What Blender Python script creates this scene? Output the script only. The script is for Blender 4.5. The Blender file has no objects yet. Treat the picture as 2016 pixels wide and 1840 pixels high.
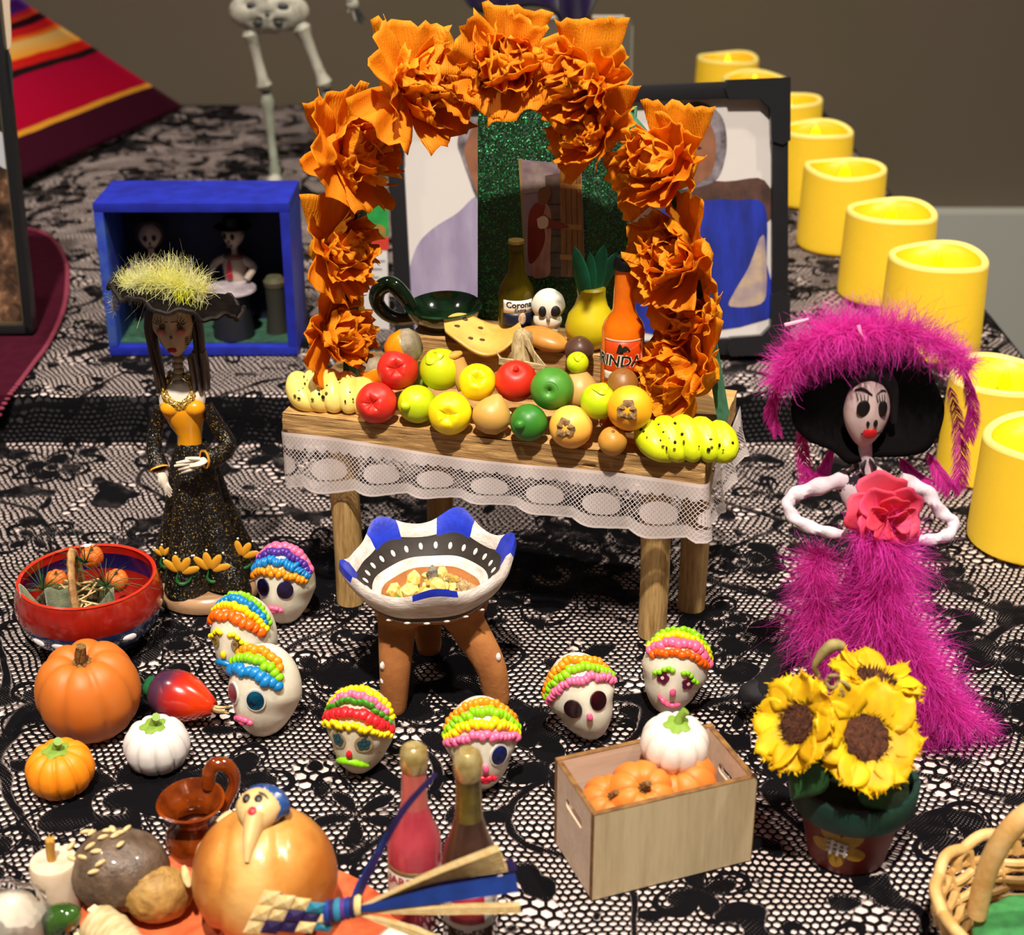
import bpy, bmesh, math, random
from mathutils import Vector, Matrix, noise
random.seed(11)
U = random.uniform
PI = math.pi
SC = 0.01                       # everything below is authored in centimetres
scene = bpy.context.scene
col = scene.collection

# ------------------------------------------------------------------ camera
F, CX, CY, HC = 3100.0, 1008.0, 920.0, 24.2
TH = math.atan(1455 / 3100)
CT, ST = math.cos(TH), math.sin(TH)
cam = bpy.data.objects.new('camera', bpy.data.cameras.new('camera'))
col.objects.link(cam)
cam.location = (0, 0, HC * SC)
cam.rotation_euler = (PI / 2 - TH, 0, 0)
cam.data.sensor_fit = 'HORIZONTAL'
cam.data.sensor_width = 36
cam.data.lens = F / 2016 * 36
cam.data.clip_start = 0.01
cam.data.clip_end = 30
cam.data.dof.use_dof = True
cam.data.dof.focus_distance = 0.435
cam.data.dof.aperture_fstop = 22
scene.camera = cam

# ------------------------------------------------------------------ light
world = bpy.data.worlds.new('room_ambience')
scene.world = world
world.use_nodes = True
wb = world.node_tree.nodes['Background']
wb.inputs[0].default_value = (1.0, 0.90, 0.82, 1)
wb.inputs[1].default_value = 0.10

def lamp(name, loc, aim, watts, size, colr, spread=None):
    l = bpy.data.lights.new(name, 'AREA')
    l.shape = 'DISK'; l.size = size; l.energy = watts; l.color = colr
    if spread: l.spread = math.radians(spread)
    o = bpy.data.objects.new(name, l); col.objects.link(o)
    o.location = loc
    o.rotation_euler = (Vector(aim) - Vector(loc)).to_track_quat('-Z', 'Y').to_euler()
    return o

# ceiling spots of the room, above the display table
lamp('ceiling_spot', (-0.05, -0.42, 1.72), (0, 0.40, 0.05), 9.8, 0.06, (1.0, 0.90, 0.79), 60)
lamp('ceiling_spot_second', (0.75, 0.30, 1.8), (0.0, 0.36, 0), 3.6, 0.08, (1.0, 0.91, 0.80), 60)
lamp('ceiling_spot_third', (-0.9, 0.45, 1.8), (0, 0.36, 0), 2.0, 0.08, (1.0, 0.89, 0.79), 60)
lamp('front_fill', (0.1, -0.8, 1.9), (0, 0.4, 0.05), 3.4, 0.8, (1.0, 0.91, 0.85))  # unseen soft fill, added to brighten the front faces

vs = scene.view_settings
vs.view_transform = 'Standard'; vs.look = 'None'; vs.gamma = 1; vs.exposure = -0.66
vs.use_curve_mapping = False
scene.cycles.use_denoising = True
scene.cycles.transparent_max_bounces = 24
scene.cycles.max_bounces = 8

# ------------------------------------------------------------------ pixel rays -> places
def ray(px, py):
    u = (px - CX) / F; v = (py - CY) / F
    return Vector((u, CT - v * ST, -ST - v * CT))
CAM = Vector((0, 0, HC))
def P(px, py, h=0.0):                 # point at height h
    d = ray(px, py); return CAM + d * ((h - HC) / d.z)
def PY(px, py, Y):                    # point on the vertical plane at depth Y
    d = ray(px, py); return CAM + d * (Y / d.y)
def ppc(p):                           # pixels per centimetre at a point
    return F / (p.y * CT - (p.z - HC) * ST)

# ------------------------------------------------------------------ geometry kit
class Geo:
    def __init__(s, V=None, F=None, M=None, UV=None):
        s.V = V or []; s.F = F or []; s.M = M or [0] * len(s.F); s.UV = UV
    def __add__(a, b):
        n = len(a.V)
        uv = None
        if a.UV is not None or b.UV is not None:
            uv = (a.UV or [(0, 0)] * len(a.V)) + (b.UV or [(0, 0)] * len(b.V))
        return Geo(a.V + b.V, a.F + [tuple(i + n for i in f) for f in b.F], a.M + b.M, uv)
    def mi(s, k):
        s.M = [k] * len(s.F); return s
    def xf(s, m):
        return Geo([tuple(m @ Vector(v)) for v in s.V], list(s.F), list(s.M), s.UV)
    def at(s, x, y=None, z=None):
        if y is None: x, y, z = x
        return s.xf(Matrix.Translation((x, y, z)))
    def rot(s, ang, ax):
        return s.xf(Matrix.Rotation(ang, 4, ax))
    def map(s, fn):
        return Geo([tuple(fn(Vector(v))) for v in s.V], list(s.F), list(s.M), s.UV)

def gsum(gs):                          # join many at once
    V = []; Fc = []; M = []
    for g in gs:
        n = len(V); V += g.V; Fc += [tuple(i + n for i in f) for f in g.F]; M += g.M
    return Geo(V, Fc, M)

def lathe(pr, n=32, fn=None):
    V = []; Fc = []; rings = []
    for r, z in pr:
        if r < 1e-5:
            V.append((0, 0, z)); rings.append([len(V) - 1])
        else:
            k = len(V)
            for i in range(n):
                a = 2 * PI * i / n
                rr, zz = (r, z) if fn is None else fn(r, z, a)
                V.append((rr * math.cos(a), rr * math.sin(a), zz))
            rings.append(list(range(k, k + n)))
    for A, B in zip(rings, rings[1:]):
        for i in range(n):
            j = (i + 1) % n
            if len(A) == 1 and len(B) == 1: continue
            if len(A) == 1: Fc.append((A[0], B[j], B[i]))
            elif len(B) == 1: Fc.append((A[i], A[j], B[0]))
            else: Fc.append((A[i], A[j], B[j], B[i]))
    return Geo(V, Fc)

def cr(pts, n=6):                       # Catmull-Rom
    pts = [Vector(p) for p in pts]
    q = [pts[0] * 2 - pts[1]] + pts + [pts[-1] * 2 - pts[-2]]
    out = []
    for i in range(1, len(q) - 2):
        a, b, c, d = q[i - 1:i + 3]
        for k in range(n):
            t = k / n
            out.append(0.5 * ((2 * b) + (c - a) * t + (2 * a - 5 * b + 4 * c - d) * t * t + (3 * b - a - 3 * c + d) * t ** 3))
    out.append(pts[-1])
    return out

def lerps(vals, n):                     # spread a value list over n stations
    if not isinstance(vals, (list, tuple)): return [vals] * n
    out = []
    for i in range(n):
        x = i / (n - 1) * (len(vals) - 1); k = min(int(x), len(vals) - 2)
        out.append(vals[k] + (vals[k + 1] - vals[k]) * (x - k))
    return out

def tube(pts, rad, n=8, flat=1.0, closed=False, caps=True, up=None, twist=0.0, fn=None):
    pts = [Vector(p) for p in pts]; N = len(pts); rs = lerps(rad, N)
    V = []; Fc = []
    nrm = None
    for i, p in enumerate(pts):
        if closed: t = pts[(i + 1) % N] - pts[i - 1]
        else: t = pts[min(i + 1, N - 1)] - pts[max(i - 1, 0)]
        if t.length < 1e-9: t = Vector((0, 0, 1))
        t.normalize()
        if nrm is None:
            nrm = Vector(up) if up else (Vector((0, 0, 1)) if abs(t.z) < 0.9 else Vector((1, 0, 0)))
        nrm = (nrm - t * nrm.dot(t))
        if nrm.length < 1e-6: nrm = t.orthogonal()
        nrm.normalize(); bi = t.cross(nrm)
        for k in range(n):
            a = 2 * PI * k / n + twist * i
            r = rs[i] * (fn(i / (N - 1), a) if fn else 1)
            V.append(tuple(p + nrm * (math.cos(a) * r * flat) + bi * (math.sin(a) * r)))
    m = N if closed else N - 1
    for i in range(m):
        for k in range(n):
            a = i * n + k; b = i * n + (k + 1) % n; j = (i + 1) % N
            Fc.append((a, b, j * n + (k + 1) % n, j * n + k))
    if caps and not closed:
        Fc.append(tuple(reversed(range(n)))); Fc.append(tuple(range((N - 1) * n, N * n)))
    return Geo(V, Fc)

def ball(rx, ry=None, rz=None, nu=24, nv=14, fn=None, c=(0, 0, 0)):
    ry = rx if ry is None else ry; rz = rx if rz is None else rz
    V = [(0, 0, -1)]; Fc = []
    for j in range(1, nv):
        b = -PI / 2 + PI * j / nv
        for i in range(nu):
            a = 2 * PI * i / nu
            V.append((math.cos(b) * math.cos(a), math.cos(b) * math.sin(a), math.sin(b)))
    V.append((0, 0, 1)); T = len(V) - 1
    for i in range(nu):
        j = (i + 1) % nu
        Fc.append((0, 1 + j, 1 + i)); Fc.append((T, 1 + (nv - 2) * nu + i, 1 + (nv - 2) * nu + j))
        for k in range(nv - 2):
            A = 1 + k * nu
            Fc.append((A + i, A + j, A + nu + j, A + nu + i))
    out = []
    for v in V:
        d = Vector(v); s = fn(d) if fn else 1.0
        if isinstance(s, Vector): out.append((s.x * rx + c[0], s.y * ry + c[1], s.z * rz + c[2]))
        else: out.append((d.x * rx * s + c[0], d.y * ry * s + c[1], d.z * rz * s + c[2]))
    return Geo(out, Fc)

def box(sx, sy, sz, c=(0, 0, 0), bev=0.0, seg=2):
    bm = bmesh.new(); bmesh.ops.create_cube(bm, size=1)
    for v in bm.verts: v.co = Vector((v.co.x * sx, v.co.y * sy, v.co.z * sz))
    if bev: bmesh.ops.bevel(bm, geom=bm.edges[:], offset=bev, segments=seg, affect='EDGES', profile=0.7)
    bm.verts.index_update()
    g = Geo([tuple(v.co + Vector(c)) for v in bm.verts], [tuple(v.index for v in f.verts) for f in bm.faces])
    bm.free(); return g

def prism(poly, t, y=0.0):               # outline in XZ, facing -Y, thickness t backwards
    n = len(poly)
    a = sum(poly[i][0] * poly[(i + 1) % n][1] - poly[(i + 1) % n][0] * poly[i][1] for i in range(n))
    if a < 0: poly = poly[::-1]
    V = [(p[0], y, p[1]) for p in poly] + [(p[0], y + t, p[1]) for p in poly]
    Fc = [tuple(range(n)), tuple(reversed(range(n, 2 * n)))]
    for i in range(n):
        j = (i + 1) % n; Fc.append((i, i + n, j + n, j))
    return Geo(V, Fc)

def disc(r, t, n=20, sq=1.0):             # flat disc facing -Y
    return prism([(r * math.cos(2 * PI * i / n), r * sq * math.sin(2 * PI * i / n)) for i in range(n)], t)

def grid(fn, nu, nv, su=1.0, sv=1.0, cu=False):
    V = []; UV = []; Fc = []
    for j in range(nv + 1):
        for i in range(nu + (0 if cu else 1)):
            u = i / nu; v = j / nv
            V.append(tuple(fn(u, v))); UV.append((u * su, v * sv))
    w = nu if cu else nu + 1
    for j in range(nv):
        for i in range(nu):
            a = j * w + i; b = j * w + (i + 1) % w
            Fc.append((a, b, b + w, a + w))
    return Geo(V, Fc, None, UV)

def strands(roots, n=3):                   # roots: list of (points, width): thin tapering ribbons
    V = []; Fc = []
    for pts, w in roots:
        k = len(V); m = len(pts)
        sd = Vector((U(-1, 1), U(-1, 1), U(-1, 1))).cross(pts[-1] - pts[0])
        if sd.length < 1e-6: sd = Vector((1, 0, 0))
        sd.normalize()
        for i, p in enumerate(pts):
            ww = w * (1 - 0.75 * i / (m - 1))
            V.append(tuple(p - sd * ww)); V.append(tuple(p + sd * ww))
        for i in range(m - 1):
            a = k + 2 * i; Fc.append((a, a + 1, a + 3, a + 2))
    return Geo(V, Fc)

def nz(p, s=1.0, o=0.0):
    return noise.noise(Vector(p) * s + Vector((o, o * 1.7, -o)))

def mk(name, g, mat, par=None, loc=None, rot=None, smooth=True, sharp=42, solid=0.0, sub=0):
    me = bpy.data.meshes.new(name)
    me.from_pydata(g.V, [], g.F); me.update()
    for m in (mat if isinstance(mat, (list, tuple)) else [mat]): me.materials.append(m)
    if any(g.M): me.polygons.foreach_set('material_index', g.M)
    if g.UV is not None:
        uv = me.uv_layers.new(name='uv')
        li = [0] * len(me.loops); me.loops.foreach_get('vertex_index', li)
        fl = []
        for i in li: fl += g.UV[i]
        uv.data.foreach_set('uv', fl)
    if smooth:
        me.polygons.foreach_set('use_smooth', [True] * len(me.polygons))
        if sharp: me.set_sharp_from_angle(angle=math.radians(sharp))
    o = bpy.data.objects.new(name, me); col.objects.link(o)
    if par is not None: o.parent = par
    if loc is not None: o.location = loc
    if rot is not None: o.rotation_euler = rot
    if solid:
        md = o.modifiers.new('thickness', 'SOLIDIFY'); md.thickness = solid; md.offset = 0
    if sub:
        md = o.modifiers.new('smooth', 'SUBSURF'); md.levels = sub; md.render_levels = sub
    return o

def tag(o, label, cat, group=None, kind=None):
    o['label'] = label; o['category'] = cat
    if group: o['group'] = group
    if kind: o['kind'] = kind
    return o

def thing(name, label, cat, loc=(0, 0, 0), rz=0.0, group=None, rot=None):
    o = bpy.data.objects.new(name, None); col.objects.link(o)
    o.empty_display_size = 0.01
    o.location = loc; o.rotation_euler = rot if rot else (0, 0, rz)
    return tag(o, label, cat, group)

def struct(o):
    o['kind'] = 'structure'; return o

# ------------------------------------------------------------------ materials
def lin(c):
    if isinstance(c, str): c = tuple(int(c[i:i + 2], 16) for i in (0, 2, 4))
    return tuple((x / 255 / 12.92 if x <= 10 else ((x / 255 + 0.055) / 1.055) ** 2.4) for x in c) + (1,)

class NT:
    """small node writer"""
    def __init__(s, name):
        s.m = bpy.data.materials.new(name); s.m.use_nodes = True
        s.t = s.m.node_tree; s.n = s.t.nodes; s.n.clear()
        s.out = s.n.new('ShaderNodeOutputMaterial')
    def L(s, a, b): s.t.links.new(a, b)
    def put(s, sock, v):
        if hasattr(v, 'is_linked') or hasattr(v, 'links'): s.L(v, sock)
        else: sock.default_value = v
    def math(s, op, a, b=0.0, c=None, clamp=False):
        n = s.n.new('ShaderNodeMath'); n.operation = op; n.use_clamp = clamp
        s.put(n.inputs[0], a); s.put(n.inputs[1], b)
        if c is not None: s.put(n.inputs[2], c)
        return n.outputs[0]
    def vec(s, op, a, b=(0, 0, 0), val=False):
        n = s.n.new('ShaderNodeVectorMath'); n.operation = op
        s.put(n.inputs[0], a)
        if op == 'SCALE': s.put(n.inputs[3], b)
        else: s.put(n.inputs[1], b)
        return n.outputs[1] if val else n.outputs[0]
    def sep(s, v):
        n = s.n.new('ShaderNodeSeparateXYZ'); s.put(n.inputs[0], v); return n.outputs
    def comb(s, x, y, z=0.0):
        n = s.n.new('ShaderNodeCombineXYZ')
        for i, v in enumerate((x, y, z)): s.put(n.inputs[i], v)
        return n.outputs[0]
    def obj(s, stretch=(1, 1, 1)):
        n = s.n.new('ShaderNodeTexCoord')
        return s.vec('MULTIPLY', n.outputs['Object'], tuple(100 * k for k in stretch))
    def uv(s):
        n = s.n.new('ShaderNodeUVMap'); n.uv_map = 'uv'; return n.outputs[0]
    def noise(s, v, scale, detail=3, rough=0.55, dist=0.0):
        n = s.n.new('ShaderNodeTexNoise'); s.put(n.inputs['Vector'], v)
        n.inputs['Scale'].default_value = scale; n.inputs['Detail'].default_value = detail
        n.inputs['Roughness'].default_value = rough; n.inputs['Distortion'].default_value = dist
        return n.outputs['Fac']
    def voro(s, v, scale, feature='F1', rnd=1.0):
        n = s.n.new('ShaderNodeTexVoronoi'); n.feature = feature; s.put(n.inputs['Vector'], v)
        n.inputs['Scale'].default_value = scale; n.inputs['Randomness'].default_value = rnd
        return n.outputs
    def wave(s, v, scale, dist=0.0, axis='X', dscale=1.0):
        n = s.n.new('ShaderNodeTexWave'); n.bands_direction = axis; s.put(n.inputs['Vector'], v)
        n.inputs['Scale'].default_value = scale; n.inputs['Distortion'].default_value = dist
        n.inputs['Detail Scale'].default_value = dscale
        return n.outputs['Fac']
    def ramp(s, f, stops, const=False):
        n = s.n.new('ShaderNodeValToRGB'); s.put(n.inputs[0], f); e = n.color_ramp.elements
        if const: n.color_ramp.interpolation = 'CONSTANT'
        while len(e) < len(stops): e.new(0.5)
        for k, (p, c) in enumerate(stops): e[k].position = p; e[k].color = c
        return n.outputs[0]
    def mix(s, f, a, b):
        n = s.n.new('ShaderNodeMix'); n.data_type = 'RGBA'
        s.put(n.inputs[0], f); s.put(n.inputs[6], a); s.put(n.inputs[7], b); return n.outputs[2]
    def step(s, v, t, w=0.01):              # smooth 0->1 as v passes t
        n = s.n.new('ShaderNodeMapRange'); n.interpolation_type = 'SMOOTHSTEP'
        s.put(n.inputs[0], v); n.inputs[1].default_value = t - w; n.inputs[2].default_value = t + w
        return n.outputs[0]
    def bump(s, h, strength=0.3, dist=0.02):
        n = s.n.new('ShaderNodeBump'); n.inputs['Strength'].default_value = strength
        n.inputs['Distance'].default_value = dist * SC; s.put(n.inputs['Height'], h); return n.outputs[0]
    def bsdf(s, **k):
        n = s.n.new('ShaderNodeBsdfPrincipled')
        for a, v in k.items(): s.put(n.inputs[a.replace('_', ' ')], v)
        return n
    def done(s, sh):
        s.L(sh, s.out.inputs[0]); return s.m

_mc = {}
def mat(c, rough=0.55, var=0.0, vsc=3.0, bump=0.0, bsc=12.0, coat=0.0, metal=0.0, sss=0.0, trans=0.0,
        emit=0.0, c2=None, stretch=(1, 1, 1), name=None, ior=1.45, thr=None, sheen=0.0, spec=0.5, transl=0.0):
    key = (c, rough, var, vsc, bump, bsc, coat, metal, sss, trans, emit, c2, stretch, ior, thr, sheen, spec, transl)
    if key in _mc: return _mc[key]
    t = NT(name or 'surface'); base = lin(c); k = {}
    v = t.obj(stretch)
    if c2 or var:
        f = t.noise(v, vsc, 4)
        other = lin(c2) if c2 else tuple(x * (1 - var) for x in base[:3]) + (1,)
        lo, hi = thr or (0.35, 0.65)
        f2 = t.n.new('ShaderNodeMapRange'); t.L(f, f2.inputs[0]); f2.inputs[1].default_value = lo; f2.inputs[2].default_value = hi
        colr = t.mix(f2.outputs[0], base, other)
    else: colr = base
    k['Base_Color'] = colr; k['Roughness'] = rough; k['Metallic'] = metal; k['IOR'] = ior
    k['Specular_IOR_Level'] = spec
    if bump: k['Normal'] = t.bump(t.noise(v, bsc, 4), 0.8, bump)
    if coat: k['Coat_Weight'] = coat; k['Coat_Roughness'] = 0.08
    if sss: k['Subsurface_Weight'] = sss; k['Subsurface_Radius'] = (0.006, 0.004, 0.0025); k['Subsurface_Scale'] = 1.0
    if trans: k['Transmission_Weight'] = trans
    if emit: k['Emission_Color'] = colr; k['Emission_Strength'] = emit
    if sheen: k['Sheen_Weight'] = sheen
    b = t.bsdf(**k)
    sh = b.outputs[0]
    if transl:
        tr = t.n.new('ShaderNodeBsdfTranslucent'); t.put(tr.inputs[0], colr)
        mx = t.n.new('ShaderNodeMixShader'); mx.inputs[0].default_value = transl
        t.L(sh, mx.inputs[1]); t.L(tr.outputs[0], mx.inputs[2]); sh = mx.outputs[0]
    _mc[key] = t.done(sh); return _mc[key]

def clay(c, **k): return mat(c, rough=k.pop('rough', 0.38), sss=0.12, bump=0.004, bsc=9, **k)

def black_lace():
    t = NT('black_lace'); p0 = t.uv()
    wob = t.n.new('ShaderNodeTexNoise'); t.L(p0, wob.inputs['Vector']); wob.inputs['Scale'].default_value = 0.55
    p = t.vec('ADD', p0, t.vec('SCALE', t.vec('SUBTRACT', wob.outputs['Color'], (0.5, 0.5, 0.5)), 0.55))
    def hexd(p, c):
        s = (c, c * 1.7320508, 1.0); hs = (c / 2, c * 0.8660254, 0.5)
        flat = t.vec('MULTIPLY', p, (1, 1, 0))
        a = t.vec('SUBTRACT', t.vec('MODULO', t.vec('ADD', flat, (200 * c, 200 * c * 1.7320508, 0)), s), hs)
        b = t.vec('SUBTRACT', t.vec('MODULO', t.vec('ADD', flat, (200.5 * c, 200.5 * c * 1.7320508, 0)), s), hs)
        a = t.vec('MULTIPLY', a, (1, 1, 0)); b = t.vec('MULTIPLY', b, (1, 1, 0))
        la = t.vec('DOT_PRODUCT', a, a, True); lb = t.vec('DOT_PRODUCT', b, b, True)
        sel = t.math('LESS_THAN', la, lb)
        g = t.vec('ADD', t.vec('SCALE', a, sel), t.vec('SCALE', b, t.math('SUBTRACT', 1.0, sel)))
        g = t.vec('ABSOLUTE', g); x = t.sep(g)[0]
        return t.math('DIVIDE', t.math('MAXIMUM', x, t.vec('DOT_PRODUCT', g, (0.5, 0.8660254, 0), True)), c / 2)
    net = t.step(hexd(p, 0.22), 0.71, 0.05)
    big = t.step(hexd(p, 0.36), 0.76, 0.05)
    zone = t.step(t.noise(p0, 0.42, 1), 0.635, 0.012)
    netm = t.math('ADD', t.math('MULTIPLY', net, t.math('SUBTRACT', 1.0, zone)), t.math('MULTIPLY', big, zone))
    # flower motifs
    def flower(scale, off, rad, amp, petals, hole):
        q = t.vec('ADD', p, (off, off * 0.7, 0))
        q = t.vec('MULTIPLY', q, (1, 1, 0))
        vo = t.voro(q, scale, 'F1', 0.75)
        # Position comes back in scaled space
        d = t.vec('SUBTRACT', q, vo['Position']); s = t.sep(d)
        r = t.vec('LENGTH', d, val=True)
        ph = t.math('ARCTAN2', s[1], s[0]); rc = t.sep(vo['Color'])
        ph2 = t.math('ADD', t.math('MULTIPLY', ph, float(petals)), t.math('MULTIPLY', rc[0], 6.0))
        pet = t.math('MULTIPLY_ADD', t.math('ABSOLUTE', t.math('COSINE', t.math('MULTIPLY', ph2, 0.5))), amp, rad)
        pet = t.math('MULTIPLY', pet, t.math('MULTIPLY_ADD', rc[1], 0.5, 0.75))
        inside = t.step(t.math('SUBTRACT', pet, r), 0.0, 0.02)
        gap = t.math('MULTIPLY', t.step(t.math('SUBTRACT', r, hole), 0.0, 0.02), t.step(t.math('SUBTRACT', hole * 1.55, r), 0.0, 0.02))
        ring = t.step(t.math('SUBTRACT', 0.07, t.math('ABSOLUTE', t.math('SUBTRACT', r, t.math('MULTIPLY', pet, 1.28)))), 0.0, 0.015)
        return t.math('MULTIPLY', inside, t.math('SUBTRACT', 1.0, gap)), ring
    f1, r1 = flower(0.20, 0.0, 0.78, 1.15, 5, 0.42)
    f2, r2 = flower(0.31, 13.7, 0.34, 0.80, 4, 0.22)
    leaf = t.step(t.noise(t.vec('ADD', p, (31, 7, 0)), 0.62, 1.5), 0.60, 0.008)
    vine = t.step(t.math('ABSOLUTE', t.math('SUBTRACT', t.noise(t.vec('ADD', p, (5, 40, 0)), 0.16, 0.5), 0.5)), 0.010, 0.003)
    vine = t.math('SUBTRACT', 1.0, vine)
    dense = t.math('MAXIMUM', t.math('MAXIMUM', f1, f2), t.math('MAXIMUM', leaf, vine))
    rings = t.math('MAXIMUM', r1, r2)
    # close weave inside the motifs, tiny pinholes
    s = t.sep(p); k = 2 * PI / 0.115
    pin = t.math('MULTIPLY', t.math('SINE', t.math('MULTIPLY', s[0], k)), t.math('SINE', t.math('MULTIPLY', s[1], k)))
    weave = t.math('SUBTRACT', 1.0, t.math('MULTIPLY', t.step(pin, 0.62, 0.12), t.step(t.noise(p0, 0.8, 2), 0.47, 0.06)))
    cov = t.math('MAXIMUM', t.math('MAXIMUM', t.math('MULTIPLY', dense, weave), t.math('MULTIPLY', netm, t.math('SUBTRACT', 1.0, dense))), rings)
    b = t.bsdf(Base_Color=lin('0b0a0d'), Roughness=0.85, Specular_IOR_Level=0.05)
    tr = t.n.new('ShaderNodeBsdfTransparent'); mx = t.n.new('ShaderNodeMixShader')
    t.L(cov, mx.inputs[0]); t.L(tr.outputs[0], mx.inputs[1]); t.L(b.outputs[0], mx.inputs[2])
    return t.done(mx.outputs[0])

def white_lace(H, period):
    t = NT('white_lace'); s = t.sep(t.uv()); u, v = s[0], s[1]           # centimetres, v downwards
    uu = t.math('SUBTRACT', t.math('MODULO', t.math('ADD', u, 50 * period), period), period / 2)
    scal = t.math('MULTIPLY', t.math('ABSOLUTE', t.math('SINE', t.math('MULTIPLY', u, PI / period))), 0.20)
    edge = t.math('SUBTRACT', H - 0.02, t.math('SUBTRACT', 0.20, scal))    # scalloped lower edge
    inside = t.step(t.math('SUBTRACT', edge, v), 0.0, 0.01)
    def diam(k, th):
        a = t.math('ABSOLUTE', t.math('SINE', t.math('MULTIPLY', t.math('ADD', u, v), k)))
        b = t.math('ABSOLUTE', t.math('SINE', t.math('MULTIPLY', t.math('SUBTRACT', u, v), k)))
        return t.math('SUBTRACT', 1.0, t.step(t.math('MINIMUM', a, b), th, 0.08))
    net = diam(PI / 0.135, 0.30)
    ov = t.math('ADD', t.math('POWER', t.math('DIVIDE', uu, period * 0.33), 2.0),
                t.math('POWER', t.math('DIVIDE', t.math('SUBTRACT', v, H * 0.56), H * 0.19), 2.0))
    oval = t.math('SUBTRACT', 1.0, t.step(ov, 1.0, 0.06))
    thr = t.math('ABSOLUTE', t.math('SINE', t.math('MULTIPLY', u, PI / 0.05)))
    ovfill = t.math('MULTIPLY', oval, t.math('MULTIPLY_ADD', t.step(thr, 0.5, 0.3), 0.45, 0.45))
    gz = t.math('SUBTRACT', 1.0, t.step(t.math('SUBTRACT', v, t.math('MULTIPLY', t.math('ABSOLUTE', t.math('SINE', t.math('MULTIPLY', u, PI / 0.34))), 0.10)), 0.36, 0.02))
    gauze = t.math('MULTIPLY', gz, 0.72)
    low = t.math('MULTIPLY', t.step(t.math('SUBTRACT', v, t.math('SUBTRACT', edge, 0.34)), 0.0, 0.03), 0.66)
    hem = t.step(t.math('SUBTRACT', 0.05, t.math('ABSOLUTE', t.math('SUBTRACT', v, 0.05))), 0.0, 0.01)
    hem2 = t.step(t.math('SUBTRACT', 0.03, t.math('ABSOLUTE', t.math('SUBTRACT', v, t.math('SUBTRACT', edge, 0.04)))), 0.0, 0.01)
    a = t.math('MAXIMUM', t.math('MAXIMUM', net, ovfill), t.math('MAXIMUM', gauze, low))
    a = t.math('MAXIMUM', a, t.math('MAXIMUM', hem, hem2))
    a = t.math('MULTIPLY', a, inside)
    b = t.bsdf(Base_Color=lin('e6dad6'), Roughness=0.6)
    tl = t.n.new('ShaderNodeBsdfTranslucent'); tl.inputs[0].default_value = lin('e0d0cc')
    m0 = t.n.new('ShaderNodeMixShader'); m0.inputs[0].default_value = 0.25
    t.L(b.outputs[0], m0.inputs[1]); t.L(tl.outputs[0], m0.inputs[2])
    tr = t.n.new('ShaderNodeBsdfTransparent'); mx = t.n.new('ShaderNodeMixShader')
    t.L(a, mx.inputs[0]); t.L(tr.outputs[0], mx.inputs[1]); t.L(m0.outputs[0], mx.inputs[2])
    return t.done(mx.outputs[0])

def wood(c, c2, axis=0, scale=5.0, rough=0.6, bump=0.01):
    t = NT('wood'); st = [3.2, 3.2, 3.2]; st[axis] = 0.25
    v = t.obj(tuple(st)); f = t.noise(v, scale * 0.35, 5, 0.6, 0.6)
    g = t.noise(v, scale * 1.6, 3, 0.7)
    m = t.math('MULTIPLY_ADD', g, 0.45, t.math('MULTIPLY', f, 0.6))
    c_ = t.ramp(m, [(0.36, lin(c2)), (0.62, lin(c))])
    b = t.bsdf(Base_Color=c_, Roughness=rough, Normal=t.bump(m, 0.8, bump))
    return t.done(b.outputs[0])

def crepe(c, k=1.0):
    t = NT('crepe_paper'); v = t.obj()
    w = t.wave(v, 5.5, 2.6, 'X', 1.6)
    n2 = t.noise(t.obj((1.2, 4, 4)), 5, 4)
    h = t.math('ADD', w, t.math('MULTIPLY', n2, 1.2))
    c_ = t.mix(t.noise(v, 0.9, 2), lin(c), tuple(x * 0.86 for x in lin(c)[:3]) + (1,))
    b = t.bsdf(Base_Color=c_, Roughness=0.6, Normal=t.bump(h, 0.55, 0.02), Specular_IOR_Level=0.3)
    tl = t.n.new('ShaderNodeBsdfTranslucent'); t.L(c_, tl.inputs[0])
    mx = t.n.new('ShaderNodeMixShader'); mx.inputs[0].default_value = 0.42
    t.L(b.outputs[0], mx.inputs[1]); t.L(tl.outputs[0], mx.inputs[2])
    return t.done(mx.outputs[0])

def glitter(c, spark, size=22.0, amount=0.72, rough=0.5, dark=0.5):
    t = NT('glitter'); v = t.obj(); vo = t.voro(v, size)
    r = t.sep(vo['Color'])
    f = t.step(r[0], amount, 0.06)
    dk = t.mix(r[1], lin(c), tuple(x * dark for x in lin(c)[:3]) + (1,))
    c_ = t.mix(f, dk, lin(spark))
    nrm = t.vec('NORMALIZE', t.vec('ADD', t.n.new('ShaderNodeNewGeometry').outputs['Normal'],
                t.vec('SCALE', t.vec('SUBTRACT', vo['Color'], (0.5, 0.5, 0.5)), 0.8)))
    b = t.bsdf(Base_Color=c_, Roughness=rough, Normal=nrm, Metallic=t.math('MULTIPLY', f, 0.6))
    return t.done(b.outputs[0])

def bands(stops, axis=2, lo=0.0, hi=1.0, rough=0.2, coat=0.6, dirt=0.0):
    """painted bands along a local axis, edges in centimetres"""
    t = NT('painted_bands'); v = t.obj(); a = t.sep(v)[axis]
    n = t.n.new('ShaderNodeMapRange'); t.L(a, n.inputs[0]); n.inputs[1].default_value = lo; n.inputs[2].default_value = hi
    f = t.math('ADD', n.outputs[0], t.math('MULTIPLY', t.math('SUBTRACT', t.noise(v, 3, 3), 0.5), 0.02))
    c_ = t.ramp(f, [(p, lin(c)) for p, c in stops], True)
    if dirt: c_ = t.mix(t.math('MULTIPLY', t.noise(t.obj((1, 1, 0.3)), 5, 4), dirt), c_, lin('200a06'))
    b = t.bsdf(Base_Color=c_, Roughness=rough, Coat_Weight=coat, Coat_Roughness=0.06)
    return t.done(b.outputs[0])

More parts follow.
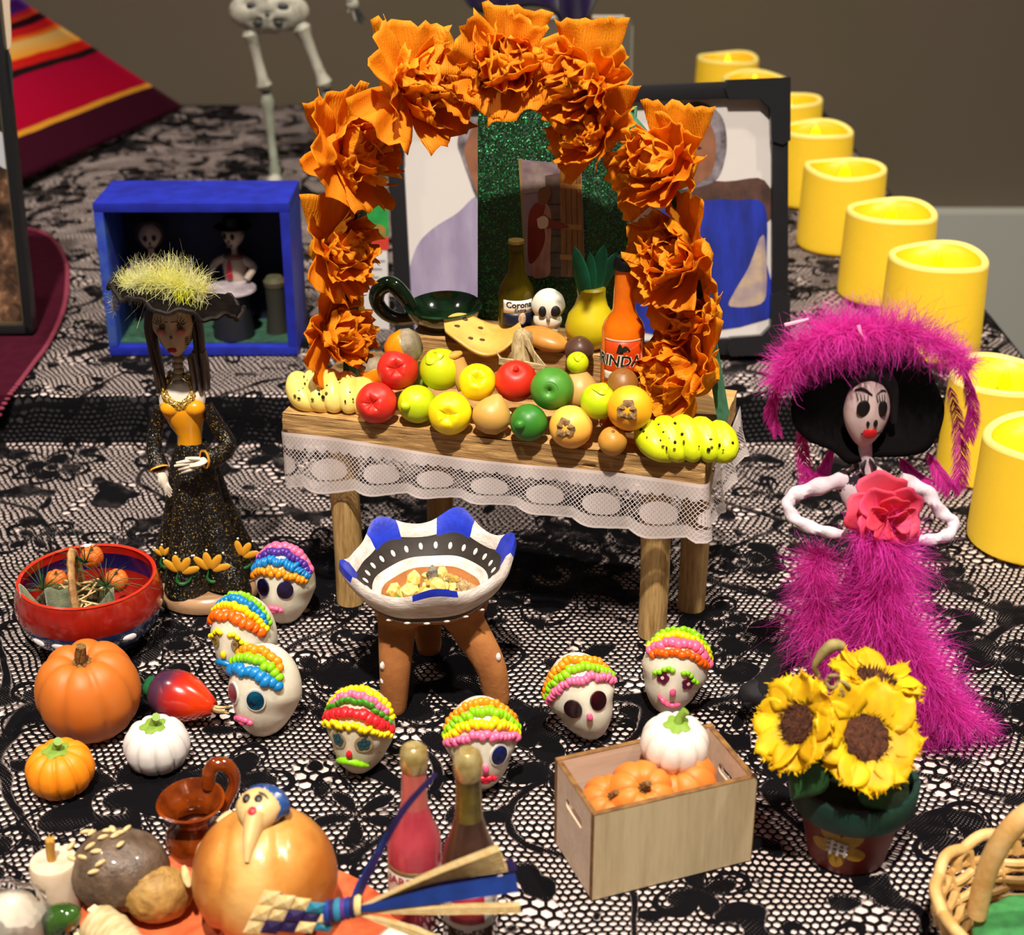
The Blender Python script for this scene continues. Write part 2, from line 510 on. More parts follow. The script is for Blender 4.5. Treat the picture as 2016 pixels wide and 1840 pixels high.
def fuzz(c, c2, transl=0.45):
    t = NT('feather_down'); r = t.noise(t.obj(), 1.6, 2)
    c_ = t.mix(t.step(r, 0.5, 0.2), lin(c), lin(c2))
    b = t.bsdf(Base_Color=c_, Roughness=0.6, Specular_IOR_Level=0.2)
    tl = t.n.new('ShaderNodeBsdfTranslucent'); t.L(c_, tl.inputs[0])
    mx = t.n.new('ShaderNodeMixShader'); mx.inputs[0].default_value = transl
    t.L(b.outputs[0], mx.inputs[1]); t.L(tl.outputs[0], mx.inputs[2])
    return t.done(mx.outputs[0])

WHITE = mat('efe9df', 0.5)
BLACK = mat('0b0a0b', 0.45)
# ================================================================== the setting
TIER_Y, TIER_Z, WALL_Y, RIGHT_X = 53.4, 2.0, 104.0, 20.1
wall = struct(mk('wall_back', box(320, 4, 300, (0, WALL_Y + 2.0, 70)), mat('64594c', 0.85, c2='605744', vsc=0.05, bump=0.02, bsc=6)))
trim = struct(mk('trim_1', box(320, 1.6, 75, (0, WALL_Y - 0.85, -42.6), 0.2), mat('a9aaa2', 0.7)))
floor = struct(mk('floor', box(320, 320, 2, (0, 0, -81)), mat('6e665c', 0.7, var=0.2, vsc=0.2)))

def cloth_profile(off):
    pr = [(-30, 0)]
    for k in range(1, 43): pr.append((-30 + (TIER_Y + 29.9) * k / 43, 0))
    pr += [(TIER_Y - 0.05, 0.02), (TIER_Y + 0.0, 0.12), (TIER_Y + 0.08, 1.0), (TIER_Y + 0.12, 1.86), (TIER_Y + 0.2, 1.97), (TIER_Y + 0.4, TIER_Z)]
    for k in range(1, 25): pr.append((TIER_Y + 0.4 + (102.8 - TIER_Y - 0.4) * k / 24, TIER_Z))
    return [(y + (-off if 0.1 < z < 1.9 else 0), z + (off if (z < 0.1 or z > 1.9) else 0)) for y, z in pr]
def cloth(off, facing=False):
    pr = cloth_profile(off); L = [0]
    for a, b in zip(pr, pr[1:]): L.append(L[-1] + math.hypot(b[0] - a[0], b[1] - a[1]))
    xs = [-60 + 80.1 * i / 60 for i in range(61)]
    cols = [(x, 0.0) for x in xs]
    cols[-1] = (RIGHT_X - 0.25, 0.0)
    cols += [(RIGHT_X - 0.07, -0.06), (RIGHT_X, -0.25), (RIGHT_X + 0.1, -4), (RIGHT_X + 0.5, -12)]
    V = []; UV = []; Fc = []
    for (y, z), l in zip(pr, L):
        for i, (x, dz) in enumerate(cols):
            fold = 0.35 * math.sin(y * 0.55) * (-dz / 12) if dz < -1 else 0
            V.append((x + fold + (off if dz < 0 else 0), y, z + dz)); UV.append((x - dz, l))
    w = len(cols)
    for j in range(len(pr) - 1):
        for i in range(w - 1):
            a = j * w + i; Fc.append((a, a + 1, a + w + 1, a + w))
    M_ = [1 if (facing and 44 <= k // (w - 1) <= 46) else 0 for k in range(len(Fc))]  # step's front face takes the dark slot: shade and bunched lace painted in
    return Geo(V, Fc, M_, UV)
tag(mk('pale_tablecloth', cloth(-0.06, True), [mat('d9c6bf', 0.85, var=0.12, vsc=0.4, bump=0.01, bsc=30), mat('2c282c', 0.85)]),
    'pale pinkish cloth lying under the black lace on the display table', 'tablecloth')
tag(mk('lace_tablecloth', cloth(0.0), black_lace()),
    'black floral lace tablecloth spread over the whole stepped display table', 'tablecloth')
tb = thing('display_table', 'long display table with a low raised step, hidden under the lace cloth', 'table', (0, 0, 0))
WD = mat('4a3a2c', 0.6)
mk('table_top', box(79.5, 132.6, 2.5, (-20.0, 36.4, -1.4)), WD, tb)
mk('step_board', box(79.3, 49.0, 1.98, (-20.0, 78.2, 0.87)), WD, tb)
for x in (-57, 17):
    for y in (-25, 98): mk('leg', box(4, 4, 77.6, (x, y, -41.2), 0.3), WD, tb)

# ================================================================== lit candles
WAX = NT('lit_wax')
_v = WAX.obj(); _z = WAX.sep(_v)[2]
_b = WAX.bsdf(Base_Color=lin('ffd23a'), Roughness=0.45, Subsurface_Weight=0.5, Subsurface_Radius=(0.012, 0.006, 0.001), Subsurface_Scale=1.0,
              Emission_Color=lin('f0b400'), Emission_Strength=0.36)
WAX = WAX.done(_b.outputs[0])
WAXRIM = mat('ffe27a', 0.4, sss=0.4, emit=0.22, name='wax_rim')
WAXIN = mat('f6bc12', 0.4, sss=0.3, emit=0.14, name='wax_inside')
FLAME = mat('fff000', 0.3, emit=1.1, name='led_flame')
def candle(i, x, y, z, label, ang, D=3.95, H=3.75):
    r = D / 2
    t = thing('led_candle', label, 'candle', (x, y, z), ang, 'flameless candles in a row along the right edge')
    wave = lambda a: 0.07 * math.sin(2 * a + 0.4) + 0.04 * math.sin(3 * a)
    def fn(rr, zz, a):
        return (rr, zz + (wave(a) if zz > H * 0.6 else 0))
    body = lathe([(r * 0.94, 0.0), (r * 1.0, 0.10), (r * 1.01, 0.4), (r * 0.985, H * 0.55), (r * 0.965, H - 0.14)], 48, fn)
    mk('wax_body', body, WAX, t)
    rim = lathe([(r * 0.966, H - 0.16), (r * 0.96, H - 0.04), (r * 0.93, H + 0.02), (r * 0.86, H + 0.0), (r * 0.82, H - 0.08)], 48, fn)
    mk('rim', rim, WAXRIM, t)
    dish = lathe([(r * 0.822, H - 0.07), (r * 0.74, H - 0.32), (r * 0.5, H - 0.52), (r * 0.12, H - 0.60), (0.0, H - 0.60)], 48,
                 lambda rr, zz, a: (rr, zz + wave(a) * (rr / r)))
    mk('wax_dish', dish, WAXIN, t)
    mk('base_cap', lathe([(0, -0.0), (r * 0.9, 0.0), (r * 0.945, 0.03)], 32), mat('f4e9b8', 0.5), t)
    fl = lathe([(0.0, H - 0.62), (0.20, H - 0.56), (0.25, H - 0.38), (0.17, H - 0.10), (0.07, H + 0.10), (0.0, H + 0.16)], 14)
    mk('flame', fl, FLAME, t)
for i, (x, y, z, lb) in enumerate([
        (13.4, 99.3, 2, 'yellow flameless candle farthest back, against the wall'),
        (14.2, 93.0, 2, 'yellow flameless candle second from the wall, mostly behind the photo frame corner'),
        (15.2, 87.2, 2, 'yellow flameless candle third from the wall, right of the photo frame'),
        (15.5, 80.0, 2, 'yellow flameless candle fourth from the wall, beside the photo frame'),
        (15.5, 72.2, 2, 'yellow flameless candle fifth from the wall, base showing on the lace'),
        (16.1, 65.0, 2, 'yellow flameless candle sixth from the wall, next to the table corner'),
        (16.5, 58.6, 2, 'yellow flameless candle right behind the magenta feathered hat'),
        (17.3, 51.3, 0, 'yellow flameless candle half hidden behind the feathered hat at the right edge'),
        (17.0, 45.9, 0, 'nearest yellow flameless candle, at the right edge beside the feathered doll')]):
    candle(i, x, y, z, lb, [0.2, 1.0, 2.2, 0.5, 2.6, 0.3, 0.35, 1.4, 0.9][i])

# ================================================================== textiles at the left
A0, B0, C0 = PY(25, -10, 88), P(362, 212, 2.1), P(60, 352, 2.1)
A1, C1 = PY(-260, 130, 84), PY(-330, 520, 66)
def serape(u, v):
    L = C1.lerp(A1, v); Rr = B0.lerp(A0, v)
    q = L.lerp(Rr, u ** 0.9)
    bulge = math.sin(PI * min(1, v * 1.0)) * 1.1 * (1 - u) + 0.25 * math.sin(u * 9 + v * 3) * v
    return q + Vector((0, -0.4, 1)) * max(bulge, 0) * 0.6
t = NT('serape'); vv = t.sep(t.uv())[1]
f = t.math('ADD', vv, t.math('MULTIPLY', t.math('SUBTRACT', t.noise(t.uv(), 8, 2), 0.5), 0.02))
c_ = t.ramp(f, [(0, lin('36061a')), (0.215, lin('36061a')), (0.222, lin('d9952c')), (0.245, lin('d9952c')), (0.252, lin('a80028')), (0.54, lin('a00430')),
                (0.547, lin('1c0d12')), (0.58, lin('1c0d12')), (0.59, lin('c41a16')), (0.64, lin('c41a16')), (0.65, lin('e8952a')), (0.74, lin('d8b46a')), (0.76, lin('e07a20')),
                (0.79, lin('c41a1a')), (0.83, lin('c01828')), (0.835, lin('280a18')), (0.87, lin('280a18')), (0.875, lin('d04018')), (0.91, lin('b81838')), (0.92, lin('50208a')), (1, lin('502070'))])
wv = t.noise(t.vec('MULTIPLY', t.uv(), (300, 60, 1)), 1.0, 2)
b = t.bsdf(Base_Color=c_, Roughness=0.9, Normal=t.bump(wv, 0.4, 0.03), Specular_IOR_Level=0.1)
tag(mk('striped_serape', grid(serape, 30, 30), t.done(b.outputs[0]), solid=0.15),
    'bright striped woven serape draped behind the black photo frame', 'textile')

MAROON = mat('400c1e', 0.9, var=0.25, vsc=2, bump=0.01, bsc=30, spec=0.1)
rt = thing('maroon_runner', 'maroon table runner with a pink scalloped edge under the left photo frame', 'textile', (0, 0, 0))
edge = [P(x, y, 2.12) for x, y in ((50, 448), (85, 458), (112, 480), (131, 520), (132, 560), (127, 600), (113, 640), (92, 680), (68, 712), (40, 750), (20, 775))]
edge = cr(edge, 4)
top = [e for e in edge] + [P(-140, 775, 2.12), P(-140, 448, 2.12)]
n = len(top)
g = Geo([tuple(p) for p in top] + [(p.x, p.y, 2.02) for p in top], [tuple(reversed(range(n))), tuple(range(n, 2 * n))] +
        [(i, (i + 1) % n, (i + 1) % n + n, i + n) for i in range(n)])
e0 = edge[-1]
flap = [(e0.x, 53.28, 2.12), (-30, 53.28, 2.12), (-30, 53.15, 0.4), (e0.x - 0.55, 53.15, 1.2), (e0.x - 0.3, 53.2, 1.7)]
g2 = Geo([p for p in flap] + [(x, y + 0.1, z) for x, y, z in flap] + [(e0.x, e0.y, 2.12), (-30, e0.y, 2.12)],
         [(0, 1, 2, 3, 4), (9, 8, 7, 6, 5), (0, 10, 11, 1), (3, 2, 7, 8), (4, 3, 8, 9)])
mk('runner_cloth', g + g2, MAROON, rt, smooth=False)
beads = []
pts = edge + [Vector((e0.x - 0.3, 53.15, 1.65)), Vector((e0.x - 0.55, 53.12, 1.15))]
acc = 0
for a, b in zip(pts, pts[1:]):
    L = (b - a).length; k = max(1, round(L / 0.24))
    for j in range(k):
        q = a.lerp(b, j / k); beads.append(ball(0.12, 0.12, 0.07, 8, 5, c=tuple(q)))
mk('scalloped_edge', gsum(beads), mat('74243a', 0.8), rt)

# ================================================================== framed pictures
class Plane:                         # an upright board: local x right, z up, front face at y=0 towards the viewer
    def __init__(s, loc, rz=0.0, tilt=0.0, roll=0.0):
        s.M = Matrix.Translation(loc) @ Matrix.Rotation(rz, 4, 'Z') @ Matrix.Rotation(-tilt, 4, 'X') @ Matrix.Rotation(roll, 4, 'Y')
        s.I = s.M.inverted(); s.rot = s.M.to_euler(); s.loc = loc
    def at(s, px, py):
        d = s.I.to_3x3() @ ray(px, py); o = s.I @ CAM
        k = -o.y / d.y; q = o + d * k; return (q.x, q.z)
    def poly(s, pts): return [s.at(*p) for p in pts]
def sm(pts, n=4): return [(p[0], p[1]) for p in cr([(a, b, 0) for a, b in pts] + [(pts[0][0], pts[0][1], 0)], n)][:-1]
def patch(pl, par, name, pts, m, y=-0.01, smoothed=True, t=0.008):
    q = pl.poly(pts)
    if smoothed: q = sm(q, 4)
    return mk(name, prism(q, t, y), m, par, smooth=False)

FRAMEBLK = mat('17171a', 0.38, bump=0.003, bsc=20)
pl = Plane((-24.2, 59.4, 2.15), 0.0, math.radians(9), math.radians(-1.0))
fr = thing('framed_snapshot', 'thin black picture frame with a dim outdoor snapshot, cut by the left edge', 'picture frame', pl.loc, rot=pl.rot)
W, H, bw = 10.0, 16.0, 0.34
for nm, sx, sz, cx, cz in (('side_bar', bw, H, W / 2 - bw / 2, H / 2), ('side_bar', bw, H, -W / 2 + bw / 2, H / 2),
                           ('bottom_bar', W, bw, 0, bw / 2), ('top_bar', W, bw, 0, H - bw / 2)):
    mk(nm, box(sx, 0.7, sz, (cx, 0.35, cz), 0.04), FRAMEBLK, fr)
mk('inner_rim', box(0.09, 0.3, H - 2 * bw, (W / 2 - bw - 0.045, 0.3, H / 2)), mat('6e6046', 0.35, metal=0.6), fr)
mk('inner_rim', box(W - 2 * bw, 0.3, 0.09, (0, 0.3, bw + 0.045)), mat('6e6046', 0.35, metal=0.6), fr)
mk('backing', box(W - 0.2, 0.1, H - 0.2, (0, 0.6, H / 2)), mat('2c241c', 0.7), fr)
t = NT('snapshot'); v = t.obj((1, 1, 1)); n1 = t.noise(v, 0.9, 6, 0.65)
c_ = t.ramp(n1, [(0.36, lin('0e0a08')), (0.5, lin('3a2a20')), (0.6, lin('6a4c38')), (0.7, lin('a8805e'))])
b = t.bsdf(Base_Color=c_, Roughness=0.35)
mk('photo_print', box(W - 0.5, 0.04, H - 0.5, (0, 0.5, H / 2)), t.done(b.outputs[0]), fr)
patch(pl, fr, 'dark_jacket_print', [(0, 95), (12, 105), (18, 140), (18, 200), (10, 240), (-40, 250), (-40, 95)], mat('1e2a2c', 0.5), 0.46)
patch(pl, fr, 'white_sleeve_print', [(-30, 255), (0, 265), (28, 305), (4, 335), (-30, 300)], mat('b4b8c0', 0.5), 0.46)
patch(pl, fr, 'pale_sky_print', [(-40, -80), (8, -80), (12, 10), (14, 90), (-6, 92), (-40, 60)], mat('c8b49a', 0.5), 0.465)

# big black frame with corner guards behind the arch
pl = Plane((3.05, 57.0, 2.06), 0.0, math.radians(12), math.radians(-2.2))
fr = thing('photo_frame', 'black photo frame with chunky corner guards holding a family portrait', 'photo frame', pl.loc, rot=pl.rot)
BL, BR, TR, TL = (pl.at(783, 690), pl.at(1552, 668), pl.at(1535, 156), pl.at(766, 204))
x0, x1, z0, z1 = BL[0], BR[0], min(BL[1], BR[1]), TR[1]
z0 = 0.0
bw = 0.62
for nm, sx, sz, cx, cz in (('side_bar', bw, z1 - z0, x0 + bw / 2, (z0 + z1) / 2), ('side_bar', bw, z1 - z0, x1 - bw / 2, (z0 + z1) / 2),
                           ('bottom_bar', x1 - x0, bw, (x0 + x1) / 2, z0 + bw / 2), ('top_bar', x1 - x0, bw, (x0 + x1) / 2, z1 - bw / 2)):
    mk(nm, box(sx, 0.8, sz, (cx, 0.4, cz), 0.06), FRAMEBLK, fr)
for sx_, cx in ((1, x0), (-1, x1)):
    for sz_, cz in ((1, z0), (-1, z1)):
        poly = [(0, 0), (2.3, 0), (2.45, 0.3), (2.3, 0.72), (1.1, 0.76), (0.76, 1.1), (0.72, 2.3), (0.3, 2.45), (0, 2.3)]
        mk('corner_guard', prism([(cx - 0.06 * sx_ + sx_ * a, cz - 0.06 * sz_ + sz_ * b_) for a, b_ in poly], 1.0, -0.1), mat('1d1d20', 0.3), fr, smooth=False)
mk('backing', box(x1 - x0 - 0.2, 0.1, z1 - z0 - 0.2, ((x0 + x1) / 2, 0.7, (z0 + z1) / 2)), mat('2a2622', 0.8), fr)
mk('photo_print', box(x1 - x0 - 0.8, 0.03, z1 - z0 - 0.8, ((x0 + x1) / 2, 0.35, (z0 + z1) / 2)), mat('cbc5c1', 0.35), fr)
SKIN = mat('8a5a40', 0.5, c2='6e4430', vsc=1.2); HAIR = mat('4a4044', 0.5, c2='8a8288', vsc=2.0)
LAV = mat('9a90a8', 0.5, c2='857a94', vsc=0.8, stretch=(2.2, 1, 0.6)); BLU = mat('1c2f9e', 0.5, c2='14206a', vsc=0.9, stretch=(2, 1, 0.5))
def pp(name, pts, m, y): patch(pl, fr, name, pts, m, y, True, 0.006)
pp('shirt_print', [(795, 660), (800, 560), (818, 490), (850, 452), (900, 420), (940, 385), (1010, 370), (1100, 420), (1110, 660)], LAV, 0.325)
pp('head_print', [(960, 200), (925, 222), (906, 255), (900, 285), (908, 310), (922, 350), (945, 400), (1000, 420), (1050, 330), (1040, 210)], HAIR, 0.32)
pp('face_print', [(965, 220), (935, 245), (916, 285), (914, 305), (928, 350), (948, 395), (1000, 410), (1036, 330), (1030, 230)], SKIN, 0.315)
pp('brown_hair_print', [(1240, 380), (1330, 352), (1430, 358), (1508, 356), (1512, 440), (1240, 450)], mat('3c2a24', 0.5, c2='5a3c30', vsc=1.5), 0.325)
pp('woman_head_print', [(1330, 210), (1380, 200), (1420, 225), (1433, 270), (1428, 320), (1405, 360), (1330, 370), (1300, 300)], HAIR, 0.32)
pp('woman_face_print', [(1330, 230), (1375, 222), (1404, 250), (1412, 300), (1395, 350), (1330, 365), (1310, 300)], SKIN, 0.315)
pp('blue_dress_print', [(1235, 470), (1290, 420), (1400, 395), (1450, 395), (1508, 405), (1512, 520), (1514, 630), (1235, 650)], BLU, 0.31)
pp('gold_sash_print', [(1498, 470), (1508, 470), (1512, 560), (1500, 600), (1440, 605), (1446, 580), (1475, 530)], mat('8a7a86', 0.5, c2='b09a80', vsc=1.5), 0.305)

for cx, cy, sc_ in ((972, 300, 1.2), (1362, 292, 1.0)):
    for dx in (-16, 16): pp('eye_print', [(cx + dx * sc_ - 6, cy), (cx + dx * sc_, cy - 3), (cx + dx * sc_ + 6, cy), (cx + dx * sc_, cy + 3)], mat('2a1a14', 0.5), 0.308)
    pp('nose_print', [(cx - 5, cy + 24 * sc_), (cx, cy + 8), (cx + 5, cy + 24 * sc_)], mat('6a3e2a', 0.5), 0.309)
    pp('mouth_print', [(cx - 14, cy + 38 * sc_), (cx, cy + 35 * sc_), (cx + 14, cy + 38 * sc_), (cx, cy + 43 * sc_)], mat('6e2c26', 0.5), 0.308)

# standing card between the arch and the frame
pl = Plane((-5.0, 60.6, 2.05), 0.05, math.radians(8))
cd = thing('booklet', 'thin booklet with a green and red cover standing behind the left flower column', 'booklet', pl.loc, rot=pl.rot)
a = pl.at(640, 390); b = pl.at(766, 612)
mk('cover_sheet', box(b[0] - a[0], 0.25, a[1] - b[1] + 1.0, ((a[0] + b[0]) / 2, 0.14, (a[1] + b[1]) / 2 - 0.5), 0.02), mat('d8d4d0', 0.5), cd)
patch(pl, cd, 'green_print', [(642, 392), (764, 392), (765, 466), (645, 466)], mat('1e7a3c', 0.5, c2='2a9a40', vsc=2), -0.005, False)
patch(pl, cd, 'red_print', [(645, 466), (765, 466), (765, 492), (645, 492)], mat('c0392a', 0.5), -0.005, False)
patch(pl, cd, 'orange_print', [(700, 438), (748, 442), (760, 456), (752, 466), (700, 466)], mat('b06a30', 0.5, c2='2a7a38', vsc=3), -0.012)
for k in range(6):
    y = 512 + 16 * k
    patch(pl, cd, 'text_line_print', [(728, y), (758 - (k % 3) * 6, y), (758 - (k % 3) * 6, y + 3), (728, y + 3)], mat('8a8688', 0.6), -0.005, False)

# ================================================================== skeleton figure standing at the back
BONE = mat('b4b2a2', 0.5, c2='6e6a60', vsc=1.5, bump=0.01, bsc=6, thr=(0.5, 0.75))
JOINT = mat('3a3a3c', 0.5)
SY = 83.0
sk = thing('toy_skeleton', 'jointed white toy skeleton standing against the back wall', 'skeleton', (0, 0, 0))
def S(px, py, dy=0): return PY(px, py, SY + dy)
def bone(a, b, r, m=BONE):
    a, b = Vector(a), Vector(b)
    return tube([a, a.lerp(b, .08), a.lerp(b, .2), a.lerp(b, .5), a.lerp(b, .8), a.lerp(b, .93), b], [r * .9, r * 1.35, r * .95, r * .75, r * .8, r * 1.2, r * .8], 10)
pc = S(530, 22)
def pelv(d):
    s = 1.0
    for dx, dz in ((-0.55, 0.35), (0.5, 0.3), (-0.3, -0.35), (0.32, -0.4), (0.0, 0.0)):
        s -= 0.30 * math.exp(-((d.x - dx) ** 2 + (d.z - dz) ** 2) / 0.02) * (d.y < 0)
    s += 0.18 * abs(d.x) ** 3
    return s
mk('pelvis', ball(1.75, 0.8, 1.15, 40, 30, pelv, pc), BONE, sk)
for dx, dz, rr in ((-0.75, 0.35, .32), (0.75, 0.3, .36), (-0.5, -0.5, .3), (0.5, -0.5, .26), (0.0, -0.1, .17)):
    mk('pelvis_hole', ball(rr, 0.12, rr * 0.6, 14, 8, c=(pc.x + dx, pc.y - 0.66 + 0.12 * abs(dx), pc.z + dz)), JOINT, sk)
mk('spine', gsum([ball(0.42, 0.4, 0.28, 12, 8, c=(pc.x + 0.1, pc.y + 0.2, pc.z + 1.0 + 0.5 * k)) for k in range(9)]), BONE, sk)
for k in range(4):
    zc = pc.z + 3.2 + 0.62 * k
    ring = [(pc.x + 0.1 + 1.7 * math.cos(a), pc.y + 0.1 + 1.05 * math.sin(a), zc - 0.35 * math.sin(a)) for a in [2 * PI * i / 20 for i in range(20)]]
    mk('rib', tube(ring, 0.15, 6, closed=True), BONE, sk)
for hip, knee, ank in (((492, 58), (522, 176), (541, 322)), ((590, 46), (642, 172), (664, 322))):
    mk('thigh_bone', bone(S(*hip), S(*knee), 0.36), BONE, sk)
    mk('knee_joint', ball(0.22, 0.2, 0.24, 10, 8, c=tuple(S(knee[0] + 2, knee[1] + 4))), JOINT, sk)
    foot = S(*ank); foot = Vector((foot.x, foot.y, 2.45))
    mk('shin_bone', bone(S(knee[0] + 3, knee[1] + 10), foot, 0.28), mat('a6ac9a', 0.5, c2='8a9080', vsc=1), sk)
    mk('foot', ball(0.4, 0.9, 0.34, 14, 8, c=(foot.x, foot.y - 0.5, 2.34)), BONE, sk)
hd = S(700, 18)
mk('forearm_bone', bone(S(672, -60), S(692, 2), 0.22), BONE, sk)
mk('palm', ball(0.32, 0.2, 0.34, 10, 8, c=tuple(S(694, 8))), BONE, sk)
for k, (qx, qy, ln) in enumerate(((684, 12, .9), (698, 22, 1.3), (706, 24, 1.5), (712, 26, 1.5), (717, 22, 1.2))):
    a = S(690 + 2 * k, 10); e = S(qx + 2, qy + 14 * ln)
    mk('finger', tube([a, a.lerp(e, .5), e], [0.10, 0.085, 0.05], 6), JOINT if k > 1 else BONE, sk)

# ================================================================== purple cloth and acrylic stand at the top
DY = 78
pts_low = [(900, -30), (925, 8), (960, 26), (1000, 20), (1050, 6), (1085, 14), (1105, 42), (1132, 66), (1150, 38), (1168, 8), (1190, -30)]
lowc = cr([(a, b, 0) for a, b in pts_low], 5)
def drape(u, v):
    k = min(int(u * (len(lowc) - 1)), len(lowc) - 1); q = lowc[k]
    py = q.y + (-190 - q.y) * v
    p = PY(q.x + (1040 - q.x) * v * 0.15, py, DY)
    return p + Vector((0, -0.5 * math.sin(u * 17) * (1 - 0.4 * v) - 0.7 * math.sin(u * PI), 0))
pr = thing('purple_drape', 'dark purple satin cloth hanging in points above the flower arch', 'cloth', (0, 0, 0))
mk('satin_cloth', grid(drape, 50, 10), mat('25104e', 0.35, c2='140830', vsc=0.4, sheen=0.3), pr, solid=0.12)
mk('orange_lining', tube(cr([PY(1120, -120, DY + .9), PY(1150, -20, DY + .9), PY(1158, 40, DY + .9), PY(1140, 78, DY + .9)], 5), [0.5, 0.55, 0.45, 0.15], 10, 0.4), mat('8a5a28', 0.6), pr)
ac = thing('acrylic_stand', 'clear acrylic sign stand with rounded corner behind the arch top', 'sign stand', (0, 0, 0))
pl = Plane((5.0, 88.0, 2.05), 0, math.radians(4))
a, b_ = pl.at(1000, 32), pl.at(1240, 300)
def rrect(x0, x1, z0, z1, r, n=5):
    out = []
    for cx, cz, s in ((x1 - r, z1 - r, 0), (x0 + r, z1 - r, 1), (x0 + r, z0 + r, 2), (x1 - r, z0 + r, 3)):
        for k in range(n + 1):
            an = PI / 2 * (s + k / n); out.append((cx + r * math.cos(an), cz + r * math.sin(an)))
    return out
ac.location = pl.loc; ac.rotation_euler = pl.rot
ACR = mat('e8eeea', 0.08, trans=0.95, ior=1.2, name='clear_acrylic')
mk('pane', prism(rrect(a[0], b_[0], 0.0, a[1], 0.5), 0.25), ACR, ac)
mk('edge_highlight', tube([(a[0] + 0.5, -0.02, a[1] - 0.06), (b_[0] - 0.5, -0.02, a[1] - 0.06)], 0.11, 6), mat('c8c4b6', 0.2), ac)  # opaque pale strips on two edges stand in for the pane's highlight
mk('edge_highlight', tube([(b_[0] - 0.05, -0.02, a[1] - 0.5), (b_[0] - 0.05, -0.02, 0.3)], 0.05, 6), mat('9a968a', 0.2), ac)
mk('dark_insert', prism(sm([(a[0] + 3.6, a[1] - 3.4), (b_[0] - 0.7, a[1] - 3.2), (b_[0] - 0.6, a[1] - 1.6), (b_[0] - 1.5, a[1] - 0.9), (b_[0] - 2.4, a[1] - 1.7)]), 0.05, 0.27), mat('2a2820', 0.6), ac)
mk('foot', box(b_[0] - a[0], 3.0, 0.25, ((a[0] + b_[0]) / 2, 1.2, 0.12), 0.05), ACR, ac)

# ================================================================== blue shadow box with two figures
BLUE = mat('1a2aa8', 0.55, c2='16208c', vsc=1.6, bump=0.012, bsc=7)
bx = thing('shadow_box', 'blue painted wooden shadow box open to the front, left of the flower arch', 'box', (-12.05, 57.6, 2.0))
W, H, D, w = 7.35, 6.1, 3.3, 0.36
mk('top_board', box(W, D, w, (0, D / 2, H - w / 2), 0.05), BLUE, bx)
mk('bottom_board', box(W, D, w, (0, D / 2, w / 2), 0.05), BLUE, bx)
for s in (-1, 1): mk('side_board', box(w, D, H - 2 * w, (s * (W / 2 - w / 2), D / 2, H / 2), 0.04), mat('2038b0', 0.6, c2='3a5aa0', vsc=1.5, bump=0.01, bsc=7) if s < 0 else BLUE, bx)
mk('back_board', box(W - 0.05, 0.2, H - 0.05, (0, D - 0.1, H / 2)), mat('101440', 0.7, c2='0c0e2a', vsc=1), bx)
mk('green_floor', box(W - 2 * w, D - 0.6, 0.06, (0, D / 2 + 0.1, w + 0.03)), mat('2e5a44', 0.8, c2='203c30', vsc=3), bx)
tl = thing('toy_table', 'tiny round dark table with a white top inside the blue box', 'table', (-11.0, 58.75, 2.42))
mk('table_top', lathe([(0, 1.85), (0.95, 1.85), (1.0, 1.9), (0.98, 1.97), (0, 1.98)], 24), mat('c8bcc0', 0.25, c2='8a8088', vsc=1.4), tl)
mk('table_post', lathe([(0, 0), (0.8, 0), (0.82, 0.1), (0.72, 1.3), (0.8, 1.85), (0, 1.86)], 20), mat('1e2024', 0.6), tl)
SKB = mat('b8a894', 0.6)
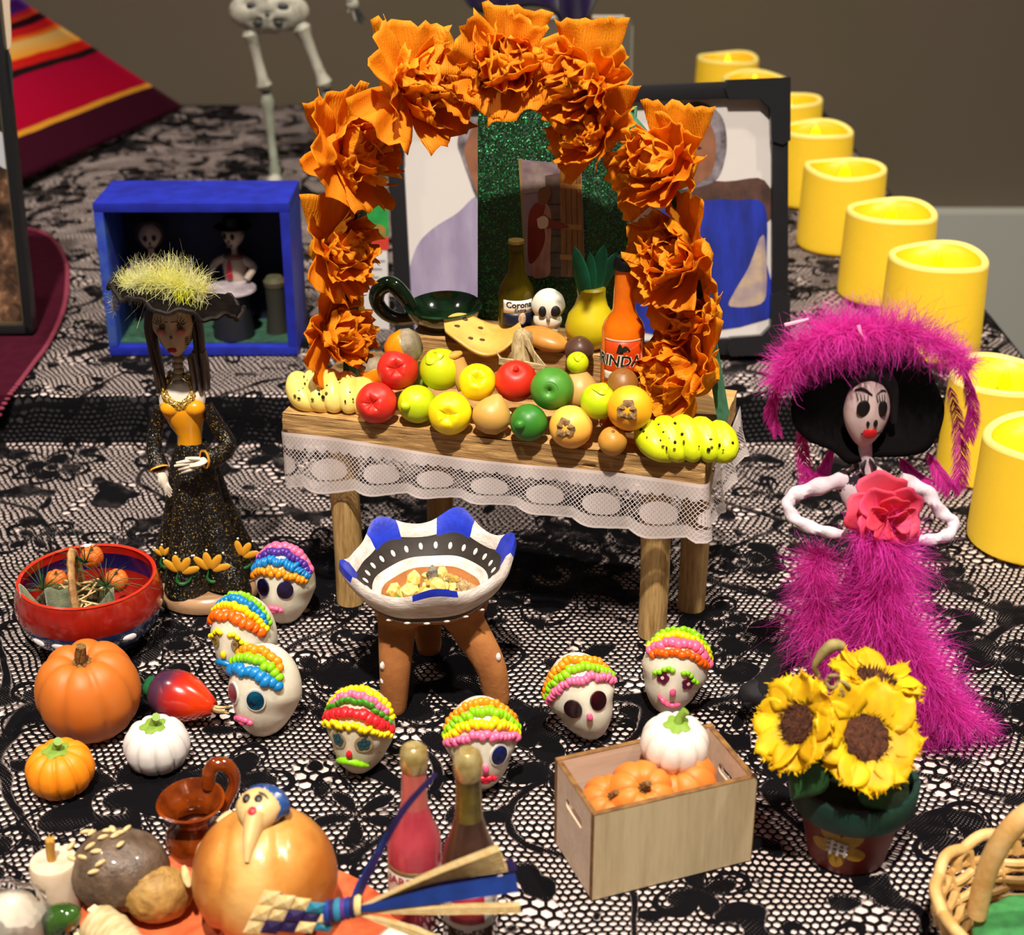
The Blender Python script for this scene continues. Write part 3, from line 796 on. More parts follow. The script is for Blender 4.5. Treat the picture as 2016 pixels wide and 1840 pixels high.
def figurine(loc, label, face, hat=False):
    f = thing('skeleton_figurine', label, 'figurine', loc, face)
    mk('head', ball(0.44, 0.42, 0.55, 18, 14, lambda d: 1 - 0.28 * max(0, -d.z) * abs(d.x) * 1.2, (0, 0, 3.75)), SKB, f)
    for s in (-1, 1): mk('eye_socket', ball(0.10, 0.06, 0.13, 8, 6, c=(s * 0.16, -0.38, 3.78)), BLACK, f)
    mk('nose_hole', ball(0.05, 0.05, 0.07, 6, 5, c=(0, -0.41, 3.58)), BLACK, f)
    mk('teeth', box(0.24, 0.05, 0.12, (0, -0.34, 3.40), 0.02), mat('6a5c50', 0.6), f)
    mk('neck', tube([(0, 0, 3.3), (0, 0, 2.9)], 0.12, 8), SKB, f)
    mk('torso', lathe([(0, 1.5), (0.42, 1.5), (0.46, 1.9), (0.52, 2.5), (0.42, 2.85), (0.14, 2.98), (0, 2.98)], 16), mat('b0a090', 0.7), f)
    mk('collar', tube([(0.25 * math.cos(a), 0.22 * math.sin(a), 2.92) for a in [2 * PI * i / 12 for i in range(12)]], 0.06, 6, closed=True), mat('a02a1a', 0.6), f)
    mk('tie', prism([(-0.05, 2.85), (0.05, 2.85), (0.14, 2.2), (0, 2.05), (-0.14, 2.2)], 0.05, -0.56), mat('a01830', 0.6), f)
    for s in (-1, 1):
        mk('arm', tube(cr([(s * 0.42, 0, 2.78), (s * 0.85, -0.1, 2.55), (s * (0.95 if s < 0 else 0.7), -0.45, 2.15)], 4), [0.17, 0.15, 0.13], 8), mat('b0a090', 0.7), f)
        mk('leg', tube(cr([(s * 0.2, 0, 1.55), (s * 0.24, -0.5, 1.45), (s * 0.24, -0.55, 0.05)], 4), [0.2, 0.17, 0.14], 8), mat('18181c', 0.7), f)
    if hat:
        mk('hat', lathe([(0.42, 4.05), (0.75, 4.08), (0.75, 4.13), (0.42, 4.14), (0.36, 4.5), (0, 4.52)], 20), BLACK, f)
    else:
        mk('hood', ball(0.56, 0.5, 0.62, 18, 12, lambda d: 1.0 if (d.y > -0.25 or d.z > 0.72) else 0.7, (0, 0.12, 3.82)), mat('3a2c22', 0.8), f)
    mk('stool', lathe([(0, 0.0), (0.4, 0.0), (0.34, 0.7), (0.45, 1.4), (0, 1.42)], 14), mat('4a3c28', 0.7), f)
figurine((-14.2, 59.7, 2.42), 'hooded skeleton figurine sitting at the left inside the blue box', 0.2)
figurine((-10.95, 59.9, 2.42), 'skeleton figurine in a white shirt and red tie inside the blue box', -0.35, True)
st = thing('toy_stool', 'tiny brown stool at the right inside the blue box', 'stool', (-9.35, 59.2, 2.42))
mk('seat', lathe([(0, 1.9), (0.42, 1.9), (0.45, 2.1), (0.3, 2.3), (0, 2.32)], 14), mat('5a4830', 0.7, c2='3a4a30', vsc=2), st)
mk('stool_body', lathe([(0, 0), (0.45, 0), (0.36, 1.0), (0.4, 1.92), (0, 1.92)], 14), mat('2a2a22', 0.7), st)
# ================================================================== the little wooden altar table
TZ = 6.3
FL, FR_ = P(556, 812, TZ), P(1388, 912, TZ)
YAW = math.atan2(FR_.y - FL.y, FR_.x - FL.x)
EX = Vector((math.cos(YAW), math.sin(YAW), 0)); EY = Vector((-EX.y, EX.x, 0))
TL_, TD = 12.35, 5.35
def T(a, b, z): return Vector((FL.x, FL.y, 0)) + EX * a + EY * b + Vector((0, 0, z))
def TB(px, py, b):                     # point seen at a pixel, b deep into the table
    d = ray(px, py); o = CAM - Vector((FL.x, FL.y, 0))
    return CAM + d * ((b - o.dot(EY)) / d.dot(EY))
at_ = thing('altar_table', 'small rough pine table with round legs under the orange flower arch', 'table', T(0, 0, 0), YAW)
PINE = wood('d0a566', '8a6030', 0, 5.0, 0.6, 0.02)
PINEEND = mat('a8844e', 0.75, c2='6e5028', vsc=2, stretch=(1, 1, 9), bump=0.03, bsc=8)
def rough_plank(L, D, H, cx, cy, cz, seed):
    nu, nv = 60, 14
    def top(u, v):
        return (cx - L / 2 + L * u + (0.03 * nz((v * 4, seed, 0), 3) if u in (0, 1) else 0), cy - D / 2 + D * v + (0.05 * nz((u * 9, seed, 1), 3) if v == 0 else 0), cz + H / 2 + 0.025 * nz((u * L * 0.3, v * D * 2.2, seed), 1.0))
    g = grid(top, nu, nv); g.UV = None
    def front(u, v):
        return (cx - L / 2 + L * u, cy - D / 2 - 0.035 + 0.07 * nz((u * L * 1.2, v * 9, seed + 3), 1.4), cz + H / 2 - H * v + (0.025 * nz((u * 30, seed, 2), 1) if v == 0 else 0))
    f = grid(front, 90, 8); f.UV = None
    f.F = [tuple(reversed(q)) for q in f.F]; f.mi(1)
    core = box(L - 0.02, D - 0.04, H - 0.04, (cx, cy + 0.015, cz - 0.02)).mi(1)
    return g + f + core
PINEFR = mat('cfa466', 0.8, c2='8a6436', vsc=1.2, stretch=(0.5, 3, 9), bump=0.06, bsc=5, name='split_wood')
TT = 0.78
mk('table_top', rough_plank(TL_, TD, TT, TL_ / 2, TD / 2, TZ - TT / 2, 3), [PINE, PINEFR], at_, sharp=60)
for px, py in ((690, 1183), (1283, 1248), (1360, 1195), (846, 1120)):
    q = P(px, py); a = (q - T(0, 0, 0)).dot(EX); b = (q - T(0, 0, 0)).dot(EY)
    if px == 846: a, b = 3.2, 4.4
    lx = a; ly = b
    g = tube(cr([(lx, ly, 0.015), (lx + 0.02, ly, 2.0), (lx - 0.03, ly + 0.03, 4.0), (lx, ly, TZ - TT + 0.02)], 3), [0.42, 0.43, 0.44, 0.42], 18)
    mk('leg', g, wood('c8a468', '7a5a30', 2, 4.0, 0.5, 0.02), at_)
RZ = 7.85
mk('riser_block', rough_plank(6.6, 2.3, RZ - TZ, 6.1, 4.22, (RZ + TZ) / 2, 8), [PINE, PINEFR], at_, sharp=60)
# lace trim round the front and the right end
path = [T(-0.06, 0.9, 0), T(-0.06, -0.02, 0), T(0.05, -0.07, 0), T(TL_ - 0.05, -0.07, 0), T(TL_ + 0.07, 0.05, 0), T(TL_ + 0.1, TD, 0)]
seg = [0]
for a, b in zip(path, path[1:]): seg.append(seg[-1] + (b - a).length)
LT = seg[-1]
def along(s):
    for k in range(len(path) - 1):
        if s <= seg[k + 1] or k == len(path) - 2:
            f = (s - seg[k]) / max(1e-6, seg[k + 1] - seg[k]); d = (path[k + 1] - path[k]).normalized()
            return path[k].lerp(path[k + 1], f), Vector((d.y, -d.x, 0))
LH = 1.62
def trim_(u, v):
    p, nrm = along(u * LT); s = u * LT
    end = max(0, (s - 12.6) / 5.8)
    h = LH * (1.0 + 0.12 * math.sin(s * 0.55 + 1)) * v
    z = TZ - 0.62 + 0.07 * math.sin(s * 0.7) * (1 - v) - h * (1 - 0.06 * end) + end * 0.1
    flare = v * (0.10 + 0.16 * math.sin(s * 2 * PI / 1.62 + 0.6) + 0.25 * end) 
    q = p + nrm * (0.02 + max(-0.02, flare)); q.z = z
    return q
g = grid(trim_, 160, 12, LT, LH)
o = mk('lace_trim', g, white_lace(LH, 1.62), at_, smooth=True, sharp=0)
o['label'] = 'white net lace with scalloped hem'
o.parent = None; o.parent = at_
for i, v in enumerate(o.data.vertices):   # into the table's own frame
    q = Vector(v.co) - T(0, 0, 0); v.co = (q.dot(EX), q.dot(EY), q.z)

# ------------------------------------------------------------------ flower arch
GREENF = mat('3e7a58', 0.8, c2='2c6044', vsc=4)
archp = [(690, 770), (694, 600), (704, 440), (728, 340), (790, 245), (880, 175), (1000, 140), (1090, 140), (1180, 185), (1268, 275), (1330, 390), (1372, 520), (1400, 680), (1425, 828)]
AB0, AB1 = 1.9, 2.6
def AP(px, py, off=0.0):               # point on the arch's slanted plane
    q = TB(px, py, 2.2); a = (q - T(0, 0, 0)).dot(EX)
    return TB(px, py, AB0 + (AB1 - AB0) * max(0, min(1, a / TL_)) + off)
ar = thing('flower_arch', 'arch of orange crepe paper flowers standing on the altar table', 'arch', (0, 0, 0))
pth = cr([AP(x, y, 0.35) for x, y in archp], 5)
pth[0].z = TZ + 0.07; pth[-1].z = TZ + 0.07
V = []; Fc = []
for i, p in enumerate(pth):
    t_ = (pth[min(i + 1, len(pth) - 1)] - pth[max(i - 1, 0)]).normalized()
    n_ = t_.cross(EY).normalized()
    for s, d in ((-0.09, -0.4), (0.09, -0.4), (0.09, 0.45), (-0.09, 0.45)):
        V.append(tuple(p + n_ * s + EY * d))
for i in range(len(pth) - 1):
    for k in range(4): Fc.append((4 * i + k, 4 * i + (k + 1) % 4, 4 * i + 4 + (k + 1) % 4, 4 * i + 4 + k))
Fc += [(3, 2, 1, 0), tuple(range(4 * len(pth) - 4, 4 * len(pth)))]
mk('green_band', Geo(V, Fc), GREENF, ar)
mk('green_tab', prism([(p[0], p[1]) for p in [(-0.5, -0.3), (0.55, -0.35), (0.4, 0.12), (0.0, 0.25), (-0.3, 0.2)]], 0.08), mat('7fc0a0', 0.8), ar, AP(1105, 88, 0.3), (0, 0, YAW))
CREPE = [crepe('ffa818'), crepe('ffa012'), crepe('ffb020')]
def petal_mesh(r, w, curl, seed, jag):
    rnd = random.Random(seed)
    nu, nv = 12, 9
    def fn(u, v):
        a = (u - 0.5)
        fan = 0.35 + 0.75 * v ** 0.8
        rr = r * v * (1 + (jag * (0.5 - abs(((u * 5.3 + rnd_o) % 1) - 0.5)) + 0.10 * nz((u * 6, seed, 0), 1.3) if v > 0.85 else 0))
        x = a * w * fan * 2
        y = 0.10 * r * nz((u * 3.5, v * 2.2, seed * 0.37), 1.2) + 0.07 * r * math.sin(u * 14 + seed) * v
        ang = curl * v
        return (x, rr * math.cos(ang) * 1.0, rr * math.sin(ang) + y + 0.25 * abs(a) ** 2 * r)
    rnd_o = rnd.random()
    return grid(fn, nu, nv)
def flower(name, c, r, seed, npet, wide=False):
    """crumpled paper pompon: a core and a mop of ragged petals, facing the viewer"""
    rnd = random.Random(seed)
    face = (Vector((c.x * -0.25, -1, 0.35))).normalized()
    q = face.to_track_quat('Z', 'Y').to_matrix().to_4x4()
    o = mk(name, ball(r * 0.42, r * 0.42, r * 0.3, 14, 10, lambda d: 1 + 0.18 * nz(d, 3, seed)), CREPE[0], ar)
    o.matrix_local = Matrix.Translation(c) @ q
    for k in range(npet):
        lay = k / npet
        ang = k * 2.399963 + rnd.uniform(-0.3, 0.3)
        if k < (5 if wide else 2):
            curl = rnd.uniform(0.05, 0.25); rr = r * rnd.uniform(1.0, 1.12); ww = r * 0.62
        else:
            curl = (0.15 + 1.15 * lay) + rnd.uniform(-0.2, 0.25)
            rr = r * (1.02 - 0.40 * lay) * rnd.uniform(0.85, 1.08); ww = r * rnd.uniform(0.30, 0.52)
        p = petal_mesh(rr, ww, curl * 0.8, seed * 50 + k, 0.16)
        m = Matrix.Rotation(ang, 4, 'Z') @ Matrix.Translation((0, r * 0.05, r * (0.02 + 0.30 * lay))) @ Matrix.Rotation(0.25 + lay * 0.55, 4, 'X') @ Matrix.Rotation(rnd.uniform(-0.5, 0.5), 4, 'Y')
        p = p.xf(m); W_o = Matrix.Translation(c) @ q; W_i = W_o.inverted()
        def clampz(v):
            q_ = W_o @ v; d_ = q_ - T(0, 0, 0); a_, b_ = d_.dot(EX), d_.dot(EY)
            if q_.z < TZ + 0.08: q_.z = TZ + 0.08 + 0.03 * abs(q_.x % 0.3); return W_i @ q_
            return v
        if c.z - r * 1.3 < TZ: p = p.map(clampz)
        mk('petal', p, CREPE[k % 3], o, sharp=0, solid=0.012)
fl = [(1000, 132, 96, 17, 1), (795, 178, 108, 17, 1), (1168, 165, 100, 17, 0), (665, 298, 104, 16, 1), (645, 492, 92, 18, 0), (640, 655, 90, 18, 0),
      (1332, 325, 106, 18, 0), (1360, 508, 108, 18, 0), (1372, 732, 112, 18, 0), (1386, 622, 88, 14, 0), (1185, 262, 86, 14, 0), (930, 170, 62, 12, 0)]
for i, (px, py, rp, npt, wd) in enumerate(fl):
    c = AP(px, py, -0.25 if i not in (9,) else 0.0)
    flower('paper_flower', c, rp / ppc(c) * 1.07, 3 + i, npt + 5, wd == 1)

# ------------------------------------------------------------------ glitter board with a small card
pl = Plane(T(6.0, 5.05, RZ), YAW, math.radians(2))
gb = thing('glitter_board', 'dark green glitter board standing behind the altar offerings', 'board', pl.loc, rot=pl.rot)
c4 = [pl.at(934, 196), pl.at(1242, 205), pl.at(1238, 648), pl.at(946, 624)]
z_lo = 0.0
x0, x1, z1 = (c4[0][0] + c4[3][0]) / 2, (c4[1][0] + c4[2][0]) / 2, (c4[0][1] + c4[1][1]) / 2
mk('glitter_panel', box(x1 - x0, 0.16, z1 - z_lo, ((x0 + x1) / 2, 0.09, (z1 + z_lo) / 2), 0.01), glitter('08381a', '2c8a50', 24, 0.86, 0.5, 0.45), gb)
mk('pale_edge', box(0.05, 0.16, z1 - z_lo, (x1 + 0.025, 0.09, (z1 + z_lo) / 2)), mat('5aa080', 0.8), gb)
cardo = thing('picture_card', 'small printed card of a robed figure at a wooden door, on the glitter board', 'card', pl.loc, rot=pl.rot)
q = pl.poly([(1027, 314), (1145, 326), (1152, 545), (1038, 542)])
mk('card_sheet', prism(q, 0.03, -0.035), mat('7a6470', 0.35, c2='8a7480', vsc=1.5), cardo, smooth=False)
mk('card_border', prism(pl.poly([(1021, 312), (1028, 313), (1040, 542), (1034, 541)]), 0.03, -0.03), mat('8a7448', 0.5), cardo, smooth=False)
STONE = mat('5c4a42', 0.5, c2='46362e', vsc=3); DOOR = mat('8a5a28', 0.4, c2='6e4218', vsc=2, stretch=(4, 1, 0.4)); DOORD = mat('4a2a10', 0.5)
patch(pl, cardo, 'sky_print', [(1029, 318), (1100, 324), (1100, 372), (1031, 380)], mat('6a5460', 0.4, c2='96867e', vsc=2), -0.042, False)
patch(pl, cardo, 'stone_wall_print', [(1074, 345), (1104, 340), (1106, 544), (1080, 543)], STONE, -0.044, False)
patch(pl, cardo, 'door_print', [(1102, 335), (1144, 338), (1151, 544), (1106, 543)], DOOR, -0.046, False)
for x in (1113, 1124, 1135): patch(pl, cardo, 'door_seam_print', [(x, 345), (x + 1.5, 345), (x + 5, 540), (x + 3.5, 540)], DOORD, -0.049, False)
for y in (360, 440, 500): patch(pl, cardo, 'door_bar_print', [(1103, y), (1146, y + 2), (1147, y + 12), (1104, y + 10)], mat('9a6a34', 0.4), -0.050, False)
for y in (400, 430, 462, 495, 525): patch(pl, cardo, 'stone_joint_print', [(1078, y), (1105, y), (1105, y + 3), (1078, y + 3)], mat('2e221c', 0.6), -0.047, False)
patch(pl, cardo, 'robe_print', [(1058, 400), (1072, 396), (1084, 412), (1086, 450), (1084, 500), (1082, 541), (1046, 541), (1042, 480), (1042, 430)], mat('8a5648', 0.45, c2='a8766a', vsc=2, stretch=(3, 1, 0.5)), -0.052)
patch(pl, cardo, 'red_mantle_print', [(1056, 398), (1074, 400), (1070, 430), (1074, 470), (1060, 505), (1042, 515), (1040, 450), (1044, 415)], mat('7a1a0c', 0.45, c2='5a1006', vsc=2), -0.056)
patch(pl, cardo, 'sleeve_print', [(1072, 420), (1086, 430), (1118, 442), (1117, 448), (1090, 448), (1074, 446)], mat('6e2416', 0.45), -0.058)
patch(pl, cardo, 'head_print', [(1062, 372), (1076, 366), (1085, 374), (1083, 388), (1076, 400), (1064, 402), (1060, 388)], mat('6a4020', 0.45), -0.058)
patch(pl, cardo, 'pale_bundle_print', [(1058, 430), (1070, 424), (1080, 430), (1078, 446), (1062, 448)], mat('c0a890', 0.45), -0.060)

# ------------------------------------------------------------------ clay fruit
def groove_star(d, n=5, depth=0.30, w=0.42, ph=0.3):
    """puckered dimple towards +Z"""
    a = math.acos(max(-1, min(1, d.z))); ph_ = math.atan2(d.y, d.x)
    s = 1 - depth * math.exp(-(a / (w * 0.55)) ** 2)
    s -= 0.10 * math.exp(-((a - 0.30) / 0.22) ** 2) * max(0, math.cos(n * ph_ + ph)) ** 6
    s += 0.05 * math.exp(-((a - 0.42) / 0.18) ** 2)
    return s
def aim(v):                         # rotation that turns local +Z to a direction
    return Vector(v).normalized().to_track_quat('Z', 'Y').to_euler()
def fruit(px, py, rp, z, colr, kind, label, dirn=(0, -1, 0.35), cat='fruit', name='clay_fruit', c2=None):
    c = P(px, py, z); r = rp / ppc(c)
    t = thing(name, label, cat, c, rot=aim(dirn), group='little clay fruits on the altar table')
    k = dict(rough=0.42, c2=c2, vsc=1.6) if c2 else dict(rough=0.42)
    m = clay(colr, **k)
    sd = px * 0.013
    if kind == 'apple':
        mk('flesh', ball(r, r, r * 0.94, 40, 30, lambda d: groove_star(d, 5, 0.34, 0.5, sd) * (1 + 0.02 * nz(d, 1.5, sd))), m, t)
    elif kind == 'dimple':
        mk('flesh', ball(r, r, r, 36, 28, lambda d: (1 - 0.30 * math.exp(-(math.acos(max(-1, min(1, d.z))) / 0.2) ** 2)) * (1 + 0.02 * nz(d, 1.5, sd))), m, t)
        mk('crease', tube(cr([(r * .45 * math.cos(a), r * .45 * math.sin(a), r * .89) for a in (0.2, 0.8, 1.4, 2.0)], 4), [0.006, 0.014, 0.006], 5), mat('2a6a20', 0.6), t)
    elif kind == 'stem':
        mk('flesh', ball(r, r, r * 0.95, 36, 28, lambda d: 1 - 0.16 * math.exp(-(math.acos(max(-1, min(1, d.z))) / 0.3) ** 2)), m, t)
        mk('stem_nub', tube([(0, 0, r * 0.75), (0, 0.02, r * 0.95), (0.03, 0.04, r * 1.05)], [0.07, 0.09, 0.05], 10), m, t)
    elif kind == 'nub':
        mk('flesh', ball(r, r, r, 32, 24, lambda d: 1 + 0.02 * nz(d, 1.5, sd)), m, t)
        mk('nub', ball(r * 0.28, r * 0.28, r * 0.30, 16, 12, c=(0, 0, r * 1.0)), m, t)
    elif kind == 'calyx':
        mk('flesh', ball(r, r, r, 32, 24, lambda d: 1 + 0.02 * nz(d, 1.5, sd)), m, t)
        mk('calyx', lathe([(0, r * .9), (r * .42, r * .88), (r * .46, r * .95), (r * .36, r * 1.05), (r * .2, r * 1.06), (r * .12, r * .97), (0, r * .96)], 20, lambda rr, zz, a: (rr * (1 + 0.12 * math.sin(3 * a)), zz + 0.02 * math.sin(2 * a))), m, t)
    elif kind == 'orange':
        mk('flesh', ball(r, r, r, 32, 24, lambda d: 1 + 0.015 * nz(d, 1.5, sd)), m, t)
        BR = mat('6e4c22', 0.75, c2='94764a', vsc=6, bump=0.03, bsc=14)
        mk('blossom_end', lathe([(0, r * .93), (r * .40, r * .86), (r * .44, r * .95), (r * .34, r * 1.03), (r * .16, r * 1.02), (r * .1, r * .96), (0, r * .98)], 22, lambda rr, zz, a: (rr * (1 + 0.14 * math.sin(3 * a + sd) + 0.08 * math.sin(7 * a)), zz + 0.03 * math.sin(5 * a))), BR, t)
    elif kind == 'pear':
        mk('flesh', lathe([(0, -r), (r * .55, -r * .86), (r * .93, -r * .4), (r, 0), (r * .88, r * .42), (r * .6, r * .76), (r * .32, r * 1.02), (r * .14, r * 1.16), (0, r * 1.18)], 32, lambda rr, zz, a: (rr * (1 + 0.025 * math.sin(2 * a + sd)), zz)), m, t)
        mk('pale_spot', ball(r * 0.13, r * 0.13, r * 0.1, 10, 8, c=(-r * .55, -r * .62, r * .42)), mat('d8c8a0', 0.5), t)
    elif kind == 'ball':
        mk('flesh', ball(r, r, r * 0.97, 28, 20, lambda d: 1 + 0.05 * nz(d, 1.6, sd)), m, t)
        mk('stem_scar', ball(r * .12, r * .12, r * .06, 8, 6, c=(0, 0, r * .97)), mat('8a5a2a', 0.6), t)
    return t, c, r
RED, YEL, LIME, GRN, TAN, ORG = 'd02a1e', 'f2d60c', 'b8cc10', '4a8a2c', 'c09448', 'f0a624'
z1_, z2_ = TZ + 0.6, TZ + 1.42
fruit(741, 793, 41, z1_, RED, 'apple', 'red clay apple at the front left beside the spotted bananas', (-0.25, -1, 0.35))
fruit(821, 795, 38, z1_, LIME, 'nub', 'lime green clay fruit with a round nub between red and yellow apples', (-0.65, -1, 0.3))
fruit(886, 813, 43, z1_, YEL, 'apple', 'yellow clay apple in the front row with a puckered dimple', (-0.1, -1, 0.3))
fruit(968, 818, 38, z1_, TAN, 'pear', 'tan pear-shaped clay fruit leaning in the front row', (0.35, 0.3, 1))
fruit(1041, 832, 37, z1_, '2f7420', 'nub', 'small dark green clay fruit with a nub in the front row', (-0.55, -1, 0.3))
fruit(1124, 840, 43, z1_, 'f2b248', 'orange', 'pale orange clay fruit with a brown end in the front row', (-0.35, -1, 0.35))
fruit(1206, 868, 29, TZ + 0.42, 'c08a36', 'ball', 'small tan clay ball at the front edge by the yellow bananas', (0, -0.4, 1))
fruit(783, 727, 41, z2_, RED, 'apple', 'red clay apple resting on the second row at the left', (-0.05, -1, 0.45))
fruit(868, 727, 42, z2_, 'c6d414', 'calyx', 'glossy lime clay fruit with a rolled calyx on top, second row', (-0.35, -0.45, 0.95))
fruit(940, 752, 37, z2_ - 0.1, YEL, 'apple', 'yellow clay apple in the second row left of the red one', (0, -0.9, 0.6))
fruit(1016, 750, 42, z2_ - 0.05, 'd62a16', 'stem', 'bright red clay apple with a tiny stem in the middle of the pile', (0, -0.6, 1))
fruit(1087, 765, 43, z2_, GRN, 'dimple', 'green clay apple with a dark dimple in the middle of the pile', (-0.2, -1, 0.25))
fruit(1178, 790, 36, z2_ - 0.15, 'b6d010', 'calyx', 'lime clay fruit tucked behind the two orange fruits', (0.1, -0.35, 1))
fruit(1240, 803, 45, z2_ - 0.1, 'f4a81a', 'orange', 'deep orange clay fruit with a brown end by the right column', (-0.2, -1, 0.3))
fruit(1140, 770, 40, z2_ - 0.25, 'c09a54', 'pear', 'tan pear-shaped clay fruit standing behind the green apple', (0.05, 0.2, 1))
fruit(1137, 714, 22, z2_ + 0.55, 'c8d810', 'calyx', 'tiny lime clay fruit perched on the tan pear', (0, -0.6, 0.9))
fruit(1226, 756, 32, z2_ + 0.2, '8a5c24', 'ball', 'brown clay ball in front of the orange soda bottle', (0, -0.4, 1))
fruit(1140, 690, 29, z2_ + 0.40, '5e4030', 'ball', 'dark brown clay lump on the wooden riser', (0, -0.4, 1), c2='4a3228')
fruit(826, 742, 26, z2_ - 0.6, '8aa046', 'pear', 'pale green clay gourd squeezed between red and lime fruits', (0, 0.1, 1))

def cup(px, py, rp, z, dirn, label):
    c = P(px, py, z); r = rp / ppc(c)
    t = thing('clay_cup_fruit', label, 'fruit', c, rot=aim(dirn), group='little clay fruits on the altar table')
    mk('orange_shell', lathe([(0, -r * 1.2), (r * .5, -r * 1.05), (r * .85, -r * .6), (r, 0.0), (r * .95, r * .12)], 28), mat('f08a0c', 0.35, coat=0.3), t)
    mk('grey_top', lathe([(r * .96, r * .1), (r * .9, r * .5), (r * .6, r * .8), (0, r * .85)], 28, lambda rr, zz, a: (rr * (1 + 0.06 * math.sin(5 * a)), zz)), mat('7a7058', 0.6, c2='9a8c70', vsc=4, bump=0.03, bsc=8), t)
cup(798, 682, 36, z2_ + 0.55, (1, -0.15, 0.35), 'orange clay fruit with a grey cut end behind the red apple')
cup(735, 728, 30, TZ + 1.0, (-0.3, 0.25, 1), 'orange clay fruit half hidden beside the left flower column')
cc = P(902, 722, TZ + 1.55)
tt = thing('clay_corn', 'pale tan clay corn cob lying behind the lime fruit', 'corn', cc, rot=aim((-0.35, 0.25, 0.9)))
mk('cob', lathe([(0, -0.7), (0.25, -0.66), (0.28, -0.2), (0.25, 0.2), (0, 0.3)], 20), clay('c89a54'), tt)
mk('cob_end', ball(0.28, 0.25, 0.12, 18, 10, lambda d: 1 + 0.08 * nz(d, 2), (0, 0, 0.34)), clay('e0aa50'), tt)

# banana hands
def bananas(px, py, wpx, colr, label, n, flip, c2=None, dy=0.35):
    c = P(px, py, TZ); s = wpx / ppc(c)
    t = thing('banana_bunch', label, 'bananas', c, YAW + flip)
    m = clay(colr, c2=c2, vsc=1.5)
    SPOT = mat('1a1208', 0.7); BROWN = mat('6a5410', 0.6)
    for k in range(n):
        f = k / (n - 1); x = (f - 0.5) * s * 0.76
        h = 0.5 + 0.14 * math.sin(PI * f)
        ln = 0.46 + 0.22 * math.sin(PI * (0.15 + 0.7 * f))
        pts = cr([(x - 0.16, 0.34, 0.50), (x - 0.02, 0.06, h + 0.10), (x + 0.12, -0.26, h - 0.06), (x * 0.9 + 0.26, -0.46 - ln * .15, 0.28), (x * 0.62 + 0.34, -0.50, 0.08)], 4)
        w = s * 0.80 / (n - 1) * 0.72
        b_ = mk('banana', tube(pts, [w * .4, w * .9, w * 1.1, w * 1.05, w * .8, w * .45], 12), m, t)
        for j in range(7):
            q = pts[3 + (j * 3 + k) % 10]
            mk('dark_spot', ball(U(0.02, 0.06), 0.03, U(0.03, 0.07), 7, 5, c=(q.x + U(-w * .6, w * .6), q.y - w * 0.82, q.z + w * 0.55)), SPOT if j < 5 else BROWN, b_)
    mk('stalk', tube(cr([(-s * .38, 0.3, 0.34), (0, 0.42, 0.42), (s * .42, 0.3, 0.34), (s * .5, 0.1, 0.3)], 4), [0.1, 0.2, 0.2, 0.07], 10), m, t)
bananas(652, 795, 172, 'e8c860', 'pale yellow clay banana bunch with dark specks at the left end', 5, 0.12, 'f0da7a')
bananas(1342, 890, 186, 'd4d81c', 'bright yellow clay banana bunch with black blotches at the right corner', 5, 0.22, 'c8d814')

# ------------------------------------------------------------------ things on the riser
def bottle(name, label, loc, prof, glass, liquid, rz=0, fill=0.9, n=28):
    t = thing(name, label, 'bottle', loc, rz)
    mk('glass', lathe(prof, n), glass, t)
    if liquid: mk('liquid', lathe([(max(0, r - 0.05), z + 0.03) for r, z in prof[:-2] if z < prof[-1][1] * fill], n), liquid, t)
    return t
def label_band(t, name, r, z0, z1, a0, a1, m, n=14):
    g = grid(lambda u, v: (r * math.sin(a0 + (a1 - a0) * u), -r * math.cos(a0 + (a1 - a0) * u), z0 + (z1 - z0) * v), n, 3)
    g.UV = None
    return mk(name, g, m, t, solid=0.012)
def text(body, size, m, par, r=None, z=0.0, a=0.0, italic=0.0, bold=0.0, spacing=1.0, y=None):
    cu = bpy.data.curves.new('lettering', 'FONT'); cu.body = body; cu.size = size; cu.align_x = 'CENTER'; cu.align_y = 'CENTER'
    cu.shear = italic; cu.offset = bold; cu.space_character = spacing; cu.resolution_u = 2
    ob = bpy.data.objects.new('lettering', cu); col.objects.link(ob)
    dg = bpy.context.evaluated_depsgraph_get(); me = bpy.data.meshes.new_from_object(ob.evaluated_get(dg))
    V = [tuple(v.co) for v in me.vertices]; Fc = [tuple(p.vertices) for p in me.polygons]
    bpy.data.objects.remove(ob); bpy.data.meshes.remove(me)
    if r: V = [(r * math.sin(a + x / r), -r * math.cos(a + x / r), z + yy) for x, yy, _ in V]
    else: V = [(x, y or 0, z + yy) for x, yy, _ in V]
    return mk('lettering', Geo(V, Fc), m, par, smooth=False)
LBLW = mat('e4dccf', 0.4); NAVY = mat('141a34', 0.4)
cb = TB(1016, 640, 4.15); cb.z = RZ
OLIVE = mat('7a6a10', 0.08, trans=0.75, ior=1.35, name='amber_glass')
pr_ = [(0, 0), (0.50, 0), (0.54, 0.06), (0.54, 1.25), (0.50, 1.5), (0.36, 1.72), (0.25, 1.95), (0.20, 2.4), (0.185, 2.62), (0.22, 2.64), (0.22, 2.84), (0.18, 2.88), (0, 2.88)]
t = bottle('beer_bottle', 'miniature amber beer bottle with a white and navy label', cb, pr_, OLIVE, mat('9a8418', 0.2, name='beer', trans=0.4), 0.12)
label_band(t, 'label_top', 0.552, 0.82, 1.22, -0.85, 0.85, LBLW)
label_band(t, 'label_base', 0.553, 0.40, 0.82, -0.85, 0.85, NAVY)
mk('crest', ball(0.13, 0.05, 0.2, 12, 8, c=(0.1, -0.53, 0.66)), mat('b08a60', 0.4, c2='d8c8b0', vsc=6), t)
text('Corona', 0.26, mat('0e1020', 0.5), t, 0.562, 1.08, 0.05, bold=0.008)
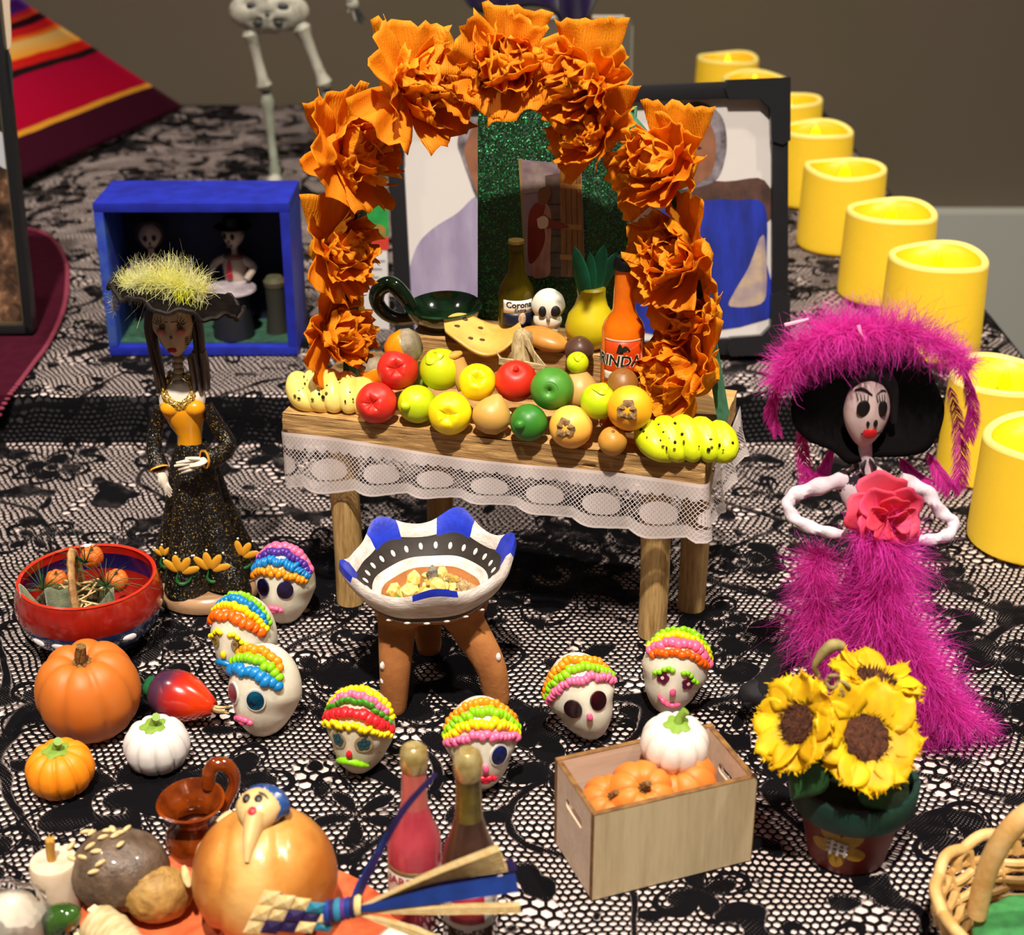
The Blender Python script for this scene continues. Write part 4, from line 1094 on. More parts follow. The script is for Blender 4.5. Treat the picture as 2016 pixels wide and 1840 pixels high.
text('Extra', 0.17, mat('0e1020', 0.5), t, 0.562, 0.92, 0.1, italic=0.2, bold=0.004)
mk('bottle_cap', lathe([(0.2, 2.80), (0.235, 2.81), (0.235, 2.9), (0, 2.92)], 18), mat('b89a50', 0.3, metal=0.7), t)

skc = TB(1079, 648, 3.95); skc.z = RZ
def skull_f(d):
    s = 1.0
    s -= 0.16 * max(0, -d.z) ** 1.2 * (abs(d.x) * 1.2 + 0.2)
    s += 0.03 * nz(d, 2.2, 4)
    return s
t = thing('clay_skull', 'white clay skull with black eye holes standing on the riser', 'skull', skc, 0.1)
CLW = clay('dcd8c6', rough=0.35)
mk('cranium', ball(0.50, 0.46, 0.52, 28, 20, skull_f, (0, 0, 1.05)), CLW, t)
mk('cheeks', ball(0.38, 0.34, 0.30, 20, 14, lambda d: 1 + 0.12 * abs(d.x) + 0.06 * nz(d, 3), (-0.03, -0.09, 0.66)), CLW, t)
mk('jaw', ball(0.32, 0.30, 0.27, 20, 14, lambda d: 1 + 0.05 * nz(d, 3), (0.02, -0.06, 0.38)), CLW, t)
mk('neck_peg', tube([(0.12, 0.05, 0.02), (0.14, 0.06, 0.45), (0.24, 0.1, 0.9)], [0.17, 0.16, 0.14], 12), CLW, t)
for s, w_ in ((-0.22, 0.12), (0.15, 0.16)): mk('eye_hole', ball(w_, 0.08, 0.17, 14, 10, c=(s, -0.41, 1.02)), mat('08070a', 0.6), t)
mk('nose_hole', ball(0.06, 0.06, 0.1, 10, 8, c=(-0.06, -0.46, 0.82)), mat('8a8272', 0.6), t)

pnc = TB(1162, 655, 3.75); pnc.z = RZ
t = thing('clay_pineapple', 'yellow clay pineapple with pointed green paper leaves', 'pineapple', pnc, 0.15)
YP = clay('c8b410', rough=0.45)
mk('pineapple_body', lathe([(0, 0), (0.42, 0.03), (0.68, 0.3), (0.74, 0.62), (0.66, 0.98), (0.48, 1.28), (0.40, 1.55), (0.42, 1.78), (0.36, 1.84), (0, 1.80)], 32,
     lambda r, z, a: (r * (1 + 0.03 * math.sin(3 * a + z * 2)) + 0.012 * math.sin(z * 18 + 3 * a), z)), YP, t)
LEAFP = mat('0c5a3c', 0.6, c2='1a7a58', vsc=1.5)
for k, (dx, ang, ln, w_) in enumerate(((-0.3, -0.26, 1.45, .34), (-0.05, -0.05, 1.2, .3), (0.1, 0.20, 1.4, .38), (0.25, 0.48, 1.25, .36), (0.02, 0.1, 1.0, .3), (-0.15, -0.5, 0.85, .28))):
    g = grid(lambda u, v: ((u - .5) * 2 * w_ * (1 - v) ** 0.7 * (0.6 + 0.8 * v), -0.10 * (1 - (2 * u - 1) ** 2) * (1 - v) + 0.06 * k - 0.2, ln * v), 6, 8)
    g.UV = None
    mk('leaf', g.rot(ang, 'Y').at(dx * 0.6, 0.02, 1.72), LEAFP, t, solid=0.02)

sod = TB(1224, 742, 1.95); sod.z = TZ
ORG_G = mat('e8760c', 0.12, sss=0.2, coat=0.6, c2='d86408', vsc=1, name='orange_soda')
HB = 1.24
pr_ = [(r_, z_ * HB) for r_, z_ in [(0, 0), (0.55, 0), (0.60, 0.07), (0.60, 2.32), (0.54, 2.48), (0.40, 2.64), (0.31, 2.78), (0.29, 3.2), (0.27, 3.72), (0, 3.74)]]
t = thing('soda_bottle', 'miniature orange soda bottle with a dark cap behind the fruit', 'bottle', sod, -0.08)
mk('glass', lathe(pr_, 30), ORG_G, t)
mk('bottle_cap', lathe([(a_, b_ + 3.72 * (HB - 1)) for a_, b_ in [(0.26, 3.70), (0.33, 3.72), (0.34, 3.82), (0.30, 3.98), (0.24, 4.06), (0, 4.08)]], 20, lambda r, z, a: (r * (1 + 0.03 * math.sin(10 * a)), z)), mat('0c0e0e', 0.3), t)
label_band(t, 'label_sheet', 0.612, 1.5, 2.75, -0.9, 1.15, mat('c8400e', 0.35))
label_band(t, 'label_edge', 0.617, 1.5, 2.75, 0.98, 1.15, mat('d8b8a0', 0.4), 4)
label_band(t, 'label_edge', 0.617, 2.70, 2.75, -0.9, 1.15, mat('e0c0a8', 0.4), 14)
label_band(t, 'label_edge', 0.616, 1.52, 1.80, -0.9, 0.5, mat('d8c4b0', 0.4), 10)
for k in range(3):
    g = grid(lambda u, v: (0.618 * math.sin(0.2 + 0.75 * u), -0.618 * math.cos(0.2 + 0.75 * u), 1.7 + 0.36 * k + 0.22 * u + 0.025 * v), 8, 1); g.UV = None
    mk('label_stripe', g, mat('f08a4a', 0.4), t)
for px_, w_, h_ in ((-0.12, 0.10, 0.14), (0.12, 0.14, 0.09)):
    mk('leaf_print', prism(sm([(-w_, -h_), (w_, -h_), (w_ * .6, h_ * .4), (0, h_), (-w_ * .5, h_ * .4)], 3), 0.01).map(lambda v: Vector((0.622 * math.sin(px_ + v.x / .62), -0.622 * math.cos(px_ + v.x / .62), 2.5 + v.z))), mat('14201a', 0.5), t)
text('MIRINDA', 0.44, mat('f0e0d0', 0.5), t, 0.620, 2.12, -0.55, italic=0.12, bold=0.028)
text('MIRINDA', 0.44, mat('10201a', 0.5), t, 0.626, 2.12, -0.55, italic=0.12, bold=0.008)

# dark green glazed dish with a curled handle
dc = T(3.55, 4.15, RZ)
GLZ = mat('0e1c10', 0.06, c2='1c3a20', vsc=2.2, coat=1.0, name='dark_glaze')
t = thing('glazed_dish', 'dark green glazed dish with a curled loop handle at the left of the riser', 'dish', dc, YAW)
dish = lathe([(0, 0.03), (0.55, 0.03), (0.85, 0.16), (1.12, 0.52), (1.16, 0.64), (1.10, 0.68), (1.03, 0.60), (0.8, 0.30), (0.4, 0.18), (0, 0.17)], 40, lambda r, z, a: (r * (1 + 0.03 * math.sin(2 * a)), z + 0.10 * max(0, math.sin(a)) * (r / 1.16)))
mk('bowl', dish, GLZ, t)
mk('handle', tube(cr([(-0.95, -0.1, 0.52), (-1.25, -0.12, 0.95), (-1.62, -0.12, 1.22), (-2.0, -0.1, 1.02), (-2.1, -0.08, 0.62), (-1.85, -0.05, 0.26), (-1.45, 0.0, 0.10), (-0.9, 0.05, 0.16)], 6), [0.2, 0.24, 0.25, 0.24, 0.22, 0.2, 0.18], 14), GLZ, t)

def sheetfood(name, label, cat, fn, m, par_loc, rz, solid=0.08, nu=20, nv=12):
    t = thing(name, label, cat, par_loc, rz)
    g = grid(fn, nu, nv); g.UV = None
    mk('folded_sheet', g, m, t, solid=solid); return t
qc = TB(948, 668, 3.1); 
TORT = clay('c8963e', c2='dcae5a', vsc=1.2)
def qfn(u, v):
    x = (u - 0.5) * 2.3; w_ = math.sqrt(max(0.0, 1 - (2 * u - 1) ** 2)) ** 0.8
    y = (v - 0.5) * 1.5 * w_
    return (x, y * 0.85 + 0.15, 0.28 * math.cos(x * 2.2 + 2.4) + 0.34 * y + 0.10 * x)
t = sheetfood('folded_tortilla', 'wavy tan clay tortilla with dark toasted spots on the riser', 'tortilla', qfn, TORT, Vector((qc.x, qc.y, RZ + 0.30)), YAW + 0.1, 0.09, 26, 14)
for u, v in ((0.17, 0.45), (0.24, 0.78), (0.36, 0.3), (0.44, 0.74), (0.5, 0.42)):
    p = Vector(qfn(u, v)); mk('toasted_spot', ball(0.10, 0.07, 0.035, 10, 6, c=(p.x, p.y, p.z + 0.045)), mat('4a3418', 0.7), t)
bc = TB(1072, 678, 3.2)
t = thing('clay_bread', 'oval brown clay bread roll behind the corn husk tamale', 'bread', Vector((bc.x, bc.y, RZ + 0.30)), YAW - 0.2, rot=(0, 0.15, YAW - 0.25))
mk('loaf', ball(0.78, 0.46, 0.30, 30, 18, lambda d: 1 - 0.08 * math.exp(-(d.y / 0.12) ** 2) * (d.z > 0) * (abs(d.x) < 0.8)), clay('b4742a', c2='c88a3c', vsc=1.5), t)
hc = TB(1030, 690, 2.75)
t = thing('husk_tamale', 'straw coloured corn husk tamale tied with fibre, between apple and bread', 'tamale', Vector((hc.x, hc.y, RZ - 0.12)), YAW)
HUSK = mat('dcc898', 0.7, c2='a8905c', vsc=2.0, stretch=(9, 9, 0.6), bump=0.03, bsc=6)
HUSKX = mat('dcc898', 0.7, c2='b49a66', vsc=2.0, stretch=(0.6, 9, 9), bump=0.03, bsc=6)
mk('wrapped_husk', tube(cr([(0.0, 0.0, -0.1), (-0.03, 0.05, 0.3), (0.0, 0.1, 0.62), (0.04, 0.16, 0.76)], 4), [0.52, 0.5, 0.46, 0.30], 22, 0.62, fn=lambda t_, a: 1 + 0.035 * math.sin(11 * a)), HUSK, t)
for k in range(9):
    mk('husk_fold', tube(cr([(0.15 + U(-.05, .1), -0.30, 0.62 + U(-.1, .05)), (0.36 + U(-.05, .05), -0.34, 0.30), (0.45 + 0.04 * k, -0.34, -0.06 + U(-.04, .04))], 4), [0.05, 0.05, 0.02], 6), HUSK, t)
for k in range(4):
    mk('tie_fibre', tube(cr([(-0.62, -0.34, -0.02 - 0.05 * k), (0.0, -0.42, 0.0 - 0.05 * k), (0.75, -0.34, -0.10 - 0.05 * k + 0.02 * k)], 5), 0.035, 6), HUSKX, t)
mk('husk_tip', tube(cr([(-0.5, -0.2, -0.15), (-0.66, -0.26, 0.02), (-0.72, -0.28, 0.18)], 3), [0.08, 0.09, 0.02], 8, 0.4), HUSK, t)
ch = TB(1112, 655, 3.6)
t = tag(mk('husk_scrap', grid(lambda u, v: (0.28 * (u - .5), 0.2 * (v - .5), 0.05 * math.sin(u * 5) + 0.06 * v), 6, 6), mat('c8aa60', 0.6), None, Vector((ch.x, ch.y, RZ + 0.06)), (0.3, 0, 0.4), solid=0.02),
        'curled tan husk scrap lying at the foot of the clay skull', 'scrap')
# ================================================================== catrina in the black dress
CB = P(412, 1163); CB.z = 0
def L(px, py, dy=0.0):                  # local point of the doll seen at a pixel
    return PY(px, py, CB.y + dy) - CB
t = thing('catrina_doll', 'skeleton lady figurine in a black dress and black hat with a yellow feather', 'figurine', CB, 0)
mk('wooden_base', lathe([(0, 0), (1.5, 0), (1.60, 0.08), (1.63, 0.28), (1.58, 0.44), (1.46, 0.52), (1.40, 0.50), (0, 0.52)], 48), wood('a88462', '8a6648', 0, 2.0, 0.25, 0.002), t)
GLIT = glitter('0d0b08', 'c09a40', 30, 0.965, 0.42, 0.7)
# skirt: bell with heavy lobes, swung to the right at the hem
w0 = L(377, 868)
def skirt(u, v):
    a = 2 * PI * u
    z = w0.z + (0.56 - w0.z) * v
    r = 0.36 + 0.42 * min(1, v * 5) ** 0.7 * 0.55 + 0.86 * v ** 1.5
    lob = 0.40 + 0.10 * v
    r *= 1 + lob * (abs(math.sin(2.5 * a + 0.35)) - 0.55) * (0.25 + 0.75 * v)
    cx = w0.x * (1 - v) + (-0.02) * v; 
    if v > 0.96: r *= 0.96; z += 0.0
    z += 0.07 * math.sin(5 * a + 0.7) * v ** 3
    return (cx + r * math.cos(a) * 1.08, r * math.sin(a) * 0.92 - 0.02 * v, z)
sk_ = grid(skirt, 72, 26, cu=True); sk_.UV = None
skirt_o = mk('skirt', sk_, GLIT, t, sharp=0)
def on_skirt(px, z):                    # front of the skirt below a pixel column
    best = None
    for k in range(200):
        u = 0.5 + 0.5 * k / 200
        v = (z - w0.z) / (0.56 - w0.z); q = Vector(skirt(u, v))
        d = abs(q.x - px)
        if best is None or d < best[0]: best = (d, q)
    return best[1]
YFL = clay('e09a28'); GVN = clay('1e5a2a'); DOT = mat('efe6d8', 0.4)
for px_, py_, s in ((356, 1122, 1.5), (412, 1126, 1.55), (478, 1112, 1.4), (312, 1118, 0.9)):
    x = L(px_, py_, -1.2).x; zc = L(px_, py_, -1.3).z
    zc = max(0.98, zc - 0.1); b = on_skirt(x, zc); b = Vector((b.x, b.y - 0.06, zc))
    fo = mk('painted_flower', tube(cr([(b.x - 0.05, b.y, b.z + 0.02), (b.x - 0.10, b.y - 0.04, b.z - 0.22), (b.x + 0.05, b.y - 0.05, b.z - 0.34), (b.x + 0.26, b.y + 0.02, b.z - 0.26), (b.x + 0.34, b.y + 0.05, b.z - 0.12)], 4), [0.02, 0.045, 0.05, 0.04, 0.02], 6), GVN, t)
    for k, an in enumerate((-0.75, -0.15, 0.55, 1.25)):
        if k == 3 and s < 0.95: continue
        d = Vector((math.sin(an), 0, math.cos(an)))
        c = b + d * 0.24 * s + Vector((0, -0.01, 0))
        g = ball(0.085 * s, 0.04, 0.19 * s, 10, 8).rot(an, 'Y').at(c)
        mk('petal_stroke', g, YFL, fo)
        if k < 3: mk('dot', ball(0.035, 0.03, 0.035, 8, 6, c=tuple(b + d * 0.47 * s + Vector((0.05, 0, 0)))), DOT, fo)
    mk('green_curl', tube([(b.x + 0.42 + 0.12 * math.cos(a) * (1 - a / 12), b.y + 0.06, b.z - 0.05 + 0.14 * math.sin(a) * (1 - a / 12)) for a in [0.5 * i for i in range(14)]], 0.022, 6), GVN, fo)
# bodice, chest, neck
WHT = clay('ece4d6', rough=0.4)
AMB = mat('f0a014', 0.3, coat=0.4, name='amber_satin')
def ell(px, py, rx, ry, dy=0.0):
    p = L(px, py, dy); return p, rx, ry
def loft(rows, n=24):
    V = []; Fc = []
    for p, rx, ry in rows:
        for i in range(n):
            a = 2 * PI * i / n; V.append((p.x + rx * math.cos(a), p.y + ry * math.sin(a), p.z))
    for j in range(len(rows) - 1):
        for i in range(n): Fc.append((j * n + i, j * n + (i + 1) % n, (j + 1) * n + (i + 1) % n, (j + 1) * n + i))
    Fc += [tuple(reversed(range(n))), tuple(range((len(rows) - 1) * n, len(rows) * n))]
    return Geo(V, Fc)
mk('bodice', loft([ell(374, 872, .37, .32), ell(373, 855, .36, .31), ell(367, 835, .48, .36, -.02), ell(361, 812, .62, .42, -.05), ell(359, 795, .66, .40, -.05), ell(359, 786, .60, .34, -.04)]), AMB, t)
for sx in (-22, 24): mk('bodice_cup', ball(0.32, 0.26, 0.26, 16, 12, c=tuple(L(359 + sx, 803, -0.26))), AMB, t)
mk('chest', loft([ell(359, 800, .66, .36), ell(359, 780, .70, .34), ell(358, 768, .66, .30), ell(356, 758, .34, .22), ell(354, 752, .16, .15)]), WHT, t)
NECK = clay('a8977e', rough=0.45)
for k in range(6): mk('vertebra', ball(0.17, 0.16, 0.11, 12, 8, c=tuple(L(352 - (k % 2) * 2, 752 - 11.5 * k))), NECK, t)
NK = glitter('8a6414', 'ffd870', 26, 0.55, 0.25, 0.4)
nk = [L(352 + 27 * math.sin(a), 768 - 32 * math.cos(a), -0.40 + 0.55 * (math.cos(a) * 0.5 + 0.5)) for a in [2 * PI * i / 26 for i in range(26)]]
mk('necklace', gsum([ball(0.10 + 0.03 * (1 - math.cos(2 * PI * i / 26)) , 0.1, 0.10 + 0.03 * (1 - math.cos(2 * PI * i / 26)), 8, 6, c=tuple(p)) for i, p in enumerate(nk)]), NK, t)
# arms
SLV = GLIT
def arm(pts, rad, cuff, hand):
    p = cr([L(*q) for q in pts], 5)
    mk('sleeve', tube(p, rad, 14), SLV, t)
    e = p[-1]; d = (p[-1] - p[-3]).normalized()
    q = d.to_track_quat('Z', 'Y').to_matrix().to_4x4()
    mk('cuff', lathe([(0.20, -0.06), (0.27, 0.0), (0.29, 0.06), (0.22, 0.05)], 18).xf(Matrix.Translation(e) @ q), mat('d8962a', 0.4), t)
arm([(316, 802, 0), (306, 845, .0), (304, 885, -.25), (313, 920, -.55)], [0.21, 0.22, 0.23, 0.28], 0, 0)
arm([(404, 798, 0), (430, 840, .0), (449, 875, -.15), (432, 895, -.55), (405, 903, -.85)], [0.21, 0.23, 0.25, 0.27, 0.27], 0, 0)
HND = clay('dccfba')
h0 = L(316, 928, -0.6)
mk('hand', tube(cr([h0, L(321, 942, -.68), L(329, 962, -.72)], 4), [0.13, 0.15, 0.10], 12, 0.6), HND, t)
for k, (a, b) in enumerate((((319, 948), (334, 978)), ((322, 950), (337, 976)), ((325, 950), (338, 970)), ((328, 950), (338, 965)), ((314, 938), (316, 956)))):
    mk('finger', tube(cr([L(*a, -.68), L((a[0] + b[0]) / 2 - 1, (a[1] + b[1]) / 2, -.76), L(*b, -.74)], 3), [0.055, 0.05, 0.03], 8), HND, t)
h1 = L(398, 908, -0.95)
mk('hand', tube(cr([L(404, 905, -.9), L(392, 910, -1.02), L(374, 914, -1.06)], 4), [0.15, 0.21, 0.16], 12, 0.55), HND, t)
for k, (a, b) in enumerate((((382, 905), (348, 911)), ((380, 911), (344, 917)), ((380, 917), (352, 924)), ((382, 922), (358, 930)), ((392, 903), (366, 902)))):
    mk('finger', tube(cr([L(*a, -1.08), L((a[0] + b[0]) / 2, (a[1] + b[1]) / 2, -1.16), L(*b, -1.08)], 3), [0.065, 0.06, 0.04], 8), HND, t)
# head
hc_ = L(343, 636, -0.05)
FACE = clay('b8a488', rough=0.45)
def catf(d):
    zz = d.z
    w = 1.0 if zz > 0 else 1 - 0.42 * (-zz) ** 1.3
    p = Vector((d.x * w, d.y * (1 - 0.12 * max(0, -zz)), zz))
    for sx, sz in ((-0.36, 0.05), (0.34, 0.06)):
        if d.y < 0:
            k = math.exp(-((d.x - sx) ** 2 + (d.z - sz) ** 2) / 0.045); p.y += 0.36 * k
    if d.y < 0:
        p.y -= 0.06 * math.exp(-(d.x ** 2 + (d.z + 0.55) ** 2) / 0.06)
        p.x *= 1 - 0.10 * math.exp(-((d.z + 0.32) / 0.14) ** 2)
    return p
RH = 0.03 
ho = mk('head', ball(0.66, 0.60, 0.98, 44, 34, catf, tuple(hc_)), FACE, t)
def onhead(x, z): return (hc_.x + x, hc_.y - 0.58, hc_.z + z)
for sx in (-0.22, 0.20):
    mk('eye_shadow', ball(0.17, 0.06, 0.17, 16, 10, c=(hc_.x + sx, hc_.y - 0.36, hc_.z + 0.06)), mat('6e5a34', 0.7, c2='54441f', vsc=3), ho)
    for k in range(4):
        a = (0.5 + 0.32 * k) if sx > 0 else (PI - 0.5 - 0.32 * k)
        q = Vector((hc_.x + sx + 0.19 * math.cos(a), hc_.y - 0.56 + 0.1 * abs(math.cos(a)), hc_.z + 0.07 + 0.19 * math.sin(a)))
        e = q + Vector((0.13 * math.cos(a), 0.03, 0.14 * math.sin(a)))
        mk('eyelash', tube([q, (q + e) / 2 + Vector((0, -.02, -.02)), e], [0.016, 0.012, 0.006], 5), BLACK, ho)
    s = 1 if sx > 0 else -1
    mk('lash_line', tube(cr([(hc_.x + sx - 0.16 * s, hc_.y - 0.56, hc_.z + 0.23), (hc_.x + sx, hc_.y - 0.58, hc_.z + 0.25), (hc_.x + sx + 0.18 * s, hc_.y - 0.45, hc_.z + 0.12)], 3), 0.013, 5), BLACK, ho)
    mk('blush', ball(0.13, 0.04, 0.09, 10, 8, c=(hc_.x + sx * 1.35, hc_.y - 0.47, hc_.z - 0.10)), mat('c8746a', 0.6), ho)
mk('nose_hole', ball(0.045, 0.04, 0.06, 8, 6, c=onhead(0.0, -0.22)), mat('6a583c', 0.7), ho)
for sx in (-1, 1): mk('lip', ball(0.09, 0.05, 0.075, 10, 8, c=(hc_.x + 0.05 * sx, hc_.y - 0.60, hc_.z - 0.60)), mat('a81a1c', 0.35), ho)
for k in range(5): mk('cheek_stroke', tube([(hc_.x + 0.36, hc_.y - 0.40, hc_.z - 0.26 - 0.06 * k), (hc_.x + 0.43, hc_.y - 0.32, hc_.z - 0.28 - 0.06 * k)], 0.014, 5), mat('3a2e20', 0.7), ho)
# hair
HAIRM = mat('3c3028', 0.45, c2='2a211c', vsc=3, stretch=(6, 6, 0.4), bump=0.02, bsc=6)
GREYH = mat('6e6864', 0.45, c2='524c48', vsc=3, stretch=(6, 6, 0.4))
for xs in ([(300, 596), (292, 640), (303, 700), (318, 768)], [(305, 596), (300, 650), (313, 710), (326, 766)], [(297, 600), (296, 660), (308, 730), (312, 772)]):
    mk('hair_lock', tube(cr([L(x, y, -0.12) for x, y in xs], 5), [0.25, 0.27, 0.22, 0.12], 10, 0.45), HAIRM, t)
for xs, m in (([(380, 590), (393, 640), (398, 700), (404, 762)], HAIRM), ([(372, 592), (385, 650), (390, 705), (396, 764)], HAIRM), ([(385, 690), (390, 720), (393, 745), (396, 770)], GREYH), ([(398, 690), (404, 715), (407, 742), (409, 764)], GREYH), ([(376, 700), (380, 725), (384, 750), (384, 768)], GREYH)):
    mk('hair_lock', tube(cr([L(x, y, -0.10) for x, y in xs], 5), [0.24, 0.24, 0.22, 0.16], 10, 0.45), m, t)
mk('hair_cap', ball(0.74, 0.66, 0.62, 24, 16, lambda d: 1.0 if (d.y > -0.2 or d.z > 0.45) else 0.86, (hc_.x + 0.02, hc_.y + 0.16, hc_.z + 0.42)), HAIRM, t)
# hat
HATM = mat('0c0908', 0.85, c2='14100e', vsc=2, bump=0.02, bsc=6, spec=0.05)
hx = L(350, 575, 0.1)
def brim(u, v):
    a = 2 * PI * u; r = 0.45 + 1.45 * v
    z = 0.10 * v * math.sin(9 * a + 0.8) * v + 0.05 * nz((math.cos(a) * 3, math.sin(a) * 3, v), 2) * v - 0.16 * v * v
    return (r * math.cos(a), r * math.sin(a) * 0.95, z)
bm_ = grid(brim, 96, 10, cu=True); bm_.UV = None
MH = Matrix.Translation(hx) @ Matrix.Rotation(math.radians(14), 4, 'Y') @ Matrix.Rotation(math.radians(-8), 4, 'X')
hb = mk('hat_brim', bm_.xf(MH), HATM, t, sharp=0, solid=0.05)
ruf = tube([Vector(brim(i / 120, 1.0)) + Vector((0, 0, 0.03 * math.sin(i * 1.3))) for i in range(120)], 0.07, 6, closed=True, fn=None)
mk('hat_ruffle', ruf.xf(MH), mat('2c2624', 0.7, c2='14100e', vsc=4, spec=0.2), t)
mk('hat_crown', lathe([(0.56, -0.05), (0.55, 0.25), (0.48, 0.38), (0, 0.40)], 24).xf(MH), HATM, t)
# yellow feather
def plume(spine, n, length, width, spread, droop, seed, up=(0, 0, 1), side=None):
    rnd = random.Random(seed); out = []
    for k in range(n):
        f = rnd.random(); i = f * (len(spine) - 1); j = min(int(i), len(spine) - 2)
        p = spine[j].lerp(spine[j + 1], i - j); tg = (spine[j + 1] - spine[j]).normalized()
        d = Vector((rnd.gauss(0, 1), rnd.gauss(0, 1), rnd.gauss(0, 1)))
        if side is not None: d = d * 0.6 + Vector(side) * rnd.uniform(0.1, 1.3)
        d -= tg * d.dot(tg) * 0.6
        d.normalize(); d = (d + tg * spread * rnd.uniform(-0.6, 0.9)).normalized()
        ln = length * rnd.uniform(0.35, 1.0) * (0.6 + 0.4 * math.sin(PI * min(1, f * 1.1)))
        if rnd.random() < 0.05: ln *= 1.35
        wob = Vector((rnd.gauss(0, 1), rnd.gauss(0, 1), rnd.gauss(0, 1))) * 0.16 * ln
        e = p + d * ln + Vector((0, 0, -droop * ln))
        pts = [p, p.lerp(e, 0.33) + wob * 0.6 + Vector((0, 0, droop * ln * .2)), p.lerp(e, 0.68) + wob * 0.8 + Vector((0, 0, droop * ln * .15)), e]
        for q_ in pts: q_.z = max(q_.z, 0.04 + 0.1 * rnd.random())
        out.append((pts, width * rnd.uniform(0.6, 1.3)))
    return out
YF = fuzz('f6f49a', 'efeec4', 0.5)
sp = cr([L(402, 580, -.55), L(372, 566, -.7), L(330, 562, -.7), (L(285, 556, -.6)), L(245, 566, -.5)], 5)
fy = mk('yellow_feather', strands(plume(sp, 2000, 1.15, 0.0085, 0.5, 0.06, 5, side=(0, -0.15, 0.75))), YF, t, smooth=False)
mk('feather_quill', tube(sp, [0.05, 0.04, 0.03, 0.02], 6), mat('d8dc60', 0.5), fy)
mk('feather_fringe', strands(plume(cr([L(345, 575, -.95), L(375, 572, -.95)], 4), 90, 0.5, 0.012, 0.2, 0.5, 6, side=(0, -0.5, -0.6))), fuzz('dce030', 'd8dc60', 0.3), fy, smooth=False)
mk('feather_fringe', strands(plume(cr([L(240, 572, -.2), L(222, 590, -.1), L(226, 612, 0)], 4), 160, 0.35, 0.010, 0.2, 0.1, 7)), fuzz('d8d4a0', 'c8c490', 0.4), fy, smooth=False)

# ================================================================== catrina with the magenta feathers
CB = P(1700, 1425); CB.z = 0; CB.x = 9.05
t = thing('feathered_catrina', 'paper skeleton lady with a wide black hat and magenta feather boa', 'figurine', CB, 0)
BLK = mat('09080a', 0.75, c2='120f14', vsc=2, bump=0.01, bsc=8)
def gown(u, v):
    a = 2 * PI * u
    z = 5.2 * (1 - v) + 0.02
    r = 0.50 + 0.2 * v + 0.45 * v ** 2
    cx = L(1720, 1060).x * (1 - v) + (-0.35) * v - 0.6 * v ** 4 * max(0, -math.cos(a)) ** 2
    return (cx + r * math.cos(a) * 1.1 * (1 + 0.06 * math.sin(6 * a)), r * math.sin(a) * 0.9, z)
g = grid(gown, 60, 20, cu=True); g.UV = None
mk('gown', g, mat('14060f', 0.75, c2='2a0a24', vsc=1.0), t, sharp=0)
mk('gown_train', ball(0.75, 0.45, 0.42, 24, 16, lambda d: 1 + 0.12 * nz(d, 2.0), tuple(L(1500, 1395, 0.1) + Vector((0.1, 0, 0.50)))), BLK, t)
mk('gown_train', tube(cr([L(1465, 1398, .1) + Vector((0, 0, .32)), L(1505, 1350, .1), L(1560, 1270, .2), L(1620, 1180, .2)], 5), [0.30, 0.42, 0.5, 0.5], 14, 0.6), BLK, t)
PAP = mat('d6ccd0', 0.65, c2='c4b4be', vsc=2, bump=0.02, bsc=7)
MOT = NT('inked_paper'); v_ = MOT.obj(); nn_ = MOT.noise(v_, 2.0, 5, 0.7)
b_ = MOT.bsdf(Base_Color=MOT.ramp(nn_, [(0.50, lin('d6c8ce')), (0.535, lin('4a2a48')), (0.56, lin('140d14'))]), Roughness=0.6)
MOT = MOT.done(b_.outputs[0])
mk('torso', loft([ell(1735, 1080, .62, .45), ell(1728, 1020, .72, .48), ell(1718, 965, .86, .46), ell(1712, 945, .72, .40), ell(1706, 925, .42, .30), ell(1703, 905, .22, .20), ell(1702, 885, .19, .18)], 28), MOT, t)
mk('neck', tube([L(1708, 925, -.12), L(1704, 895, -.15), L(1703, 872, -.16)], [0.22, 0.17, 0.17], 14), PAP, t)
for (a, b, c) in (((1705, 905), (1698, 918), (1702, 935)), ((1712, 903), (1722, 920), (1720, 938))):
    mk('collarbone_mark', tube(cr([L(*a, -.36), L(*b, -.42), L(*c, -.44)], 3), [0.02, 0.06, 0.015], 6), mat('120c12', 0.7), t)
def twist(pts, r): 
    p = cr([L(*q) for q in pts], 7)
    g = tube(p, r, 12, fn=lambda t_, a: 1 + 0.16 * math.sin(2 * a + t_ * 42))
    return mk('twisted_arm', g, PAP, t)
twist([(1668, 942, 0), (1610, 958, -.1), (1562, 975, -.3), (1552, 1000, -.55), (1575, 1028, -.8), (1625, 1046, -1.0), (1668, 1052, -1.05)], [0.22, 0.2, 0.17, 0.15, 0.16, 0.14, 0.11])
twist([(1770, 945, 0), (1822, 968, -.1), (1850, 1005, -.3), (1876, 1028, -.5), (1866, 1052, -.75), (1830, 1062, -.95), (1785, 1062, -1.0)], [0.22, 0.19, 0.16, 0.15, 0.15, 0.14, 0.10])
for xs in ([(1668, 1052), (1680, 1050), (1694, 1046)], [(1668, 1053), (1682, 1054), (1696, 1053)], [(1668, 1055), (1680, 1058), (1692, 1059)], [(1666, 1056), (1676, 1061), (1685, 1064)], [(1662, 1049), (1670, 1043), (1680, 1040)]):
    mk('finger', tube(cr([L(x, y, -1.05) for x, y in xs], 3), [0.05, 0.045, 0.03], 7), PAP, t)
for xs in ([(1785, 1062), (1772, 1058), (1758, 1054)], [(1785, 1063), (1770, 1062), (1756, 1060)], [(1785, 1064), (1772, 1066), (1760, 1066)], [(1787, 1066), (1776, 1070), (1766, 1071)], [(1790, 1060), (1782, 1053), (1772, 1050)]):
    mk('finger', tube(cr([L(x, y, -1.0) for x, y in xs], 3), [0.05, 0.045, 0.03], 7), PAP, t)
